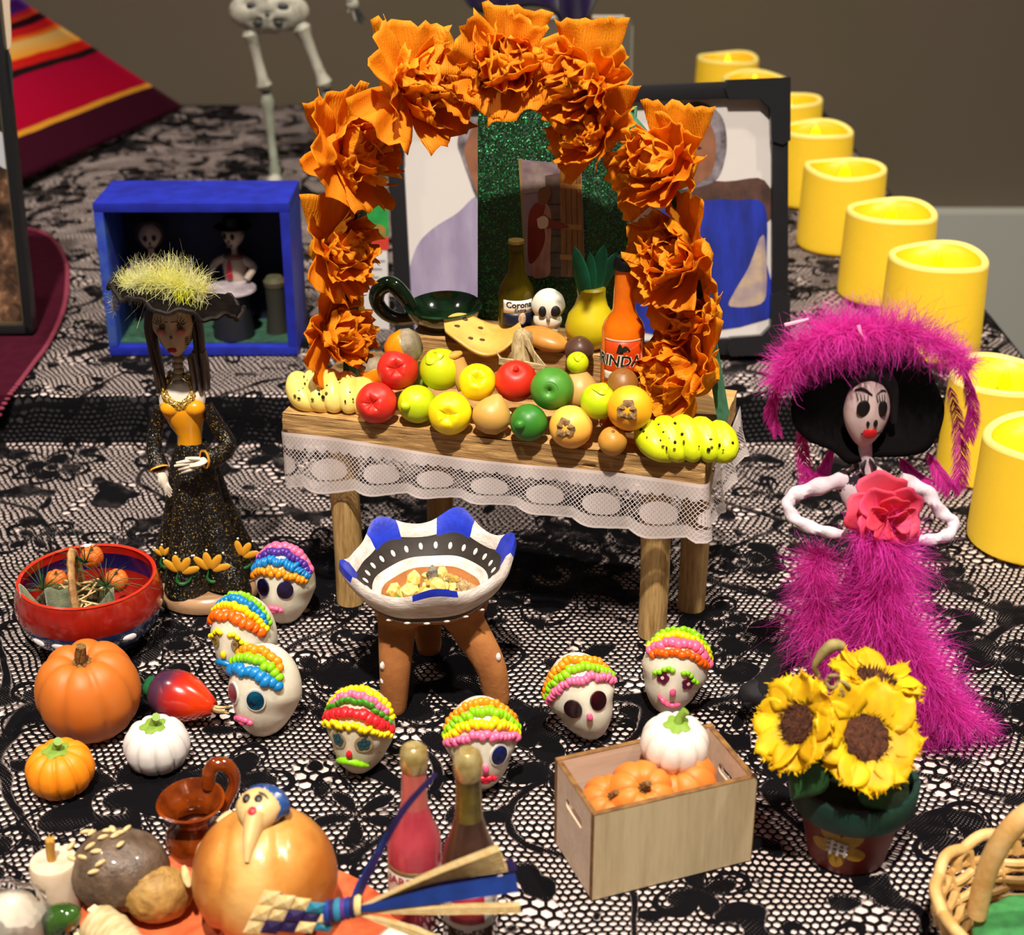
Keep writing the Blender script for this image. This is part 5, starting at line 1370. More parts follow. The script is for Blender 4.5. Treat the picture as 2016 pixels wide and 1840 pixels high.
# head and painted face
FP = mat('d0b8b4', 0.6, c2='c4aaa8', vsc=1.5)
hc_ = L(1706, 808, -0.25)
def pf(d):
    w = 1 - (0.30 * (-d.z) ** 1.6 if d.z < 0 else 0.06 * d.z)
    p = Vector((d.x * w, d.y, d.z))
    if d.y < 0: p.y -= 0.10 * math.exp(-(d.x ** 2 / 0.02 + (d.z + 0.12) ** 2 / 0.05))
    return p
ho = mk('head', ball(0.56, 0.36, 0.96, 32, 26, pf, tuple(hc_)), FP, t)
INK = mat('100a0c', 0.5)
def fpt(px, py):
    q = L(px, py, -0.25)
    dx = (q.x - hc_.x) / 0.56; dz = (q.z - hc_.z) / 0.96
    yy = hc_.y - 0.36 * math.sqrt(max(0.05, 1 - dx * dx - dz * dz)) - 0.015
    return Vector((q.x, yy, q.z))
for ex, ey, w_ in ((1694, 793, .165), (1732, 795, .12)):
    c = fpt(ex, ey); mk('painted_eye', ball(w_, 0.04, 0.22, 16, 10, c=tuple(c)), INK, ho)
    for k in range(4):
        a = fpt(ex - 9 + 6 * k * (1 if ex < 1710 else .8), ey - 14); b2 = fpt(ex - 12 + 7.5 * k * (1 if ex < 1710 else .8), ey - 27)
        mk('eyelash', tube([a, (a + b2) / 2, b2], [0.014, 0.012, 0.006], 5), INK, ho)
mk('eyebrow', tube(cr([fpt(1680, 763), fpt(1695, 758), fpt(1712, 768)], 4), [0.02, 0.045, 0.02], 6), INK, ho)
mk('eyebrow', tube(cr([fpt(1722, 767), fpt(1732, 761), fpt(1742, 765)], 4), [0.014, 0.022, 0.012], 6), INK, ho)
for x, r_ in ((1703, .045), (1718, .055)): mk('nostril', ball(r_, 0.03, 0.10, 8, 8, c=tuple(fpt(x, 822))), INK, ho)
mk('lips', ball(0.18, 0.05, 0.14, 14, 10, lambda d: 1 - 0.2 * (abs(d.x) < 0.2) * (d.z > 0), tuple(fpt(1707, 842))), mat('b0141a', 0.4), ho)
mk('mouth_line', tube(cr([fpt(1690, 843), fpt(1708, 846), fpt(1734, 843)], 5), [0.015, 0.035, 0.015], 6), INK, ho)
mk('hair', tube(cr([L(1672, 760, -.25), L(1695, 742, -.28), L(1725, 738, -.28), L(1752, 760, -.2), L(1758, 830, -.1)], 5), [0.1, 0.16, 0.2, 0.2, 0.1], 10), BLK, t)
# wide hat, tipped back so that its underside frames the face
hp = L(1706, 790, 0.15)
out = [(1557, 795), (1562, 835), (1590, 868), (1640, 890), (1672, 915), (1720, 902), (1780, 900), (1826, 888), (1852, 845), (1859, 802), (1842, 755), (1815, 700), (1760, 655), (1690, 640), (1620, 665), (1575, 725)]
ring = [L(x, y, 0.15 + (800 - y) * 0.004) for x, y in out]
ring = cr(ring + [ring[0]], 4)[:-1]
N_ = len(ring); V = []; Fc = []
for k, f in enumerate((0.0, 0.25, 0.6, 0.9, 1.0)):
    for p in ring:
        q = hp.lerp(p, max(f, 0.02)); q = q + Vector((0, 0.55 * (1 - f) + (0.05 if f == 1 else 0), 0)); V.append(tuple(q))
for k in range(4):
    for i in range(N_): Fc.append((k * N_ + i, k * N_ + (i + 1) % N_, (k + 1) * N_ + (i + 1) % N_, (k + 1) * N_ + i))
Fc.append(tuple(range(N_)))
hatp = mat('070506', 0.85, spec=0.12, bump=0.01, bsc=10, stretch=(1, 1, 5))
mk('hat_brim', Geo(V, Fc), hatp, t, sharp=0, solid=0.08)
# feathers
PINKF = fuzz('fa54d4', 'e63cb6', 0.5); PINKD = fuzz('d830a4', 'f85cd0', 0.5)
hatsp = cr([L(1528, 760, -.1), L(1560, 705, -.2), L(1610, 672, -.35), L(1660, 652, -.45), L(1720, 650, -.45), L(1790, 655, -.4), L(1860, 685, -.3), L(1905, 730, -.2)], 6)
hf = mk('hat_boa', strands(plume(hatsp, 7000, 1.1, 0.0075, 0.3, 0.10, 21)), PINKF, t, smooth=False)
mk('boa_down', strands(plume(hatsp, 5000, 0.45, 0.0055, 0.2, 0.05, 22)), PINKD, hf, smooth=False)
mk('wispy_barbs', strands(plume(hatsp[18:], 260, 1.5, 0.006, 0.9, 0.05, 23, side=(0.35, 0, 0.45))), fuzz('b02878', '7a3050', 0.3), hf, smooth=False)
mk('pink_quill', tube(cr([L(1545, 640, -.5), L(1570, 634, -.5), L(1592, 628, -.5)], 4), [0.05, 0.05, 0.03], 7), mat('e8a0b8', 0.4), hf)
mk('pink_quill', tube(cr([L(1690, 640, -.9), L(1694, 655, -.95), L(1702, 668, -.9)], 4), [0.05, 0.035, 0.02], 7), mat('e8a0c8', 0.4), hf)
def vane(pts, w_, seed):                # a long flat feather
    sp = cr([L(*q) for q in pts], 8); rnd = random.Random(seed); out = []
    for k in range(620):
        i = rnd.random() * (len(sp) - 2); j = int(i); p = sp[j].lerp(sp[j + 1], i - j); tg = (sp[j + 1] - sp[j]).normalized()
        s = rnd.choice((-1, 1)); sd = Vector((s, rnd.uniform(-.2, .2), 0)); f = i / len(sp)
        ln = w_ * (0.35 + 0.65 * math.sin(PI * min(1, f * 0.9 + 0.08))) * rnd.uniform(.75, 1.05)
        e = p + (sd * rnd.uniform(.35, .6) + tg * 1.0).normalized() * ln * 1.15
        out.append(([p, p.lerp(e, .5) + sd * 0.06 * ln, e], 0.009))
    return strands(out)
for pts, w_ in ((((1590, 800, .3), (1580, 870, .3), (1588, 940, .3), (1580, 965, .3)), 0.45), (((1640, 880, .35), (1622, 920, .3), (1600, 955, .3)), 0.4), (((1870, 760, .3), (1890, 850, .3), (1890, 930, .3), (1876, 965, .3)), 0.5),
                (((1825, 890, .35), (1850, 930, .3), (1872, 965, .3)), 0.5), (((1900, 730, .1), (1915, 800, .1), (1908, 870, .1)), 0.4), (((1545, 740, .1), (1520, 800, .1), (1532, 860, .1)), 0.35), (((1770, 900, .4), (1800, 930, .35), (1835, 950, .3)), 0.5)):
    mk('long_feather', vane(pts, w_, int(w_ * 1000) + pts[0][0]), PINKD, t, smooth=False)
# boa down the body
boa = cr([L(1690, 1050, -1.3), L(1745, 1062, -1.35), L(1760, 1130, -1.0), L(1720, 1170, -1.05), L(1740, 1230, -1.05), L(1790, 1270, -.95), L(1820, 1330, -.95), L(1860, 1385, -.95), L(1900, 1425, -.9)], 6)
bo = mk('body_boa', strands(plume(boa, 10500, 1.75, 0.0075, 0.4, 0.15, 31)), PINKF, t, smooth=False)
mk('boa_down', strands(plume(boa, 6500, 0.95, 0.0055, 0.2, 0.08, 32)), PINKD, bo, smooth=False)
body2 = cr([L(1610, 1100, -.5), L(1610, 1190, -.6), L(1625, 1260, -.8), L(1680, 1310, -.85), L(1780, 1390, -.85), L(1815, 1480, -.85)], 6)
mk('boa_wisps', strands(plume(body2, 6500, 1.55, 0.0065, 0.5, 0.22, 33)), PINKD, bo, smooth=False)
tail = cr([L(1790, 1330, -.8), L(1850, 1380, -.8), L(1910, 1420, -.75), L(1950, 1435, -.7)], 6)
side_ = cr([L(1625, 1085, -.7), L(1600, 1120, -.6), L(1640, 1150, -.8)], 5)
mk('boa_wisps', strands(plume(side_, 1500, 1.15, 0.0065, 0.5, 0.1, 35)), PINKD, bo, smooth=False)
mk('boa_wisps', strands(plume(tail, 900, 1.3, 0.007, 1.2, 0.25, 34, side=(0.7, -0.1, -0.1))), PINKD, bo, smooth=False)
for p in (0,): pass
# fabric rose held at the chest
rc = L(1726, 998, -0.85)
ROSE = mat('f2587e', 0.7, c2='ee4a72', vsc=1.2, transl=0.3); ROSE2 = mat('f04058', 0.7, c2='f0607e', vsc=1.2, transl=0.3)
rose = mk('fabric_rose', ball(0.55, 0.4, 0.5, 18, 12, c=tuple(rc)), ROSE, t)
for k in range(13):
    an = k * 2.4; lay = k / 13; R_ = 1.12 * (1 - 0.62 * lay)
    def pfn(u, v, an=an, R_=R_, lay=lay, k=k):
        a = (u - .5) * 1.9; r_ = R_ * v * (1 - 0.35 * (2 * u - 1) ** 4 + 0.05 * math.sin(u * 17 + k))
        return (r_ * math.sin(a) * 0.9, -0.34 - 0.45 * lay - 0.35 * v * v * (1 - lay) * -1 * 0 - 0.28 * v * (0.3 + lay) + 0.12 * math.sin(u * 7 + k) * v, r_ * math.cos(a))
    g = grid(pfn, 12, 8); g.UV = None
    mk('petal', g.rot(an, 'Y').at(rc.x + (0.12 if k else 0), rc.y + 0.1, rc.z), ROSE if k % 2 else ROSE2, rose, sharp=0, solid=0.015)
# ================================================================== sugar skulls
SUG = mat('e4dcc8', 0.35, sss=0.45, c2='d8ccb4', vsc=2.0, bump=0.008, bsc=9, name='pressed_sugar')
SUG2 = mat('d8ccb0', 0.55, sss=0.3, c2='c4b490', vsc=2.0, bump=0.012, bsc=7, name='grainy_sugar')
SK_TILT = 0.30                      # faces look slightly upwards
def skullf(d):
    z = d.z; p = Vector((d.x, d.y, d.z))
    if z < 0:
        p.x *= 1 - 0.26 * (-z) ** 0.8
        if d.y > 0: p.y *= 1 - 0.28 * (-z) ** 0.8
        else: p.y *= 1 - 0.06 * (-z)
    p.x *= 1 - 0.07 * math.exp(-((z + 0.28) / 0.16) ** 2) * (d.y < 0.2)
    if d.y < 0:
        for sx in (-0.40, 0.40):
            p.y += 0.05 * math.exp(-((d.x - sx) ** 2 + (z + 0.04) ** 2) / 0.05)
        p.y -= 0.05 * math.exp(-(d.x ** 2 / 0.02 + (z + 0.34) ** 2 / 0.03))
        p.y -= 0.06 * math.exp(-(d.x ** 2 / 0.10 + (z + 0.66) ** 2 / 0.04))
    y_, z_ = p.y, p.z; c_, s_ = math.cos(SK_TILT), math.sin(SK_TILT)
    p.y = y_ * c_ + z_ * s_; p.z = -y_ * s_ + z_ * c_
    p.z = max(p.z, -0.84)
    return p
SK_C = Vector((0, 0, 1.07)); SK_R = Vector((0.90, 0.96, 1.27))
def skpt(d, lift=0.0):
    p = skullf(d); return Vector((p.x * SK_R.x, p.y * SK_R.y, p.z * SK_R.z)) + SK_C + Vector(d) * lift
ICE = {'o': 'f08a14', 'O': 'f0600c', 'b': '1478b8', 'p': '4a2a8a', 'k': 'ee6a92', 'y': 'f4d40c', 'g': '86c814', 'G': '3e8a1e', 'r': 'd02028', 'R': 'c01830', 'm': 'e05a80'}
def ice(c): return mat(ICE[c], 0.32, sss=0.1, c2=None, name='royal_icing')
def icing_row(par, phi, span, colr, wid, lng, seed, skew=0.0):
    rnd = random.Random(seed); gs = []; S_ = math.radians(span); n = max(6, int(2 * S_ * 0.95 / (wid * 1.25)))
    for k in range(n + 1):
        s = -S_ + 2 * S_ * k / n; ph = math.radians(phi + skew * s * 20 + rnd.uniform(-3, 3))
        d = Vector((math.sin(s), -math.cos(s) * math.cos(ph), math.cos(s) * math.sin(ph)))
        p = skpt(d, 0.03)
        tn = Vector((math.cos(s), 0, -math.sin(s) * math.sin(ph)))
        nr = (p - SK_C).normalized(); tn = (tn - nr * tn.dot(nr)).normalized(); ac = nr.cross(tn)
        M_ = Matrix((tn, ac, nr)).transposed().to_4x4()
        g = ball(wid * rnd.uniform(.9, 1.45), lng * rnd.uniform(.9, 1.15), 0.13 * rnd.uniform(.85, 1.2), 10, 7).xf(Matrix.Translation(p) @ M_ @ Matrix.Rotation(rnd.uniform(-.5, .5), 4, 'Z'))
        gs.append(g)
    return mk('icing_row', gsum(gs), ice(colr), par)
def face_pt(x, z, lift=0.0):
    """front of the skull at local x, z given as fractions of its size"""
    y = -math.sqrt(max(0.02, 1 - x * x - z * z)); return skpt(Vector((x, y, z)), lift)
def flat_on(par, name, x, z, g, m, lift=0.01):
    p = face_pt(x, z, lift + 0.02); e_ = 0.16
    nr = (face_pt(x + e_, z) - face_pt(x - e_, z)).cross(face_pt(x, z + e_) - face_pt(x, z - e_)).normalized()
    q = nr.to_track_quat('-Y', 'Z').to_matrix().to_4x4()
    return mk(name, g.xf(Matrix.Translation(p) @ q), m, par)
def sugar_skull(px, py, label, yaw, rows, eye, nose=None, mouth=None, brow=None, roll=0.0, pitch=0.0, scale=1.0, m=SUG):
    q = P(px, py); q.z = 0.0
    t = thing('sugar_skull', label, 'sugar skull', q, rot=(pitch, roll, yaw), group='sugar skulls with coloured icing')
    t.location.z = 0.02 + abs(math.sin(roll)) * 0.35
    t.scale = (scale,) * 3
    mk('skull', ball(SK_R.x, SK_R.y, SK_R.z, 44, 34, skullf, tuple(SK_C)), m, t)
    for k, (c, phi, w_, l_, span) in enumerate(rows): icing_row(t, phi, span, c, w_, l_, int(px * 7 + k))
    for s in (-1, 1):
        kind, c = eye
        x, z = 0.38 * s, -0.02
        if kind == 'disc':
            flat_on(t, 'eye_rim', x, z, disc(0.26, 0.05, 22, 1.15), mat('d8d0c4', 0.4), 0.015)
            flat_on(t, 'eye_foil', x, z, disc(0.22, 0.05, 22, 1.15), mat(c, 0.18, c2='0c1020', vsc=3, coat=0.6), 0.03)
        elif kind == 'plain':
            flat_on(t, 'eye_foil', x, z, disc(0.245, 0.05, 22, 1.1), mat(c, 0.2, coat=0.6, c2='14060a', vsc=3), 0.02)
        elif kind == 'flower':
            g = gsum([disc(0.085, 0.04, 10).at(0.105 * math.cos(a), 0, 0.105 * math.sin(a)) for a in [2 * PI * i / 5 + 0.3 for i in range(5)]])
            e = flat_on(t, 'eye_flower', x, z, g, mat(c, 0.3), 0.02)
            flat_on(e, 'eye_dot', x, z, disc(0.05, 0.04, 10), mat('d8c8c8', 0.4) if c[0] != '2' else mat(c, 0.3), 0.03)
            if c[0] == '2': flat_on(t, 'eye_socket', x, z, disc(0.25, 0.05, 22, 1.0), mat('9a8660', 0.6), 0.005)
        else:
            flat_on(t, 'eye_socket', x, z, disc(0.17, 0.05, 18, 1.2), mat('8a7a54', 0.6), 0.015)
            flat_on(t, 'eye_glitter', x, z, gsum([disc(0.045, 0.03, 8).at(U(-.08, .08), 0, U(-.11, .11)) for _ in range(9)]), glitter('5a4210', 'c8a040', 40, 0.5, 0.4), 0.03)
    if nose: mk('icing_nose', ball(0.085, 0.075, 0.13, 10, 8, lambda d: 1 + 0.15 * nz(d, 3, px), tuple(face_pt(0.0, -0.27, 0.04))), ice(nose), t)
    if mouth:
        c, kind = mouth
        if kind == 'lips':
            g = gsum([ball(0.14, 0.08, 0.085, 10, 8, c=tuple(face_pt(dx, -0.52 + dz, 0.04))) for dx, dz in ((-0.2, 0.0), (-0.08, 0.035), (0.08, 0.03), (0.2, 0.0), (0.0, -0.03))])
        elif kind == 'mustache':
            g = tube([face_pt(x_, -0.44 - 0.10 * abs(x_ * 2.2) ** 1.5, 0.05) for x_ in [-0.52 + 0.065 * i for i in range(17)]], [0.045, 0.09, 0.10, 0.08, 0.10, 0.09, 0.045], 9, fn=lambda t_, a: 1 + 0.12 * math.sin(t_ * 40))
        else:
            g = tube([face_pt(-0.42 + 0.05 * i, -0.48 - 0.10 * math.sin(PI * i / 16) + 0.05 * (8 - i) / 8, 0.04) for i in range(17)], [0.04, 0.075, 0.07, 0.075, 0.04], 8, fn=lambda t_, a: 1 + 0.15 * math.sin(t_ * 30))
        mk('icing_mouth', g, ice(c), t)
    if brow:
        for s in (-1, 1):
            g = gsum([ball(0.085, 0.07, 0.075, 8, 6, c=tuple(face_pt(s * (0.16 + 0.11 * k), 0.20 + 0.05 * math.sin(k * 1.3) - 0.03 * k, 0.04))) for k in range(5)])
            mk('icing_brow', g, ice(brow), t)
    return t
sugar_skull(566, 1212, 'sugar skull with pink, purple, blue and orange icing bands behind the others', -0.25, [('o', 22, .09, .13, 58), ('b', 39, .07, .17, 62), ('p', 56, .09, .14, 62), ('k', 72, .12, .16, 60)], ('plain', '1a1048'), None, ('m', 'lips'))
sugar_skull(486, 1322, 'sugar skull with thick orange icing, yellow brows and a blue moustache', -0.42, [('O', 36, .13, .18, 58), ('y', 52, .09, .11, 62), ('b', 66, .10, .13, 55), ('g', 78, .09, .10, 60)], ('glit', ''), 'y', ('b', 'mustache'), 'y', 0.0, 0.0, 1.02)
sugar_skull(528, 1430, 'sugar skull with blue wavy icing, teal eyes and pink lips', -0.50, [('b', 30, .12, .17, 52), ('g', 48, .10, .14, 48), ('o', 64, .12, .13, 42)], ('disc', '0e5a78'), None, ('m', 'lips'), None, 0.0, 0.0, 1.05)
sugar_skull(712, 1500, 'sugar skull with red and yellow icing bands and a green moustache', -0.22, [('y', 20, .08, .10, 66), ('r', 36, .13, .17, 66), ('G', 52, .12, .08, 60), ('k', 64, .09, .12, 48), ('y', 78, .10, .12, 62)], ('flower', '2a4a50'), 'r', ('g', 'mustache'), None, 0.06, 0.10, 0.97, SUG2)
sugar_skull(946, 1528, 'sugar skull with pink, yellow and green icing behind the dark bottle', 0.14, [('k', 24, .09, .12, 66), ('y', 39, .09, .13, 66), ('g', 55, .09, .14, 68), ('o', 71, .10, .12, 62)], ('disc', '12246a'), 'm', ('R', 'lips'), None, 0.0, 0.10, 1.02)
sugar_skull(1166, 1440, 'sugar skull with tilted pink, green and orange icing behind the crate', 0.16, [('k', 32, .08, .13, 68), ('g', 48, .10, .14, 68), ('o', 64, .10, .13, 68)], ('plain', '3a0810'), 'm', None, None, -0.28, 0.0, 1.0)
sugar_skull(1308, 1388, 'tall sugar skull with flower eyes, pink and yellow icing and green brows', -0.12, [('O', 36, .11, .12, 50), ('k', 52, .12, .16, 58), ('y', 66, .10, .11, 60), ('g', 78, .10, .09, 60)], ('flower', '5a1030'), 'm', ('m', 'line'), 'g', 0.20, 0.05, 1.0)

# ================================================================== pumpkins and gourd
def pumpkin(px, py, wpx, label, colr, stem, ribs=9, z=0.0, dirn=(0, 0, 1), hk=0.80, dep=0.10, loc=None, name='pumpkin', grp='little toy pumpkins'):
    q = loc if loc is not None else P(px, py, z)
    r = wpx / 2 / ppc(q + Vector((0, 0, 0.5))); h = 2 * r * hk
    d = Vector(dirn).normalized()
    t = thing(name, label, 'pumpkin', q, rot=d.to_track_quat('Z', 'Y').to_euler(), group=grp)
    prof = [(0, 0.10 * h), (0.30 * r, 0.03 * h), (0.6 * r, 0.02 * h), (0.85 * r, 0.16 * h), (0.98 * r, 0.38 * h), (1.0 * r, 0.52 * h), (0.95 * r, 0.70 * h), (0.80 * r, 0.87 * h), (0.58 * r, 0.97 * h), (0.36 * r, 0.99 * h), (0.18 * r, 0.93 * h), (0, 0.88 * h)]
    pts = cr([(a, b, 0) for a, b in prof], 3)
    g = lathe([(max(0, p.x) if i not in (0, len(pts) - 1) else 0, p.y) for i, p in enumerate(pts)], ribs * 10, lambda rr, zz, a: (rr * (1 - dep * (1 - abs(math.sin(ribs * a / 2))) ** 2.2 * 1.4), zz + 0.03 * h * (abs(math.sin(ribs * a / 2)) - 0.6) * (rr < 0.8 * r)))
    mk('pumpkin_body', g, clay(colr, rough=0.5), t, sharp=0)
    if stem == 'green':
        GR = clay('7a9a34', rough=0.55)
        mk('stem', tube(cr([(0, 0, 0.90 * h), (0.02, 0, 1.02 * h), (0.10 * r, 0.05 * r, 1.16 * h), (0.24 * r, 0.02, 1.30 * h)], 4), [0.17 * r, 0.14 * r, 0.12 * r, 0.13 * r], 10, fn=lambda t_, a: 1 + 0.12 * math.sin(5 * a)), GR, t)
        mk('stem_collar', lathe([(0, 0.98 * h), (0.36 * r, 0.955 * h), (0.38 * r, 1.0 * h), (0.16 * r, 1.06 * h), (0, 1.06 * h)], 25, lambda rr, zz, a: (rr * (1 + 0.18 * math.sin(5 * a)), zz)), GR, t)
    else:
        BRN = mat('5a3c1c', 0.8, c2='8a6a34', vsc=9, bump=0.03, bsc=14)
        mk('stem', gsum([tube(cr([(0.05 * r * math.cos(k), 0.05 * r * math.sin(k), 0.88 * h), (0.07 * r * math.cos(k + .6), 0.07 * r * math.sin(k + .6), 1.0 * h), (0.06 * r + 0.05 * r * math.cos(k + 1), 0.05 * r * math.sin(k + 1), 1.16 * h)], 3), 0.05 * r, 6) for k in range(7)]), BRN, t)
        mk('stem_collar', gsum([ball(0.05 * r, c=(0.15 * r * math.cos(k * .7), 0.15 * r * math.sin(k * .7), 0.925 * h), nu=7, nv=5) for k in range(9)]), BRN, t)
    return t
pumpkin(188, 1425, 202, 'large matte orange pumpkin below the red bowl', 'c46a22', 'brown', 8, 0, (-0.03, -0.12, 1), 0.84, 0.06)
pumpkin(127, 1550, 134, 'small bright orange pumpkin with a green stem at the lower left', 'ee8a10', 'green', 10, 0, (-0.05, -0.05, 1), 0.70, 0.10)
pumpkin(316, 1503, 130, 'small white pumpkin with a green stem beside the big orange one', 'd8d2cc', 'green', 10, 0, (-0.05, -0.05, 1), 0.72, 0.10)

gq = P(352, 1412); gq.z = 0.70
axis = Vector((0.93, -0.36, -0.10)).normalized()
t = thing('gourd_ornament', 'red and purple painted gourd ornament lying beside the pumpkins', 'ornament', gq, rot=axis.to_track_quat('Z', 'Y').to_euler())
GR_ = NT('gourd_paint'); v_ = GR_.obj(); zz_ = GR_.math('ADD', GR_.sep(v_)[2], GR_.math('MULTIPLY', GR_.math('SUBTRACT', GR_.noise(v_, 1.5, 2), 0.5), 0.5))
n_ = GR_.n.new('ShaderNodeMapRange'); GR_.L(zz_, n_.inputs[0]); n_.inputs[1].default_value = -0.8; n_.inputs[2].default_value = 1.2
b_ = GR_.bsdf(Base_Color=GR_.ramp(n_.outputs[0], [(0.0, lin('3a2440')), (0.30, lin('46283e')), (0.50, lin('a8201a')), (0.75, lin('d03408')), (1.0, lin('c02a0a'))]), Roughness=0.2, Coat_Weight=0.7)
GR_ = GR_.done(b_.outputs[0])
mk('gourd_body', lathe([(0, -0.78), (0.3, -0.74), (0.58, -0.52), (0.70, -0.15), (0.69, 0.18), (0.58, 0.52), (0.40, 0.84), (0.26, 1.06), (0.18, 1.16), (0, 1.18)], 32), GR_, t)
mk('green_cap', lathe([(0, -0.98), (0.2, -0.96), (0.32, -0.84), (0.36, -0.66)], 24, lambda rr, zz, a: (rr * (1 + 0.08 * math.sin(5 * a)), zz)), mat('145a34', 0.25, coat=0.5), t)
mk('green_dot', ball(0.10, 0.04, 0.13, 12, 8, c=(0.42, -0.56, 0.10)), mat('2a5a2a', 0.4), t)
mk('straw_tip', gsum([tube(cr([(0.05 * math.cos(k), 0.05 * math.sin(k), 1.12), (0.08 * math.cos(k), 0.08 * math.sin(k), 1.3), (0.10 * math.cos(k) + 0.12, 0.10 * math.sin(k) - 0.02, 1.5 + 0.05 * math.sin(3 * k))], 3), [0.03, 0.02, 0.008], 5) for k in range(12)]), mat('c8b078', 0.7), t)
mk('hanging_loop', tube(cr([(0, 0, -0.95), (-0.15, 0.1, -1.2), (-0.02, 0.2, -1.35), (0.12, 0.12, -1.15), (0, 0, -0.95)], 5), 0.02, 5), mat('1a2a20', 0.5), t)

# ================================================================== red lacquer bowl with a tiny basket
bq = Vector((-12.22, 39.65, 0.0))
BP = bands([(0.0, '7a1a14'), (0.12, '3a7a2a'), (0.20, '1e3c78'), (0.56, 'a81c10'), (0.93, 'b82414')], 2, 0.0, 2.2, 0.2, 0.6, 0.6)
t = thing('lacquer_bowl', 'red and blue lacquered bowl holding a tiny pumpkin basket', 'bowl', bq)
mk('bowl_wall', lathe([(0, 0.02), (0.85, 0.0), (1.05, 0.05), (1.55, 0.30), (1.93, 0.80), (2.10, 1.32), (2.07, 1.75), (1.94, 2.13)], 64), BP, t)
mk('bowl_rim', lathe([(1.94, 2.12), (1.96, 2.17), (1.90, 2.2), (1.85, 2.15)], 64), mat('d03018', 0.15, coat=0.8), t)
mk('bowl_inside', lathe([(1.86, 2.16), (1.96, 1.75), (1.97, 1.3), (1.8, 0.8), (1.4, 0.4), (0.9, 0.2), (0, 0.16)], 64), bands([(0, '8a1810'), (0.60, '8a1810'), (0.66, '1c1448'), (0.92, 'c02418')], 2, 0.0, 2.0, 0.2, 0.6), t)
for k, an in enumerate((-2.1, -1.75, -1.15, -0.75)):
    r_ = 2.04; z_ = 0.95
    g = ball(0.30, 0.05, 0.10, 14, 8, lambda d: 1 - 0.5 * max(0, d.x)).rot(0.15, 'Y').at(0, -r_ * 0.985, z_).rot(an + PI / 2, 'Z')
    mk('white_leaf_stroke', g, mat('d8d0d0', 0.3), t)
for k in range(8):
    an = -1.95 + 0.10 * k
    mk('yellow_tick', tube(cr([(1.28 * math.cos(an), 1.28 * math.sin(an), 0.20), (1.5 * math.cos(an + .02), 1.5 * math.sin(an + .02), 0.33)], 2), 0.03, 5), mat('c89a3a', 0.4), t)
bkq = Vector((-12.55, 39.3, 0.5))
t = thing('tiny_basket', 'tiny twig basket with an arched handle and felt leaves inside the red bowl', 'basket', bkq)
TWIG = mat('c0945c', 0.7, c2='8a6236', vsc=3, stretch=(1, 1, 1), bump=0.03, bsc=8)
mk('basket_body', lathe([(0, 0.0), (0.75, 0.0), (1.0, 0.5), (1.1, 1.1), (1.02, 1.1), (0.9, 0.5), (0, 0.25)], 28), mat('5a4a2c', 0.85, c2='3c3a22', vsc=3, bump=0.03, bsc=8), t)
hp_ = [(0.35, -1.02, 0.95), (0.3, -0.98, 1.5), (0.22, -0.72, 2.15), (0.1, -0.1, 2.55), (0.0, 0.55, 2.2), (-0.02, 0.95, 1.2)]
mk('handle', tube(cr(hp_, 8), 0.155, 10, 0.7, fn=lambda t_, a: 1 + 0.10 * math.sin(a + t_ * 70)), TWIG, t)
FELT = mat('4a5238', 0.95, c2='6a6e54', vsc=3, bump=0.03, bsc=20, sheen=0.5)
for pts in ([(-1.3, -.65, 1.95), (-1.2, -0.9, 0.85), (-0.35, -1.25, 0.75), (-0.35, -1.0, 1.15)], [(-0.5, -0.95, 1.95), (-0.4, -1.15, 0.8), (0.3, -1.15, 0.8), (0.25, -0.8, 1.9)],
            [(0.6, -0.95, 1.15), (0.6, -1.1, 0.75), (1.3, -0.75, 0.85), (1.32, -0.55, 1.75)]):
    A_, B_, C_, D_ = [Vector(p) for p in pts]
    g = grid(lambda u, v: A_.lerp(D_, u).lerp(B_.lerp(C_, u), v) + Vector((0, -0.12 * math.sin(PI * u) * math.sin(PI * v), 0.05 * math.sin(u * 9))), 10, 8); g.UV = None
    mk('felt_leaf', g, FELT, t, solid=0.07)
mk('straw_bits', gsum([tube([(U(-.6, .9), U(-.8, .8), U(1.05, 1.25)), (U(-.6, .9), U(-.8, .8), U(1.2, 1.5))], 0.035, 5) for _ in range(16)]), mat('d0b078', 0.8), t)
GRA = mat('2c4a20', 0.7); rnd = random.Random(3); ss = []
for cx, cy, cz in ((-0.8, -0.2, 1.5), (0.35, 0.3, 2.1), (1.0, -0.2, 1.6)):
    for k in range(42):
        d = Vector((rnd.gauss(0, 1), rnd.gauss(0, .7), abs(rnd.gauss(.4, .7)))).normalized(); p = Vector((cx, cy, cz)); ln = rnd.uniform(.5, 1.5)
        e = p + d * ln; ss.append(([p, p.lerp(e, .5) + Vector((0, 0, .08)), e + Vector((0, 0, -.12 * ln))], 0.016))
o = mk('grass_sprigs', strands(ss), GRA, t, smooth=False)
for px_, py_, z_, w_, lb in ((182, 1098, 2.0, 46, 'tiny orange pumpkin at the back of the bowl basket'), (230, 1145, 1.35, 48, 'tiny orange pumpkin at the right of the bowl basket'), (112, 1143, 1.25, 44, 'tiny orange pumpkin behind the felt leaf in the bowl')):
    q = P(px_, py_ + 12, z_)
    pumpkin(0, 0, w_, lb, 'd0641c', 'brown', 7, 0, (0.1, -0.2, 1), 0.8, 0.08, q, 'mini_pumpkin', 'mini pumpkins in the bowl')

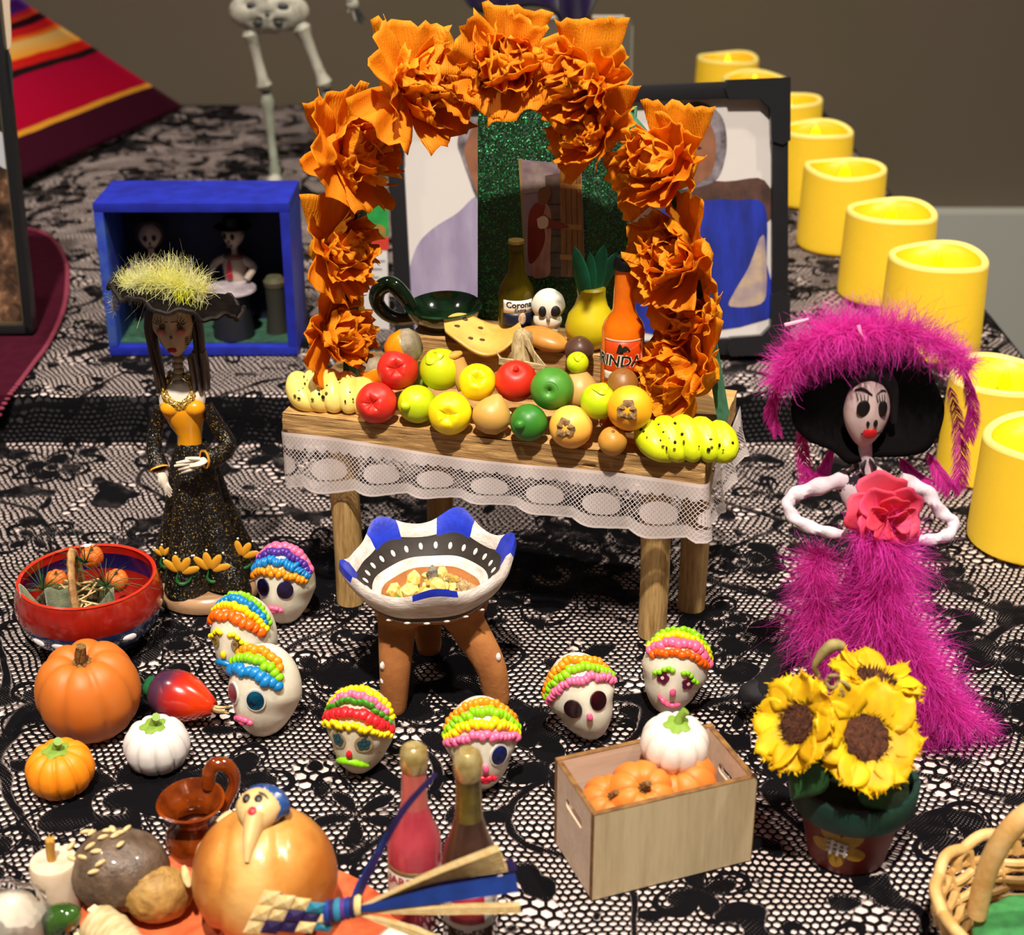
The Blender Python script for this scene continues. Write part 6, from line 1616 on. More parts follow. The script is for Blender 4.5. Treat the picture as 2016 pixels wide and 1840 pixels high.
# ================================================================== clay burner on three legs
bq = Vector((-2.05, 37.35, 0.0))
CLAYB = mat('a46a34', 0.85, c2='8a5224', vsc=1.2, bump=0.02, bsc=7, name='terracotta')
CHALK = mat('d4ccc4', 0.85, c2='b4a69c', vsc=2.2, stretch=(1, 1, 3), bump=0.025, bsc=7, name='whitewash')
COBALT = mat('1c34b8', 0.4, c2='16289a', vsc=2, bump=0.01, bsc=8)
BLKB = mat('1e1814', 0.6, c2='2c241c', vsc=3)
t = thing('clay_burner', 'three legged clay incense burner with a white and blue lobed rim', 'incense burner', bq, rot=(0, math.radians(-3), 0))
LOB = [math.radians(a) for a in (129, 71, 10, -82, 196)]
def lobe(a):
    return max(math.exp(-(((a - b + PI) % (2 * PI) - PI) / 0.25) ** 2) for b in LOB)
BR_ = [(0.0, 2.72, 0), (0.9, 2.74, 0), (1.35, 2.92, 0), (1.42, 3.0, 1), (1.62, 3.18, 1), (1.66, 3.22, 2), (1.98, 3.62, 2), (2.0, 3.66, 1), (2.12, 3.88, 1), (2.24, 3.96, 1), (2.34, 3.84, 1), (2.30, 3.62, 1), (2.12, 3.34, 1), (2.02, 3.22, 2), (1.86, 3.02, 2), (1.80, 2.96, 1), (1.66, 2.82, 0), (1.1, 2.50, 0), (0.5, 2.40, 0), (0, 2.38, 0)]
V = []; Fc = []; M_ = []; nA = 96; rings = []
for r, z, _ in BR_:
    if r == 0: V.append((0, 0, z)); rings.append([len(V) - 1]); continue
    k0 = len(V)
    for i in range(nA):
        a = 2 * PI * i / nA; lo = lobe(a) * (max(0, (z - 3.45) / 0.5) if r > 1.7 else 0)
        rr = r * 0.95 + 0.26 * lo; zz = z + 0.38 * lo + 0.02 * math.sin(7 * a)
        V.append((rr * math.cos(a), rr * math.sin(a), zz))
    rings.append(list(range(k0, k0 + nA)))
for j, (A_, B_) in enumerate(zip(rings, rings[1:])):
    for i in range(nA):
        k = (i + 1) % nA; a = 2 * PI * (i + .5) / nA
        if len(A_) == 1: Fc.append((A_[0], B_[i], B_[k]))
        elif len(B_) == 1: Fc.append((A_[k], A_[i], B_[0]))
        else: Fc.append((A_[k], A_[i], B_[i], B_[k]))
        mi = BR_[j][2] if j < 14 else BR_[j + 1][2]
        if 6 <= j <= 9 and lobe(a) > 0.40: mi = 3
        M_.append(mi)
mk('bowl', Geo(V, Fc, M_), [CLAYB, CHALK, BLKB, COBALT], t, sharp=60)
for k in range(26):
    a = 2 * PI * k / 26 + 0.07
    mk('white_dab', ball(0.06, 0.11, 0.04, 8, 6).rot(0.85, 'X').at(0, 1.735, 3.45 + 0.0).rot(a - PI / 2, 'Z'), mat('e0dad0', 0.6), t)
for k in range(9):
    a = -PI / 2 + (k - 4) * 0.26
    mk('white_dab', ball(0.035, 0.09, 0.035, 8, 6).rot(PI / 2, 'Z').at(2.0 * math.cos(a), 2.0 * math.sin(a), 3.13), mat('d0c8be', 0.6), t)
for fx, fy, tx, ty in ((-3.22, 36.05, -0.95, -0.55), (-0.38, 36.25, 0.95, -0.55), (-2.4, 39.1, -0.2, 1.15)):
    f_ = Vector((fx, fy, 0)) - bq
    g = tube(cr([(f_.x * 1.0, f_.y, 0.0), (f_.x * 0.98, f_.y * 0.98, 0.25), (f_.x * 0.9, f_.y * 0.9, 1.2), (tx * 1.0, ty, 2.2), (tx * 0.85, ty * 0.85, 2.75)], 5), [0.31, 0.36, 0.42, 0.52, 0.80], 20)
    lg = mk('leg', g, CLAYB, t)
    if fy < 38:
        for z_ in (0.5, 1.05, 1.5):
            p = Vector((f_.x * (0.98 - 0.05 * z_), f_.y * (0.98 - 0.05 * z_), z_)); s = -1 if f_.x < 0 else 1
            mk('white_fleck', ball(0.10, 0.12, 0.12, 8, 6, lambda d: 1 - 0.5 * max(0, d.x)).at(p.x + s * 0.27, p.y - 0.18, p.z), mat('d8d0c8', 0.7), lg)
rs = thing('copal_resin', 'heap of yellowish resin lumps and grit in the clay burner', 'resin', bq + Vector((0.0, 0, 2.75)))
RES = [mat('d8c06a', 0.2, trans=0.35, c2='b89a3a', vsc=6, name='resin'), mat('cdb24a', 0.25, c2='e8d890', vsc=7, name='resin'), mat('8a6a3c', 0.7, c2='b09a70', vsc=8), mat('5a5448', 0.7, c2='8a8474', vsc=9)]
rnd = random.Random(9)
for k in range(70):
    a = rnd.uniform(0, 2 * PI); d = rnd.random() ** 0.6 * 1.15; x, y = d * math.cos(a) - 0.05, d * math.sin(a) * 0.8
    hgt = 0.45 * (1 - (d / 1.2) ** 2) * rnd.random() + 0.06
    s = rnd.uniform(0.09, 0.2) * (1.3 if x < 0.2 else 0.85)
    m = RES[rnd.choice((0, 1, 1))] if x < 0.25 + 0.3 * rnd.random() else RES[rnd.choice((2, 2, 3, 0))]
    sd = rnd.uniform(0, 99)
    mk('resin_lump', ball(s, s * rnd.uniform(.7, 1.1), s * rnd.uniform(.7, 1.2), 7, 5, lambda q: 1 + 0.45 * nz(q, 1.7, sd)), m, rs, (x, y, hgt + s * .4), (U(0, 3), U(0, 3), U(0, 3)), smooth=False)
mk('grey_lump', ball(0.16, 0.14, 0.3, 9, 7, lambda q: 1 + 0.35 * nz(q, 2, 5)), RES[3], rs, (-0.12, 0.25, 0.55), smooth=False)
mk('green_chip', ball(0.12, 0.1, 0.12, 7, 5, lambda q: 1 + 0.4 * nz(q, 2, 3)), mat('4a8a6a', 0.5), rs, (-1.0, -0.35, 0.12), smooth=False)

# ================================================================== plywood crate of pumpkins
cq = Vector((1.82, 28.32, 0.0)); can = math.radians(20.4)
CL, CW, CH, ct = 4.08, 2.3, 2.38, 0.13
t = thing('plywood_crate', 'small plywood crate with hand slots and scorched edges', 'crate', cq, can)
PLY = wood('c8b48e', 'b09a74', 2, 1.6, 0.65, 0.003); PLYS = wood('d8c0a8', 'c4a890', 0, 1.6, 0.65, 0.003)  # duller front, pinker other panels: their shade and light put into the colour
BURN = mat('5e3e1c', 0.8, c2='8a6232', vsc=3)
def wallp(L_, H_, slot):
    if not slot: return prism([(0, 0), (L_, 0), (L_, H_), (0, H_)], ct)
    w_, h_, zc = 0.48, 0.13, H_ - 0.72; cx = L_ / 2
    out = [(0, 0), (L_, 0), (L_, H_), (0, H_)]
    hole = [(cx + w_ * math.copysign(1, math.cos(a)) - (h_ * math.copysign(1, math.cos(a)) if True else 0) + h_ * math.cos(a), zc + h_ * math.sin(a)) for a in [2 * PI * (i + 0.5) / 16 for i in range(16)]]
    bm = bmesh.new()
    def loop(pts, y): return [bm.verts.new((p[0], y, p[1])) for p in pts]
    V_ = []
    for y in (0, ct): V_.append((loop(out, y), loop(hole, y)))
    for k, (o_, h2) in enumerate(V_):
        ed = [bm.edges.new((o_[i], o_[(i + 1) % 4])) for i in range(4)] + [bm.edges.new((h2[i], h2[(i + 1) % 16])) for i in range(16)]
        bmesh.ops.triangle_fill(bm, use_beauty=True, edges=ed)
    for i in range(4): bm.faces.new((V_[0][0][i], V_[0][0][(i + 1) % 4], V_[1][0][(i + 1) % 4], V_[1][0][i]))
    for i in range(16): bm.faces.new((V_[0][1][i], V_[0][1][(i + 1) % 16], V_[1][1][(i + 1) % 16], V_[1][1][i]))
    bmesh.ops.recalc_face_normals(bm, faces=bm.faces[:]); bm.verts.index_update()
    g = Geo([tuple(v.co) for v in bm.verts], [tuple(v.index for v in f.verts) for f in bm.faces]); bm.free(); return g
mk('long_panel', wallp(CL, CH, False).at(0, 0, 0.0), PLY, t, smooth=False)
mk('long_panel', wallp(CL, CH, False).at(0, CW - ct, 0.0), PLYS, t, smooth=False)
for x in (0.0, CL - ct):
    mk('slotted_panel', wallp(CW - 2 * ct, CH - 0.04, True).rot(PI / 2, 'Z').at(x + ct, ct, 0.0), PLYS, t, smooth=False)
mk('bottom_panel', box(CL - 2 * ct, CW - 2 * ct, 0.12, (CL / 2, CW / 2, 0.08)), PLYS, t)
for y in (0, CW - ct): mk('scorched_edge', box(CL + .004, ct + .004, 0.02, (CL / 2, y + ct / 2, CH + 0.006)), BURN, t, smooth=False)
for x in (0, CL - ct): mk('scorched_edge', box(ct + .004, CW - 2 * ct, 0.02, (x + ct / 2, CW / 2, CH - 0.034)), mat('8a6230', 0.8, c2='5e3e1c', vsc=3), t, smooth=False)
for x, y in ((0, 0), (CL, 0), (0, CW - ct)):
    mk('scorched_edge', box(0.02, ct + .01, CH, (x, y + ct / 2, CH / 2)), BURN, t, smooth=False)
def C_(a, b, z): return cq + Vector((math.cos(can) * a - math.sin(can) * b, math.sin(can) * a + math.cos(can) * b, z))
G2 = 'orange pumpkins inside the crate'
pumpkin(0, 0, 138, 'front matte orange pumpkin tipped forward in the crate', 'd87a2c', 'brown', 8, 0, (0.12, -0.55, 0.8), 0.80, 0.07, C_(1.55, 1.2, 1.42), 'pumpkin', G2)
pumpkin(0, 0, 118, 'left orange pumpkin half hidden in the crate', 'd8742a', 'brown', 8, 0, (0.15, -0.5, 0.85), 0.80, 0.07, C_(0.82, 1.3, 1.28), 'pumpkin', G2)
pumpkin(0, 0, 138, 'right orange pumpkin in the crate under the white one', 'd8762a', 'brown', 8, 0, (-0.35, -0.3, 0.9), 0.75, 0.07, C_(3.0, 1.2, 1.28), 'pumpkin', G2)
pumpkin(0, 0, 136, 'white pumpkin with a green stem on top of the crate', 'e0d4c8', 'green', 10, 0, (0.05, -0.12, 1), 0.72, 0.08, C_(2.70, 1.62, 2.05), 'pumpkin', 'white pumpkin on the crate')

# ================================================================== sunflowers in a painted pot
pq = Vector((7.95, 30.05, 0.0))
t = thing('painted_pot', 'dark red clay pot with a green rim and a painted yellow flower', 'flower pot', pq)
mk('pot_body', lathe([(0, 0.0), (0.86, 0.0), (0.92, 0.06), (1.20, 1.5)], 48), mat('7e2616', 0.55, c2='701e12', vsc=1), t)
mk('pot_rim', lathe([(1.18, 1.46), (1.40, 1.50), (1.46, 1.62), (1.50, 2.18), (1.46, 2.24), (1.34, 2.22), (1.30, 1.9), (0, 1.9)], 48), mat('12362a', 0.5, c2='0e2a22', vsc=1.5), t)
def on_pot(x, z, lift=0.0):
    r = 0.92 + (1.20 - 0.92) * (z - 0.06) / 1.44 + lift; return (r * math.sin(x), -r * math.cos(x), z)
def pot_patch(name, ca, cz, w_, h_, an, m, lift):
    pts = []
    for k in range(14):
        a = 2 * PI * k / 14; u, v = w_ * math.cos(a), h_ * math.sin(a)
        pts.append((ca + (u * math.cos(an) - v * math.sin(an)) / 1.05, cz + u * math.sin(an) + v * math.cos(an)))
    V = [on_pot(a, z, lift) for a, z in pts] + [on_pot(ca, cz, lift + 0.015)]
    return mk(name, Geo(V, [(k, (k + 1) % 14, 14) for k in range(14)]), m, t)
PYEL = mat('b88a14', 0.5, c2='9a7210', vsc=3)
fc, fz = -0.42, 0.92
for k in range(5):
    an = k * 2 * PI / 5 + 0.5
    pot_patch('painted_petal', fc - 0.36 * math.sin(an), fz + 0.38 * math.cos(an), 0.21, 0.30, an, PYEL, 0.012)
for k in range(3):
    mk('white_stroke', tube([on_pot(fc - 0.18 + 0.16 * k, fz - 0.24, .035), on_pot(fc - 0.10 + 0.12 * k, fz + 0.25 - 0.04 * k, .035)], 0.04, 6), mat('c8c0bc', 0.6), t)
    mk('white_stroke', tube([on_pot(fc - 0.25, fz - 0.12 + 0.14 * k, .04), on_pot(fc + 0.2, fz - 0.15 + 0.14 * k, .04)], 0.035, 6), mat('c8c0bc', 0.6), t)
YPET = mat('f2cc0a', 0.6, c2='e4ae06', vsc=2, transl=0.25); YFR = fuzz('f4cc10', 'e8b404', 0.3); LEAFG = mat('1c4420', 0.7, c2='2a5a28', vsc=2)
DISKM = mat('3a1c10', 0.9, c2='5a3018', vsc=8, bump=0.05, bsc=14)
def sunflower(c, dirn, R_, seed, label, npet=9):
    f = thing('sunflower', label, 'sunflower', c, rot=Vector(dirn).normalized().to_track_quat('Z', 'Y').to_euler(), group='sunflowers in the painted pot')
    rnd = random.Random(seed)
    mk('seed_disk', lathe([(0, 0.10), (R_ * .2, 0.13), (R_ * .42, 0.08), (R_ * .46, -0.05), (0, -0.1)], 30, lambda r, z, a: (r * (1 + .06 * math.sin(9 * a)), z)), DISKM, f)
    fr = []
    for k in range(260):
        a = rnd.uniform(0, 2 * PI); d = R_ * .46 * math.sqrt(rnd.random()); p = Vector((d * math.cos(a), d * math.sin(a), 0.06)); e = p + Vector((math.cos(a) * .06, math.sin(a) * .06, rnd.uniform(.08, .2))); fr.append(([p, p.lerp(e, .5), e], 0.014))
    mk('disk_fuzz', strands(fr), mat('54301a', 0.9, c2='2e160c', vsc=9), f, smooth=False)
    for k in range(npet):
        an = 2 * PI * k / npet + rnd.uniform(-.15, .15); tilt = rnd.uniform(0.25, 0.65); ln = R_ * rnd.uniform(.60, .78); w_ = R_ * rnd.uniform(.44, .56); s = rnd.uniform(0, 9)
        def pf_(u, v):
            x = (u - .5) * 2 * w_ * (0.55 + 0.6 * math.sin(PI * min(1, .25 + v * .62)))
            y = R_ * .36 + ln * v * (1 - 0.10 * abs(math.sin(u * 9 + s)) * (v > .8))
            z = math.sin(tilt) * ln * v * 0.8 + 0.06 * math.sin(u * 8 + s) * (0.3 + v) + 0.25 * w_ * (2 * u - 1) ** 2 - 0.18 * v * v
            return (x, y, z)
        g = grid(pf_, 10, 7); g.UV = None
        p_ = mk('petal', g.rot(an, 'Z'), YPET, f, sharp=0, solid=0.02)
        fr = []
        for j in range(36):
            u = rnd.random(); edge_ = rnd.random() < .75
            a_ = Vector(pf_(u, 1.0)) if edge_ else Vector(pf_(rnd.choice((0, 1)), rnd.uniform(.4, 1)))
            e = a_ + Vector((rnd.gauss(0, .05), abs(rnd.gauss(.06, .04)), rnd.gauss(0.02, .04))); fr.append(([a_, a_.lerp(e, .5), e], 0.018))
        mk('frayed_edge', strands(fr).rot(an, 'Z'), YFR, p_, smooth=False)
    mk('sepal_cup', lathe([(0, -0.35), (R_ * .2, -0.3), (R_ * .42, -0.06)], 16), LEAFG, f)
    return f
sunflower(PY(1705, 1452, 29.1), (0.12, -0.72, 0.62), 1.2, 1, 'biggest sunflower facing forward in the painted pot')
sunflower(PY(1572, 1425, 29.4), (-0.78, -0.45, 0.55), 1.04, 2, 'sunflower turned to the left side of the pot', 8)
sunflower(PY(1722, 1338, 30.9), (0.25, 0.1, 1.0), 1.0, 3, 'sunflower at the back of the pot seen edge on', 8)
g = grid(lambda u, v: ((u - .5) * 0.9 * math.sin(PI * (0.08 + 0.9 * v)) , -0.10 * math.cos((u - .5) * 3) , -1.15 * v + 0.08 * math.sin(u * 6)), 8, 8); g.UV = None
for k, (px_, py_, rz_, ry_) in enumerate(((1620, 1500, -0.3, 0.5), (1720, 1520, 0.25, -0.25), (1575, 1478, -0.9, 0.9), (1765, 1488, 0.9, -0.6), (1640, 1440, -0.1, 0.1))):
    mk('leaf', g.rot(ry_, 'Y').rot(rz_, 'Z').at(PY(px_, py_, (28.75 if py_ > 1490 else 29.25) if py_ > 1440 else 29.6) - pq), LEAFG, t, solid=0.03)
TW = mat('7a6a3c', 0.8, c2='9a8a54', vsc=5)
mk('twig', tube(cr([PY(1612, 1330, 30.2) - pq, PY(1604, 1312, 30.2) - pq, PY(1618, 1288, 30.2) - pq, PY(1640, 1270, 30.2) - pq, PY(1660, 1272, 30.2) - pq], 5), [0.05, 0.07, 0.12, 0.15, 0.11], 9), TW, t)
for a0, n_, c0 in ((0, 16, (1648, 1372)), (1, 18, (1660, 1362)), (2, 14, (1640, 1345))):
    c = PY(*c0, 29.5) - pq
    mk('curled_twig', tube([c + Vector((0.16 * math.cos(.55 * i + a0) * (1 - i / 40), 0.05 * math.sin(i), 0.13 * math.sin(.55 * i + a0) + 0.01 * i)) for i in range(n_)], 0.045, 7), TW, t)
mk('soil_filler', lathe([(0, 2.3), (0.8, 2.25), (1.28, 2.0)], 24), mat('1c2a18', 0.95, c2='2c3a20', vsc=5, bump=0.05, bsc=8), t)
mk('stem_bundle', gsum([tube(cr([(0.15 * k - 0.3, 0.05, 2.0), PY(x_, y_, 29.9) - pq], 3), 0.09, 7) for k, (x_, y_) in enumerate(((1600, 1430), (1700, 1450), (1715, 1370)))]), LEAFG, t)
# ================================================================== offerings on the orange dish, lower left
dq = P(455, 1850); dq.z = 0.0
DISH = mat('b84a24', 0.7, c2='d8703c', vsc=1.6, bump=0.02, bsc=6, name='orange_leaf_dish')
def dishf(u, v):
    a = 2 * PI * u; r = v
    rx = 3.55 * r * (1 + 0.06 * math.sin(5 * a + 1)); ry = 2.75 * r * (1 + 0.05 * math.sin(4 * a))
    return (rx * math.cos(a), ry * math.sin(a), 0.05 + 0.30 * max(0, r - 0.72) ** 1.2 * 4 * (0.7 + 0.5 * math.sin(3 * a + 0.4)) + 0.02 * math.sin(9 * a) * r)
g = grid(dishf, 72, 12, cu=True); g.UV = None
tag(mk('leaf_dish', g, DISH, None, dq, (0, 0, -0.05), sharp=0, solid=0.05), 'crinkled orange red leaf dish under the bread and walnut', 'dish')
DZ = 0.09
def D(px, py, Y): return PY(px, py, Y)
# bread bun with a painted head
bc = P(522, 1722, 1.62); br = 143 / ppc(bc)
t = thing('bread_bun', 'glazed golden bread bun with deep folds at the lower left', 'bread', bc)
def bunf(d):
    s = 1.0
    for ax, w_ in ((-0.50, 0.07), (0.42, 0.07)):
        k = d.x - ax - 0.28 * (0.35 - d.z) * (1 if ax > 0 else -0.35)
        s -= 0.075 * math.exp(-(k / w_) ** 2) * max(0, -d.y + 0.25) ** 0.5 if d.y < 0.25 else 0
    s += 0.03 * math.exp(-(d.x / 0.35) ** 2) * (d.y < 0)
    s += 0.012 * nz(d, 3)
    return s
BUN = NT('baked_crust'); v_ = BUN.obj(); zz_ = BUN.sep(v_)
f_ = BUN.math('ADD', BUN.math('ABSOLUTE', BUN.math('MULTIPLY', zz_[0], 0.5)), BUN.math('MULTIPLY', BUN.noise(v_, 1.2, 4), 0.6))
b_ = BUN.bsdf(Base_Color=BUN.ramp(f_, [(0.35, lin('d8a862')), (0.62, lin('cc8c40')), (0.95, lin('a86020'))]), Roughness=0.34, Coat_Weight=0.15, Coat_Roughness=0.2, Subsurface_Weight=0.1, Subsurface_Radius=(0.004, 0.002, 0.001), Subsurface_Scale=1.0, Normal=BUN.bump(BUN.noise(v_, 2.2, 4), 0.7, 0.05))
BUN = BUN.done(b_.outputs[0])
mk('crust', ball(br, br * 0.95, br * 0.97, 64, 44, bunf), BUN, t)
def onbun(px, py, lift=0.0):
    d = ray(px, py); o_ = CAM - bc; R3 = (br, br * 0.95, br * 0.97)
    A_ = Vector((d[i] / R3[i] for i in range(3))); B_ = Vector((o_[i] / R3[i] for i in range(3)))
    aa, bb, c0 = A_.dot(A_), 2 * A_.dot(B_), B_.dot(B_) - 1; di = max(0.0, bb * bb - 4 * aa * c0)
    p = o_ + d * ((-bb - math.sqrt(di)) / (2 * aa)); return bc + p + p.normalized() * lift
h0, h1 = onbun(506, 1622, 0.12), onbun(490, 1695, 0.05)
up_ = (h0 - h1).normalized(); out_ = (h0 - bc); out_ = (out_ - up_ * out_.dot(up_)).normalized()
rt_ = up_.cross(out_) * -1
MH_ = Matrix((rt_ * -1, out_ * -1, up_)).transposed()
if MH_.determinant() < 0: MH_ = Matrix((rt_, out_ * -1, up_)).transposed()
t = thing('dough_head', 'small dough head with a blue cap and long pointed beard stuck on the bun', 'dough figure', h0, rot=MH_.to_euler())
DOUGH = clay('d8b478', rough=0.35)
mk('dough_face', ball(0.50, 0.34, 0.48, 30, 24, lambda d: Vector((d.x * (1 - 0.30 * max(0, -d.z)), d.y, d.z * (1.1 if d.z < 0 else 1))), (0, 0, 0.25)), DOUGH, t)
mk('pointed_beard', tube(cr([(0.0, -0.05, 0.05), (-0.02, -0.06, -0.25), (-0.03, -0.05, -0.6), (-0.02, 0.0, -0.95)], 5), [0.36, 0.27, 0.19, 0.07], 18, 0.75), DOUGH, t)
mk('blue_cap', ball(0.60, 0.40, 0.52, 28, 20, lambda d: 1.0 if (d.z * 0.85 + d.x * 0.40 + d.y * 0.35) > 0.30 else 0.80, (0.06, 0.07, 0.32)), mat('1c3c7a', 0.3, coat=0.4, c2='28508a', vsc=2), t)
for x, w_ in ((-0.22, .085), (0.04, .10)): mk('painted_eye', ball(w_, 0.05, 0.11, 12, 8, c=(x, -0.31, 0.34)), mat('15120e', 0.4), t)
mk('painted_brow', tube(cr([(0.02, -0.31, 0.50), (0.15, -0.30, 0.45), (0.27, -0.26, 0.33)], 3), [0.02, 0.035, 0.015], 6), mat('2a2218', 0.5), t)
mk('red_mouth', ball(0.10, 0.05, 0.10, 12, 8, c=(-0.02, -0.37, 0.04)), mat('c02434', 0.4), t)
for k, (x0, y0, x1, y1, z_) in enumerate(((428, 1618, 456, 1596, 2.2), (388, 1690, 402, 1652, 1.6), (362, 1705, 372, 1745, 1.3))):
    a, b = P(x0, y0, z_), P(x1, y1, z_ + (0.1 if k < 2 else 0))
    tag(mk('almond_sliver', tube(cr([a, a.lerp(b, .3), a.lerp(b, .7), b], 3), [0.05, 0.09, 0.09, 0.04], 8, 0.6), mat('d8b882', 0.5)),
        ['almond sliver sticking out beside the blue capped head', 'almond sliver leaning between jug and bun', 'almond sliver between walnut and bun'][k], 'almond', 'almond slivers on the bread')
# brown glazed jug
jq = Vector((-7.45, 29.95, 0.0))
JUG = mat('8a3c0c', 0.1, c2='5e2408', vsc=2.0, coat=1.0, bump=0.01, bsc=6, name='honey_glaze')
t = thing('glazed_jug', 'small honey brown glazed jug behind the bread bun', 'jug', jq, rot=(0.10, 0.05, -0.3))
mk('jug_body', lathe([(0, 0.0), (0.5, 0.0), (0.66, 0.2), (0.74, 0.55), (0.62, 0.9), (0.45, 1.1), (0.44, 1.25), (0.58, 1.5), (0.72, 1.66), (0.76, 1.74), (0.70, 1.76), (0.52, 1.5), (0.36, 1.25), (0.36, 1.1), (0.5, 0.8), (0, 0.3)], 40, lambda r, z, a: (r * (1 + (0.10 * max(0, math.cos(a + 2.3)) ** 4 if z > 1.4 else 0)), z)), JUG, t)
mk('handle', tube(cr([(0.10, 0.60, 1.62), (0.12, 0.68, 1.98), (0.24, 0.80, 2.2), (0.52, 0.92, 2.1), (0.62, 0.92, 1.6), (0.40, 0.66, 0.95)], 6), [0.13, 0.14, 0.14, 0.14, 0.13, 0.12], 12, 1.25), JUG, t)
# seeded bun, walnut, stub candle, pepper, garlic, husk roll, egg
sq = P(236, 1712, 0.95); sr = 96 / ppc(sq)
t = thing('seeded_bun', 'grey brown bun topped with pale seeds between candle and walnut', 'bread', sq)
mk('bun_crumb', ball(sr * 1.02, sr * 0.9, 0.93, 44, 30, lambda d: 1 + 0.05 * nz(d, 2.0, 4) + 0.02 * nz(d, 6, 2)), mat('6a5644', 0.45, c2='4e3e30', vsc=3, bump=0.05, bsc=7, coat=0.25), t)
SEED = mat('d8c494', 0.4, c2='c8ac74', vsc=4)
for k, (px_, py_) in enumerate(((183, 1640), (180, 1665), (205, 1648), (236, 1640), (250, 1632), (238, 1662), (228, 1645), (165, 1688), (200, 1698), (187, 1715), (145, 1690), (172, 1638), (215, 1636), (192, 1676), (222, 1634), (143, 1664))):
    d = ray(px_, py_); o_ = CAM - sq; A_ = Vector((d.x / (sr * 1.02), d.y / (sr * .9), d.z / .93)); B_ = Vector((o_.x / (sr * 1.02), o_.y / (sr * .9), o_.z / .93))
    aa, bb, cc_ = A_.dot(A_), 2 * A_.dot(B_), B_.dot(B_) - 1; di = bb * bb - 4 * aa * cc_
    k_ = (-bb - math.sqrt(di)) / (2 * aa) if di > 0 else -bb / (2 * aa)
    p = o_ + d * k_
    mk('seed', ball(0.155, 0.095, 0.06, 10, 7, lambda q: 1 - 0.25 * max(0, q.x)), SEED, t, p * 1.02, (U(-.4, .1) - 0.5, U(-.3, .3), U(-1.2, 1.2)))
wq = P(312, 1760, 0.70); wr = 67 / ppc(wq)
t = thing('walnut', 'whole walnut in its tan shell in front of the bun', 'nut', wq, rot=(0.2, 0.25, 0.5))
def wal(d): return 1 + 0.05 * nz(d, 4.5, 1) + 0.03 * nz(d, 9, 2) - 0.04 * math.exp(-(d.y / 0.05) ** 2) + 0.05 * math.exp(-((abs(d.y) - 0.09) / 0.06) ** 2) + 0.10 * max(0, d.x - 0.85)
mk('shell', ball(wr, wr * .82, wr * .82, 56, 40, wal), mat('b08a48', 0.55, c2='8a6630', vsc=3, bump=0.05, bsc=5), t)
kq = P(120, 1792); kq.z = 0.0
t = thing('stub_candle', 'short cream candle stub with a straw wick at the lower left', 'candle', kq, 0)
CRM = mat('d8c6ae', 0.5, sss=0.3, c2='cbb598', vsc=2)
mk('wax', lathe([(0, 0.0), (0.52, 0.0), (0.53, 0.05), (0.535, 1.35), (0.51, 1.42), (0, 1.44)], 36), CRM, t)
mk('wick', tube(cr([(-0.02, 0, 1.35), (-0.03, 0.0, 1.65), (0.0, 0.0, 1.98)], 3), [0.10, 0.10, 0.11], 9), mat('c8943c', 0.7, c2='a87428', vsc=4, stretch=(4, 4, .5)), t)
mk('wick_fray', gsum([tube([(0.07 * math.cos(k), 0.07 * math.sin(k), 1.9), (0.10 * math.cos(k), 0.10 * math.sin(k), 2.04)], [0.03, 0.015], 5) for k in range(7)]), mat('d0a048', 0.7), t)
pq_ = P(112, 1812, 0.85)
t = thing('green_pepper', 'glossy dark green chilli pepper in front of the candle stub', 'pepper', pq_, rot=(0.0, -0.55, -0.2))
mk('pepper_body', ball(0.64, 0.36, 0.36, 32, 22, lambda d: 1 + 0.05 * nz(d, 2, 3)), mat('1e3a12', 0.1, c2='34561e', vsc=2.5, coat=0.9), t)
mk('pepper_stem', tube(cr([(-0.6, 0, 0.0), (-0.75, 0.03, 0.08), (-0.85, 0.05, 0.2)], 3), [0.1, 0.07, 0.05], 8), mat('2c4a1c', 0.5), t)
gq = P(18, 1822, 0.80)
t = thing('garlic_bulb', 'white garlic bulb in clear wrap at the lower left corner', 'garlic', gq, rot=(0.2, 0.3, 0))
mk('bulb', lathe([(0, -0.75), (0.4, -0.7), (0.75, -0.35), (0.82, 0.05), (0.66, 0.45), (0.35, 0.72), (0.14, 0.95), (0, 0.98)], 48, lambda r, z, a: (r * (1 - 0.07 * (1 - abs(math.sin(3.5 * a))) ** 2), z)), mat('d4cab8', 0.3, coat=0.5, sss=0.2, bump=0.01, bsc=6), t)
mk('clear_wrap', lathe([(0.84, 0.0), (0.90, 0.2), (0.84, 0.5), (0.62, 0.75), (0.5, 0.95)], 40, lambda r, z, a: (r * (1 + 0.06 * math.sin(7 * a) + 0.04 * math.sin(13 * a + z * 5)), z)), mat('f4f4f4', 0.08, trans=0.97, ior=1.15, name='clear_wrap'), t)
hq = P(215, 1838, 0.55)
t = thing('husk_roll', 'cream rolled corn husk lying in front of the walnut', 'corn husk', hq, rot=aim((-0.75, 0.5, 0.12)))
HR = mat('d4c096', 0.6, c2='b89a68', vsc=2.5, stretch=(1, 1, 4), bump=0.03, bsc=5)
mk('rolled_husk', lathe([(0, -1.0), (0.30, -0.95), (0.38, -0.7), (0.36, -0.66), (0.44, -0.4), (0.42, -0.35), (0.48, -0.05), (0.46, 0.0), (0.48, 0.35), (0.40, 0.5), (0.24, 0.48), (0, 0.40)], 26, lambda r, z, a: (r * (1 + .05 * math.sin(3 * a + z * 4)), z)), HR, t)
for k in range(4):
    a = k * 1.6; mk('husk_tab', box(0.22, 0.07, 0.30, (0.40 * math.cos(a), 0.40 * math.sin(a), 0.42), 0.03), mat('e0cc9c', 0.6), t)
eq = P(790, 1862, 0.42)
t = thing('white_pebble', 'smooth white egg shaped candy at the bottom edge', 'candy', eq, 0.1)
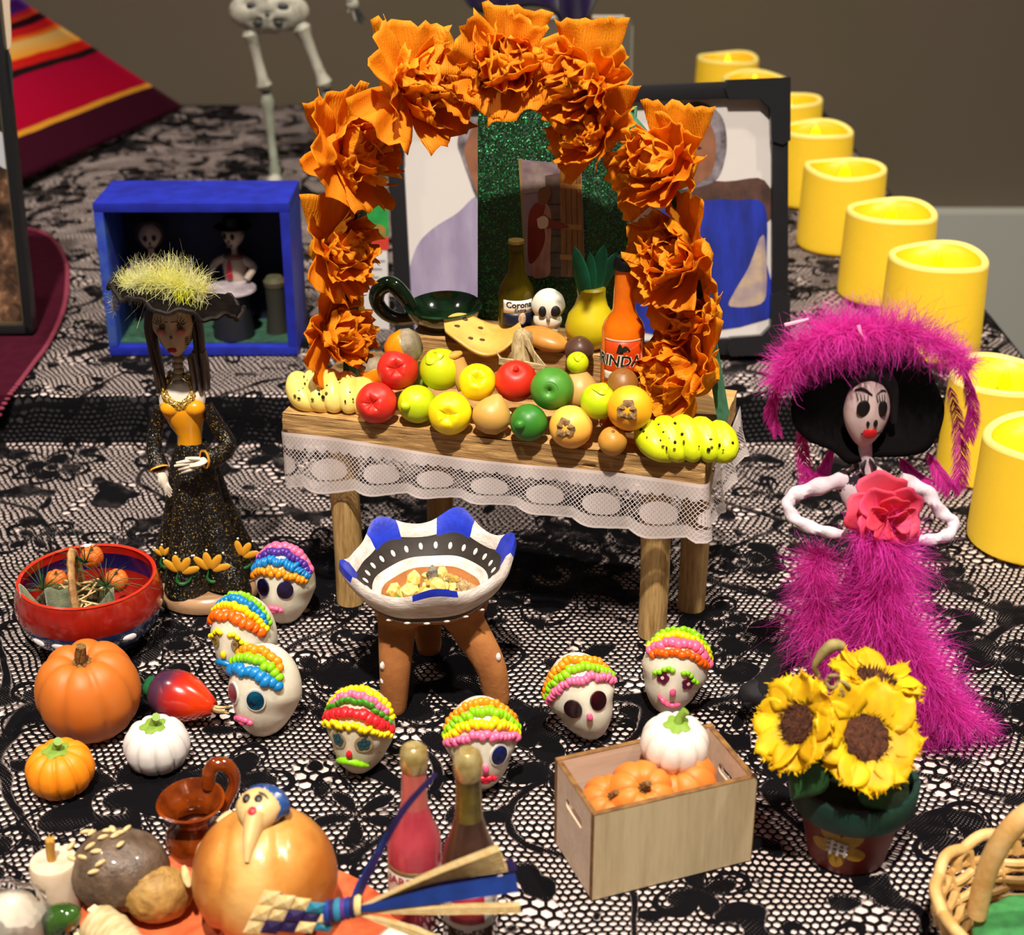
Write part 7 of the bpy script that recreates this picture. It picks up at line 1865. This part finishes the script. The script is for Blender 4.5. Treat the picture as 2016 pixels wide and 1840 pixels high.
mk('candy_shell', ball(0.66, 0.5, 0.44, 28, 18, lambda d: 1 + 0.06 * d.x), mat('d8d0c0', 0.25, coat=0.4), t)
mk('candy_sheen_spot', ball(0.18, 0.1, 0.03, 12, 8, c=(0.1, -0.1, 0.42)), mat('e8e2d4', 0.2), t)

# ================================================================== miniature bottles at the front
def mini(px, Y, label, body, neck, tilt, scale, txt, lab, ring):
    q = PY(px, 1830, Y); q.z = 0.0
    t = thing('mini_bottle', label, 'bottle', q, rot=(0, tilt, 0))
    s = scale
    mk('bottle_body', lathe([(0, 0.0), (0.56, 0.0), (0.60, 0.06), (0.60, 1.95 * s), (0.55, 2.25 * s), (0.40, 2.6 * s), (0.30, 2.95 * s)], 36), body, t)
    mk('bottle_neck', lathe([(0.30, 2.95 * s), (0.275, 3.4 * s), (0.265, 3.85 * s)], 28), neck, t)
    mk('gold_top', lathe([(0.265, 3.83 * s), (0.30, 3.90 * s), (0.31, 4.15 * s), (0.27, 4.33 * s), (0.18, 4.40 * s), (0, 4.36 * s)], 28), mat('a8904a', 0.2, metal=0.5, c2='d8c48a', vsc=3, coat=0.5), t)
    label_band(t, 'label_sheet', 0.612, 0.75 * s, 1.62 * s, -1.2, 1.0, mat(lab, 0.4, c2='b8b0a8', vsc=2))
    return t, s
t, s = mini(818, 27.75, 'miniature pink bottle with a gold top behind the straw fan', mat('b84450', 0.15, coat=0.6, sss=0.3, c2='a03440', vsc=1.2, name='pink_liquid'), mat('c06058', 0.15, coat=0.6, sss=0.2), 0.02, 1.06, '', 'd0c4b8', None)
text('JARDEN', 0.30, mat('a02030', 0.5), t, 0.630, 1.38 * s, -0.15, bold=0.006)
label_band(t, 'label_gold', 0.618, 1.54 * s, 1.64 * s, -1.2, 1.0, mat('8a7a4a', 0.3, metal=0.5))
mk('label_print', ball(0.12, 0.03, 0.16, 10, 8, c=(-0.25, -0.58, 1.0 * s)), mat('3a2018', 0.5), t)
t, s = mini(926, 26.95, 'miniature dark bottle with a gold neck in front of a sugar skull', mat('2a1c16', 0.12, coat=0.7, c2='4a3026', vsc=1.2, name='dark_liquid'), mat('3a2e14', 0.15, coat=0.6, c2='6a5a20', vsc=1.5), 0.0, 1.16, '', 'b8b4b0', None)
label_band(t, 'label_red', 0.620, 0.88 * s, 1.5 * s, -0.75, 0.55, mat('8a1824', 0.4))
text('SPARTA', 0.30, mat('d8d0c8', 0.5), t, 0.634, 1.24 * s, -0.05, italic=0.1, bold=0.006)

# ================================================================== woven palm ornament with its fan
PALM = mat('ead098', 0.6, c2='d8b470', vsc=2.0, stretch=(3, 3, 3), bump=0.02, bsc=9); PBLU = mat('1c3a86', 0.45, c2='142a66', vsc=1.5); PPUR = mat('2e1c52', 0.5, c2='1c1236', vsc=1.5); PTEA = mat('2c7a94', 0.45)
kY = 25.3
K = PY(702, 1788, kY)
t = thing('palm_ornament', 'woven palm ornament in straw, blue and purple fanning out to the right', 'ornament', K)
def W_(px, py, dy=0.0): return PY(px, py, kY + dy) - K
def strip(name, pts, w, m, par=t, lift=None, thick=0.02):
    p = cr([Vector(q) for q in pts], 6); V = []; Fc = []; ws = lerps(w, len(p))
    view = Vector((0, -CT, ST))
    for i, q in enumerate(p):
        tg = (p[min(i + 1, len(p) - 1)] - p[max(i - 1, 0)]).normalized(); sd = tg.cross(view).normalized()
        V += [tuple(q - sd * ws[i]), tuple(q + sd * ws[i])]
    for i in range(len(p) - 1): a = 2 * i; Fc.append((a, a + 1, a + 3, a + 2))
    return mk(name, Geo(V, Fc), m, par, smooth=False, solid=thick)
for k in range(7):
    f = k / 6 - .5
    strip('straw_blade', [W_(710, 1784, .02 * k), W_(850, 1726 + 14 * f, .03 * k - .2), W_(990 + 16 * f, 1668 + 52 * (f + .5) * .75, .03 * k - .4)], [0.03, 0.06, 0.075], PALM)
strip('purple_blade', [W_(710, 1788, .12), W_(860, 1745, .05), W_(1014, 1700, -.1)], [0.04, 0.12, 0.13], PPUR)
strip('blue_blade', [W_(706, 1790, -.05), W_(860, 1762, -.25), W_(1018, 1737, -.4)], [0.06, 0.17, 0.19], PBLU)
for k in range(3): strip('straw_blade', [W_(712, 1794, -.02), W_(860, 1785 + 5 * k, -.3), W_(1024, 1780 + 6 * k, -.5)], [0.03, 0.05, 0.055], PALM)
for k in range(3): strip('straw_blade', [W_(712, 1800, -.02), W_(800, 1822 + 6 * k, -.25), W_(930, 1872 + 8 * k, -.5)], [0.03, 0.05, 0.055], PALM)
strip('blue_blade', [W_(700, 1782, 0), W_(730, 1710, .15), W_(790, 1600, .35), W_(858, 1522, .5)], [0.05, 0.075, 0.07, 0.05], PPUR)
strip('blue_blade', [W_(690, 1790, 0), W_(705, 1745, .1), W_(735, 1690, .2), W_(760, 1640, .25)], [0.06, 0.06, 0.05, 0.02], PBLU)
kn = [W_(645 + 10 * k, 1795 - 2 * k, -.1) for k in range(8)]
for k in range(7):
    c = kn[k]; mk('knot_wrap', lathe([(0.20 + 0.02 * (k < 3), -0.07), (0.235 + 0.02 * (k < 3), 0), (0.20 + 0.02 * (k < 3), 0.07)], 16).rot(PI / 2, 'Y').at(c), [PBLU, PPUR, PTEA, mat('5a2c7a', 0.5), PBLU, PPUR, PALM][k], t)
# flat diamond weave
cols_ = [PALM, PBLU, PPUR, PALM, PTEA, PBLU, PALM, PPUR]
O_, U1, U2 = W_(478, 1835, -.1), (W_(520, 1752, .1) - W_(478, 1835, -.1)), (W_(640, 1850, -.3) - W_(478, 1835, -.1))
nU, nV = 3, 5
for i in range(nU):
    for j in range(nV):
        shrink = 1.0 - 0.10 * j
        a = O_ + U1 * (i / nU * shrink + 0.05 * j) + U2 * (j / nV); n_ = Vector((0, -CT, ST)) * (0.05 if (i + j) % 2 else 0.0)
        du, dv = U1 / nU * shrink, U2 / nV
        over = (i + j) % 2
        q = [a + n_, a + dv + n_, a + dv + du + n_, a + du + n_]
        mid = (q[0] + q[2]) / 2 + Vector((0, -CT, ST)) * 0.05
        g = Geo([tuple(p) for p in q] + [tuple(mid)], [(0, 1, 4), (1, 2, 4), (2, 3, 4), (3, 0, 4)])
        mk('woven_square', g, cols_[(i * 3 + j * (2 if over else 5)) % 8], t, smooth=False, solid=0.02)
for k in range(5):
    strip('straw_blade', [W_(530 + 14 * k, 1760 + 10 * k, .1), W_(600, 1782 + 4 * k, 0), W_(660, 1795, -.05)], [0.09, 0.08, 0.05], cols_[(k * 3 + 1) % 8])

# ================================================================== wicker basket, lower right corner
bq = Vector((11.45, 26.3, 0.0))
WK = mat('d8b478', 0.5, c2='c89a58', vsc=2, bump=0.02, bsc=8); WK2 = mat('cda468', 0.5, c2='b88848', vsc=2, bump=0.02, bsc=8)
t = thing('wicker_basket', 'pale wicker basket with a thick arched handle in the lower right corner', 'basket', bq)
for k in range(7):
    z = 0.12 + 0.17 * k; r = 1.75 + 0.09 * k
    pts = [((r + 0.07 * math.sin(9 * a + PI * (k % 2))) * math.cos(a), (r + 0.07 * math.sin(9 * a + PI * (k % 2))) * math.sin(a), z) for a in [2 * PI * i / 72 for i in range(72)]]
    mk('wicker_ring', tube(pts, 0.10, 8, closed=True), WK if k % 2 else WK2, t)
for k in range(18):
    a = 2 * PI * k / 18
    mk('stake', tube([(1.70 * math.cos(a), 1.70 * math.sin(a), 0.0), (2.3 * math.cos(a), 2.3 * math.sin(a), 1.3)], 0.07, 7), WK2, t)
mk('basket_floor', lathe([(0, 0.0), (1.75, 0.0), (1.75, 0.12), (0, 0.12)], 32), WK2, t)
for k in range(12):
    a0 = 2 * PI * k / 12; a1 = a0 + 0.72
    def rp(a, h, rr=2.32): return (rr * math.cos(a), rr * math.sin(a), h)
    mk('rim_loop', tube(cr([rp(a0, 1.12), rp(a0 + 0.06, 1.48, 2.36), rp((a0 + a1) / 2, 1.66, 2.42), rp(a1 - 0.05, 1.46, 2.36), rp(a1, 1.1)], 6), 0.135, 9), WK, t)
ha = []
for k in range(25):
    f = k / 24; a = PI * f
    ha.append((-1.35 * math.cos(a), 0.55 - 0.1 * math.sin(a), 0.9 + 3.0 * math.sin(a) ** 0.75))
mk('handle', tube(ha, 0.27, 16, 0.8, fn=lambda t_, a: 1 + 0.02 * math.sin(t_ * 160)), WK, t)
mk('green_filler', ball(1.5, 1.5, 0.4, 24, 12, lambda d: 1 + 0.1 * nz(d, 4), (0, 0, 0.55)), mat('2e6a3c', 0.6, c2='3c8a4a', vsc=3), t)

# ================================================================== centimetres -> metres
_done = set()
for o in bpy.data.objects:
    if o.type in ('MESH', 'EMPTY'):
        o.location = o.location * SC
        for md in o.modifiers:
            if md.type == 'SOLIDIFY': md.thickness *= SC
        if o.type == 'MESH' and o.data.name not in _done:
            _done.add(o.data.name); o.data.transform(Matrix.Scale(SC, 4)); o.data.update()
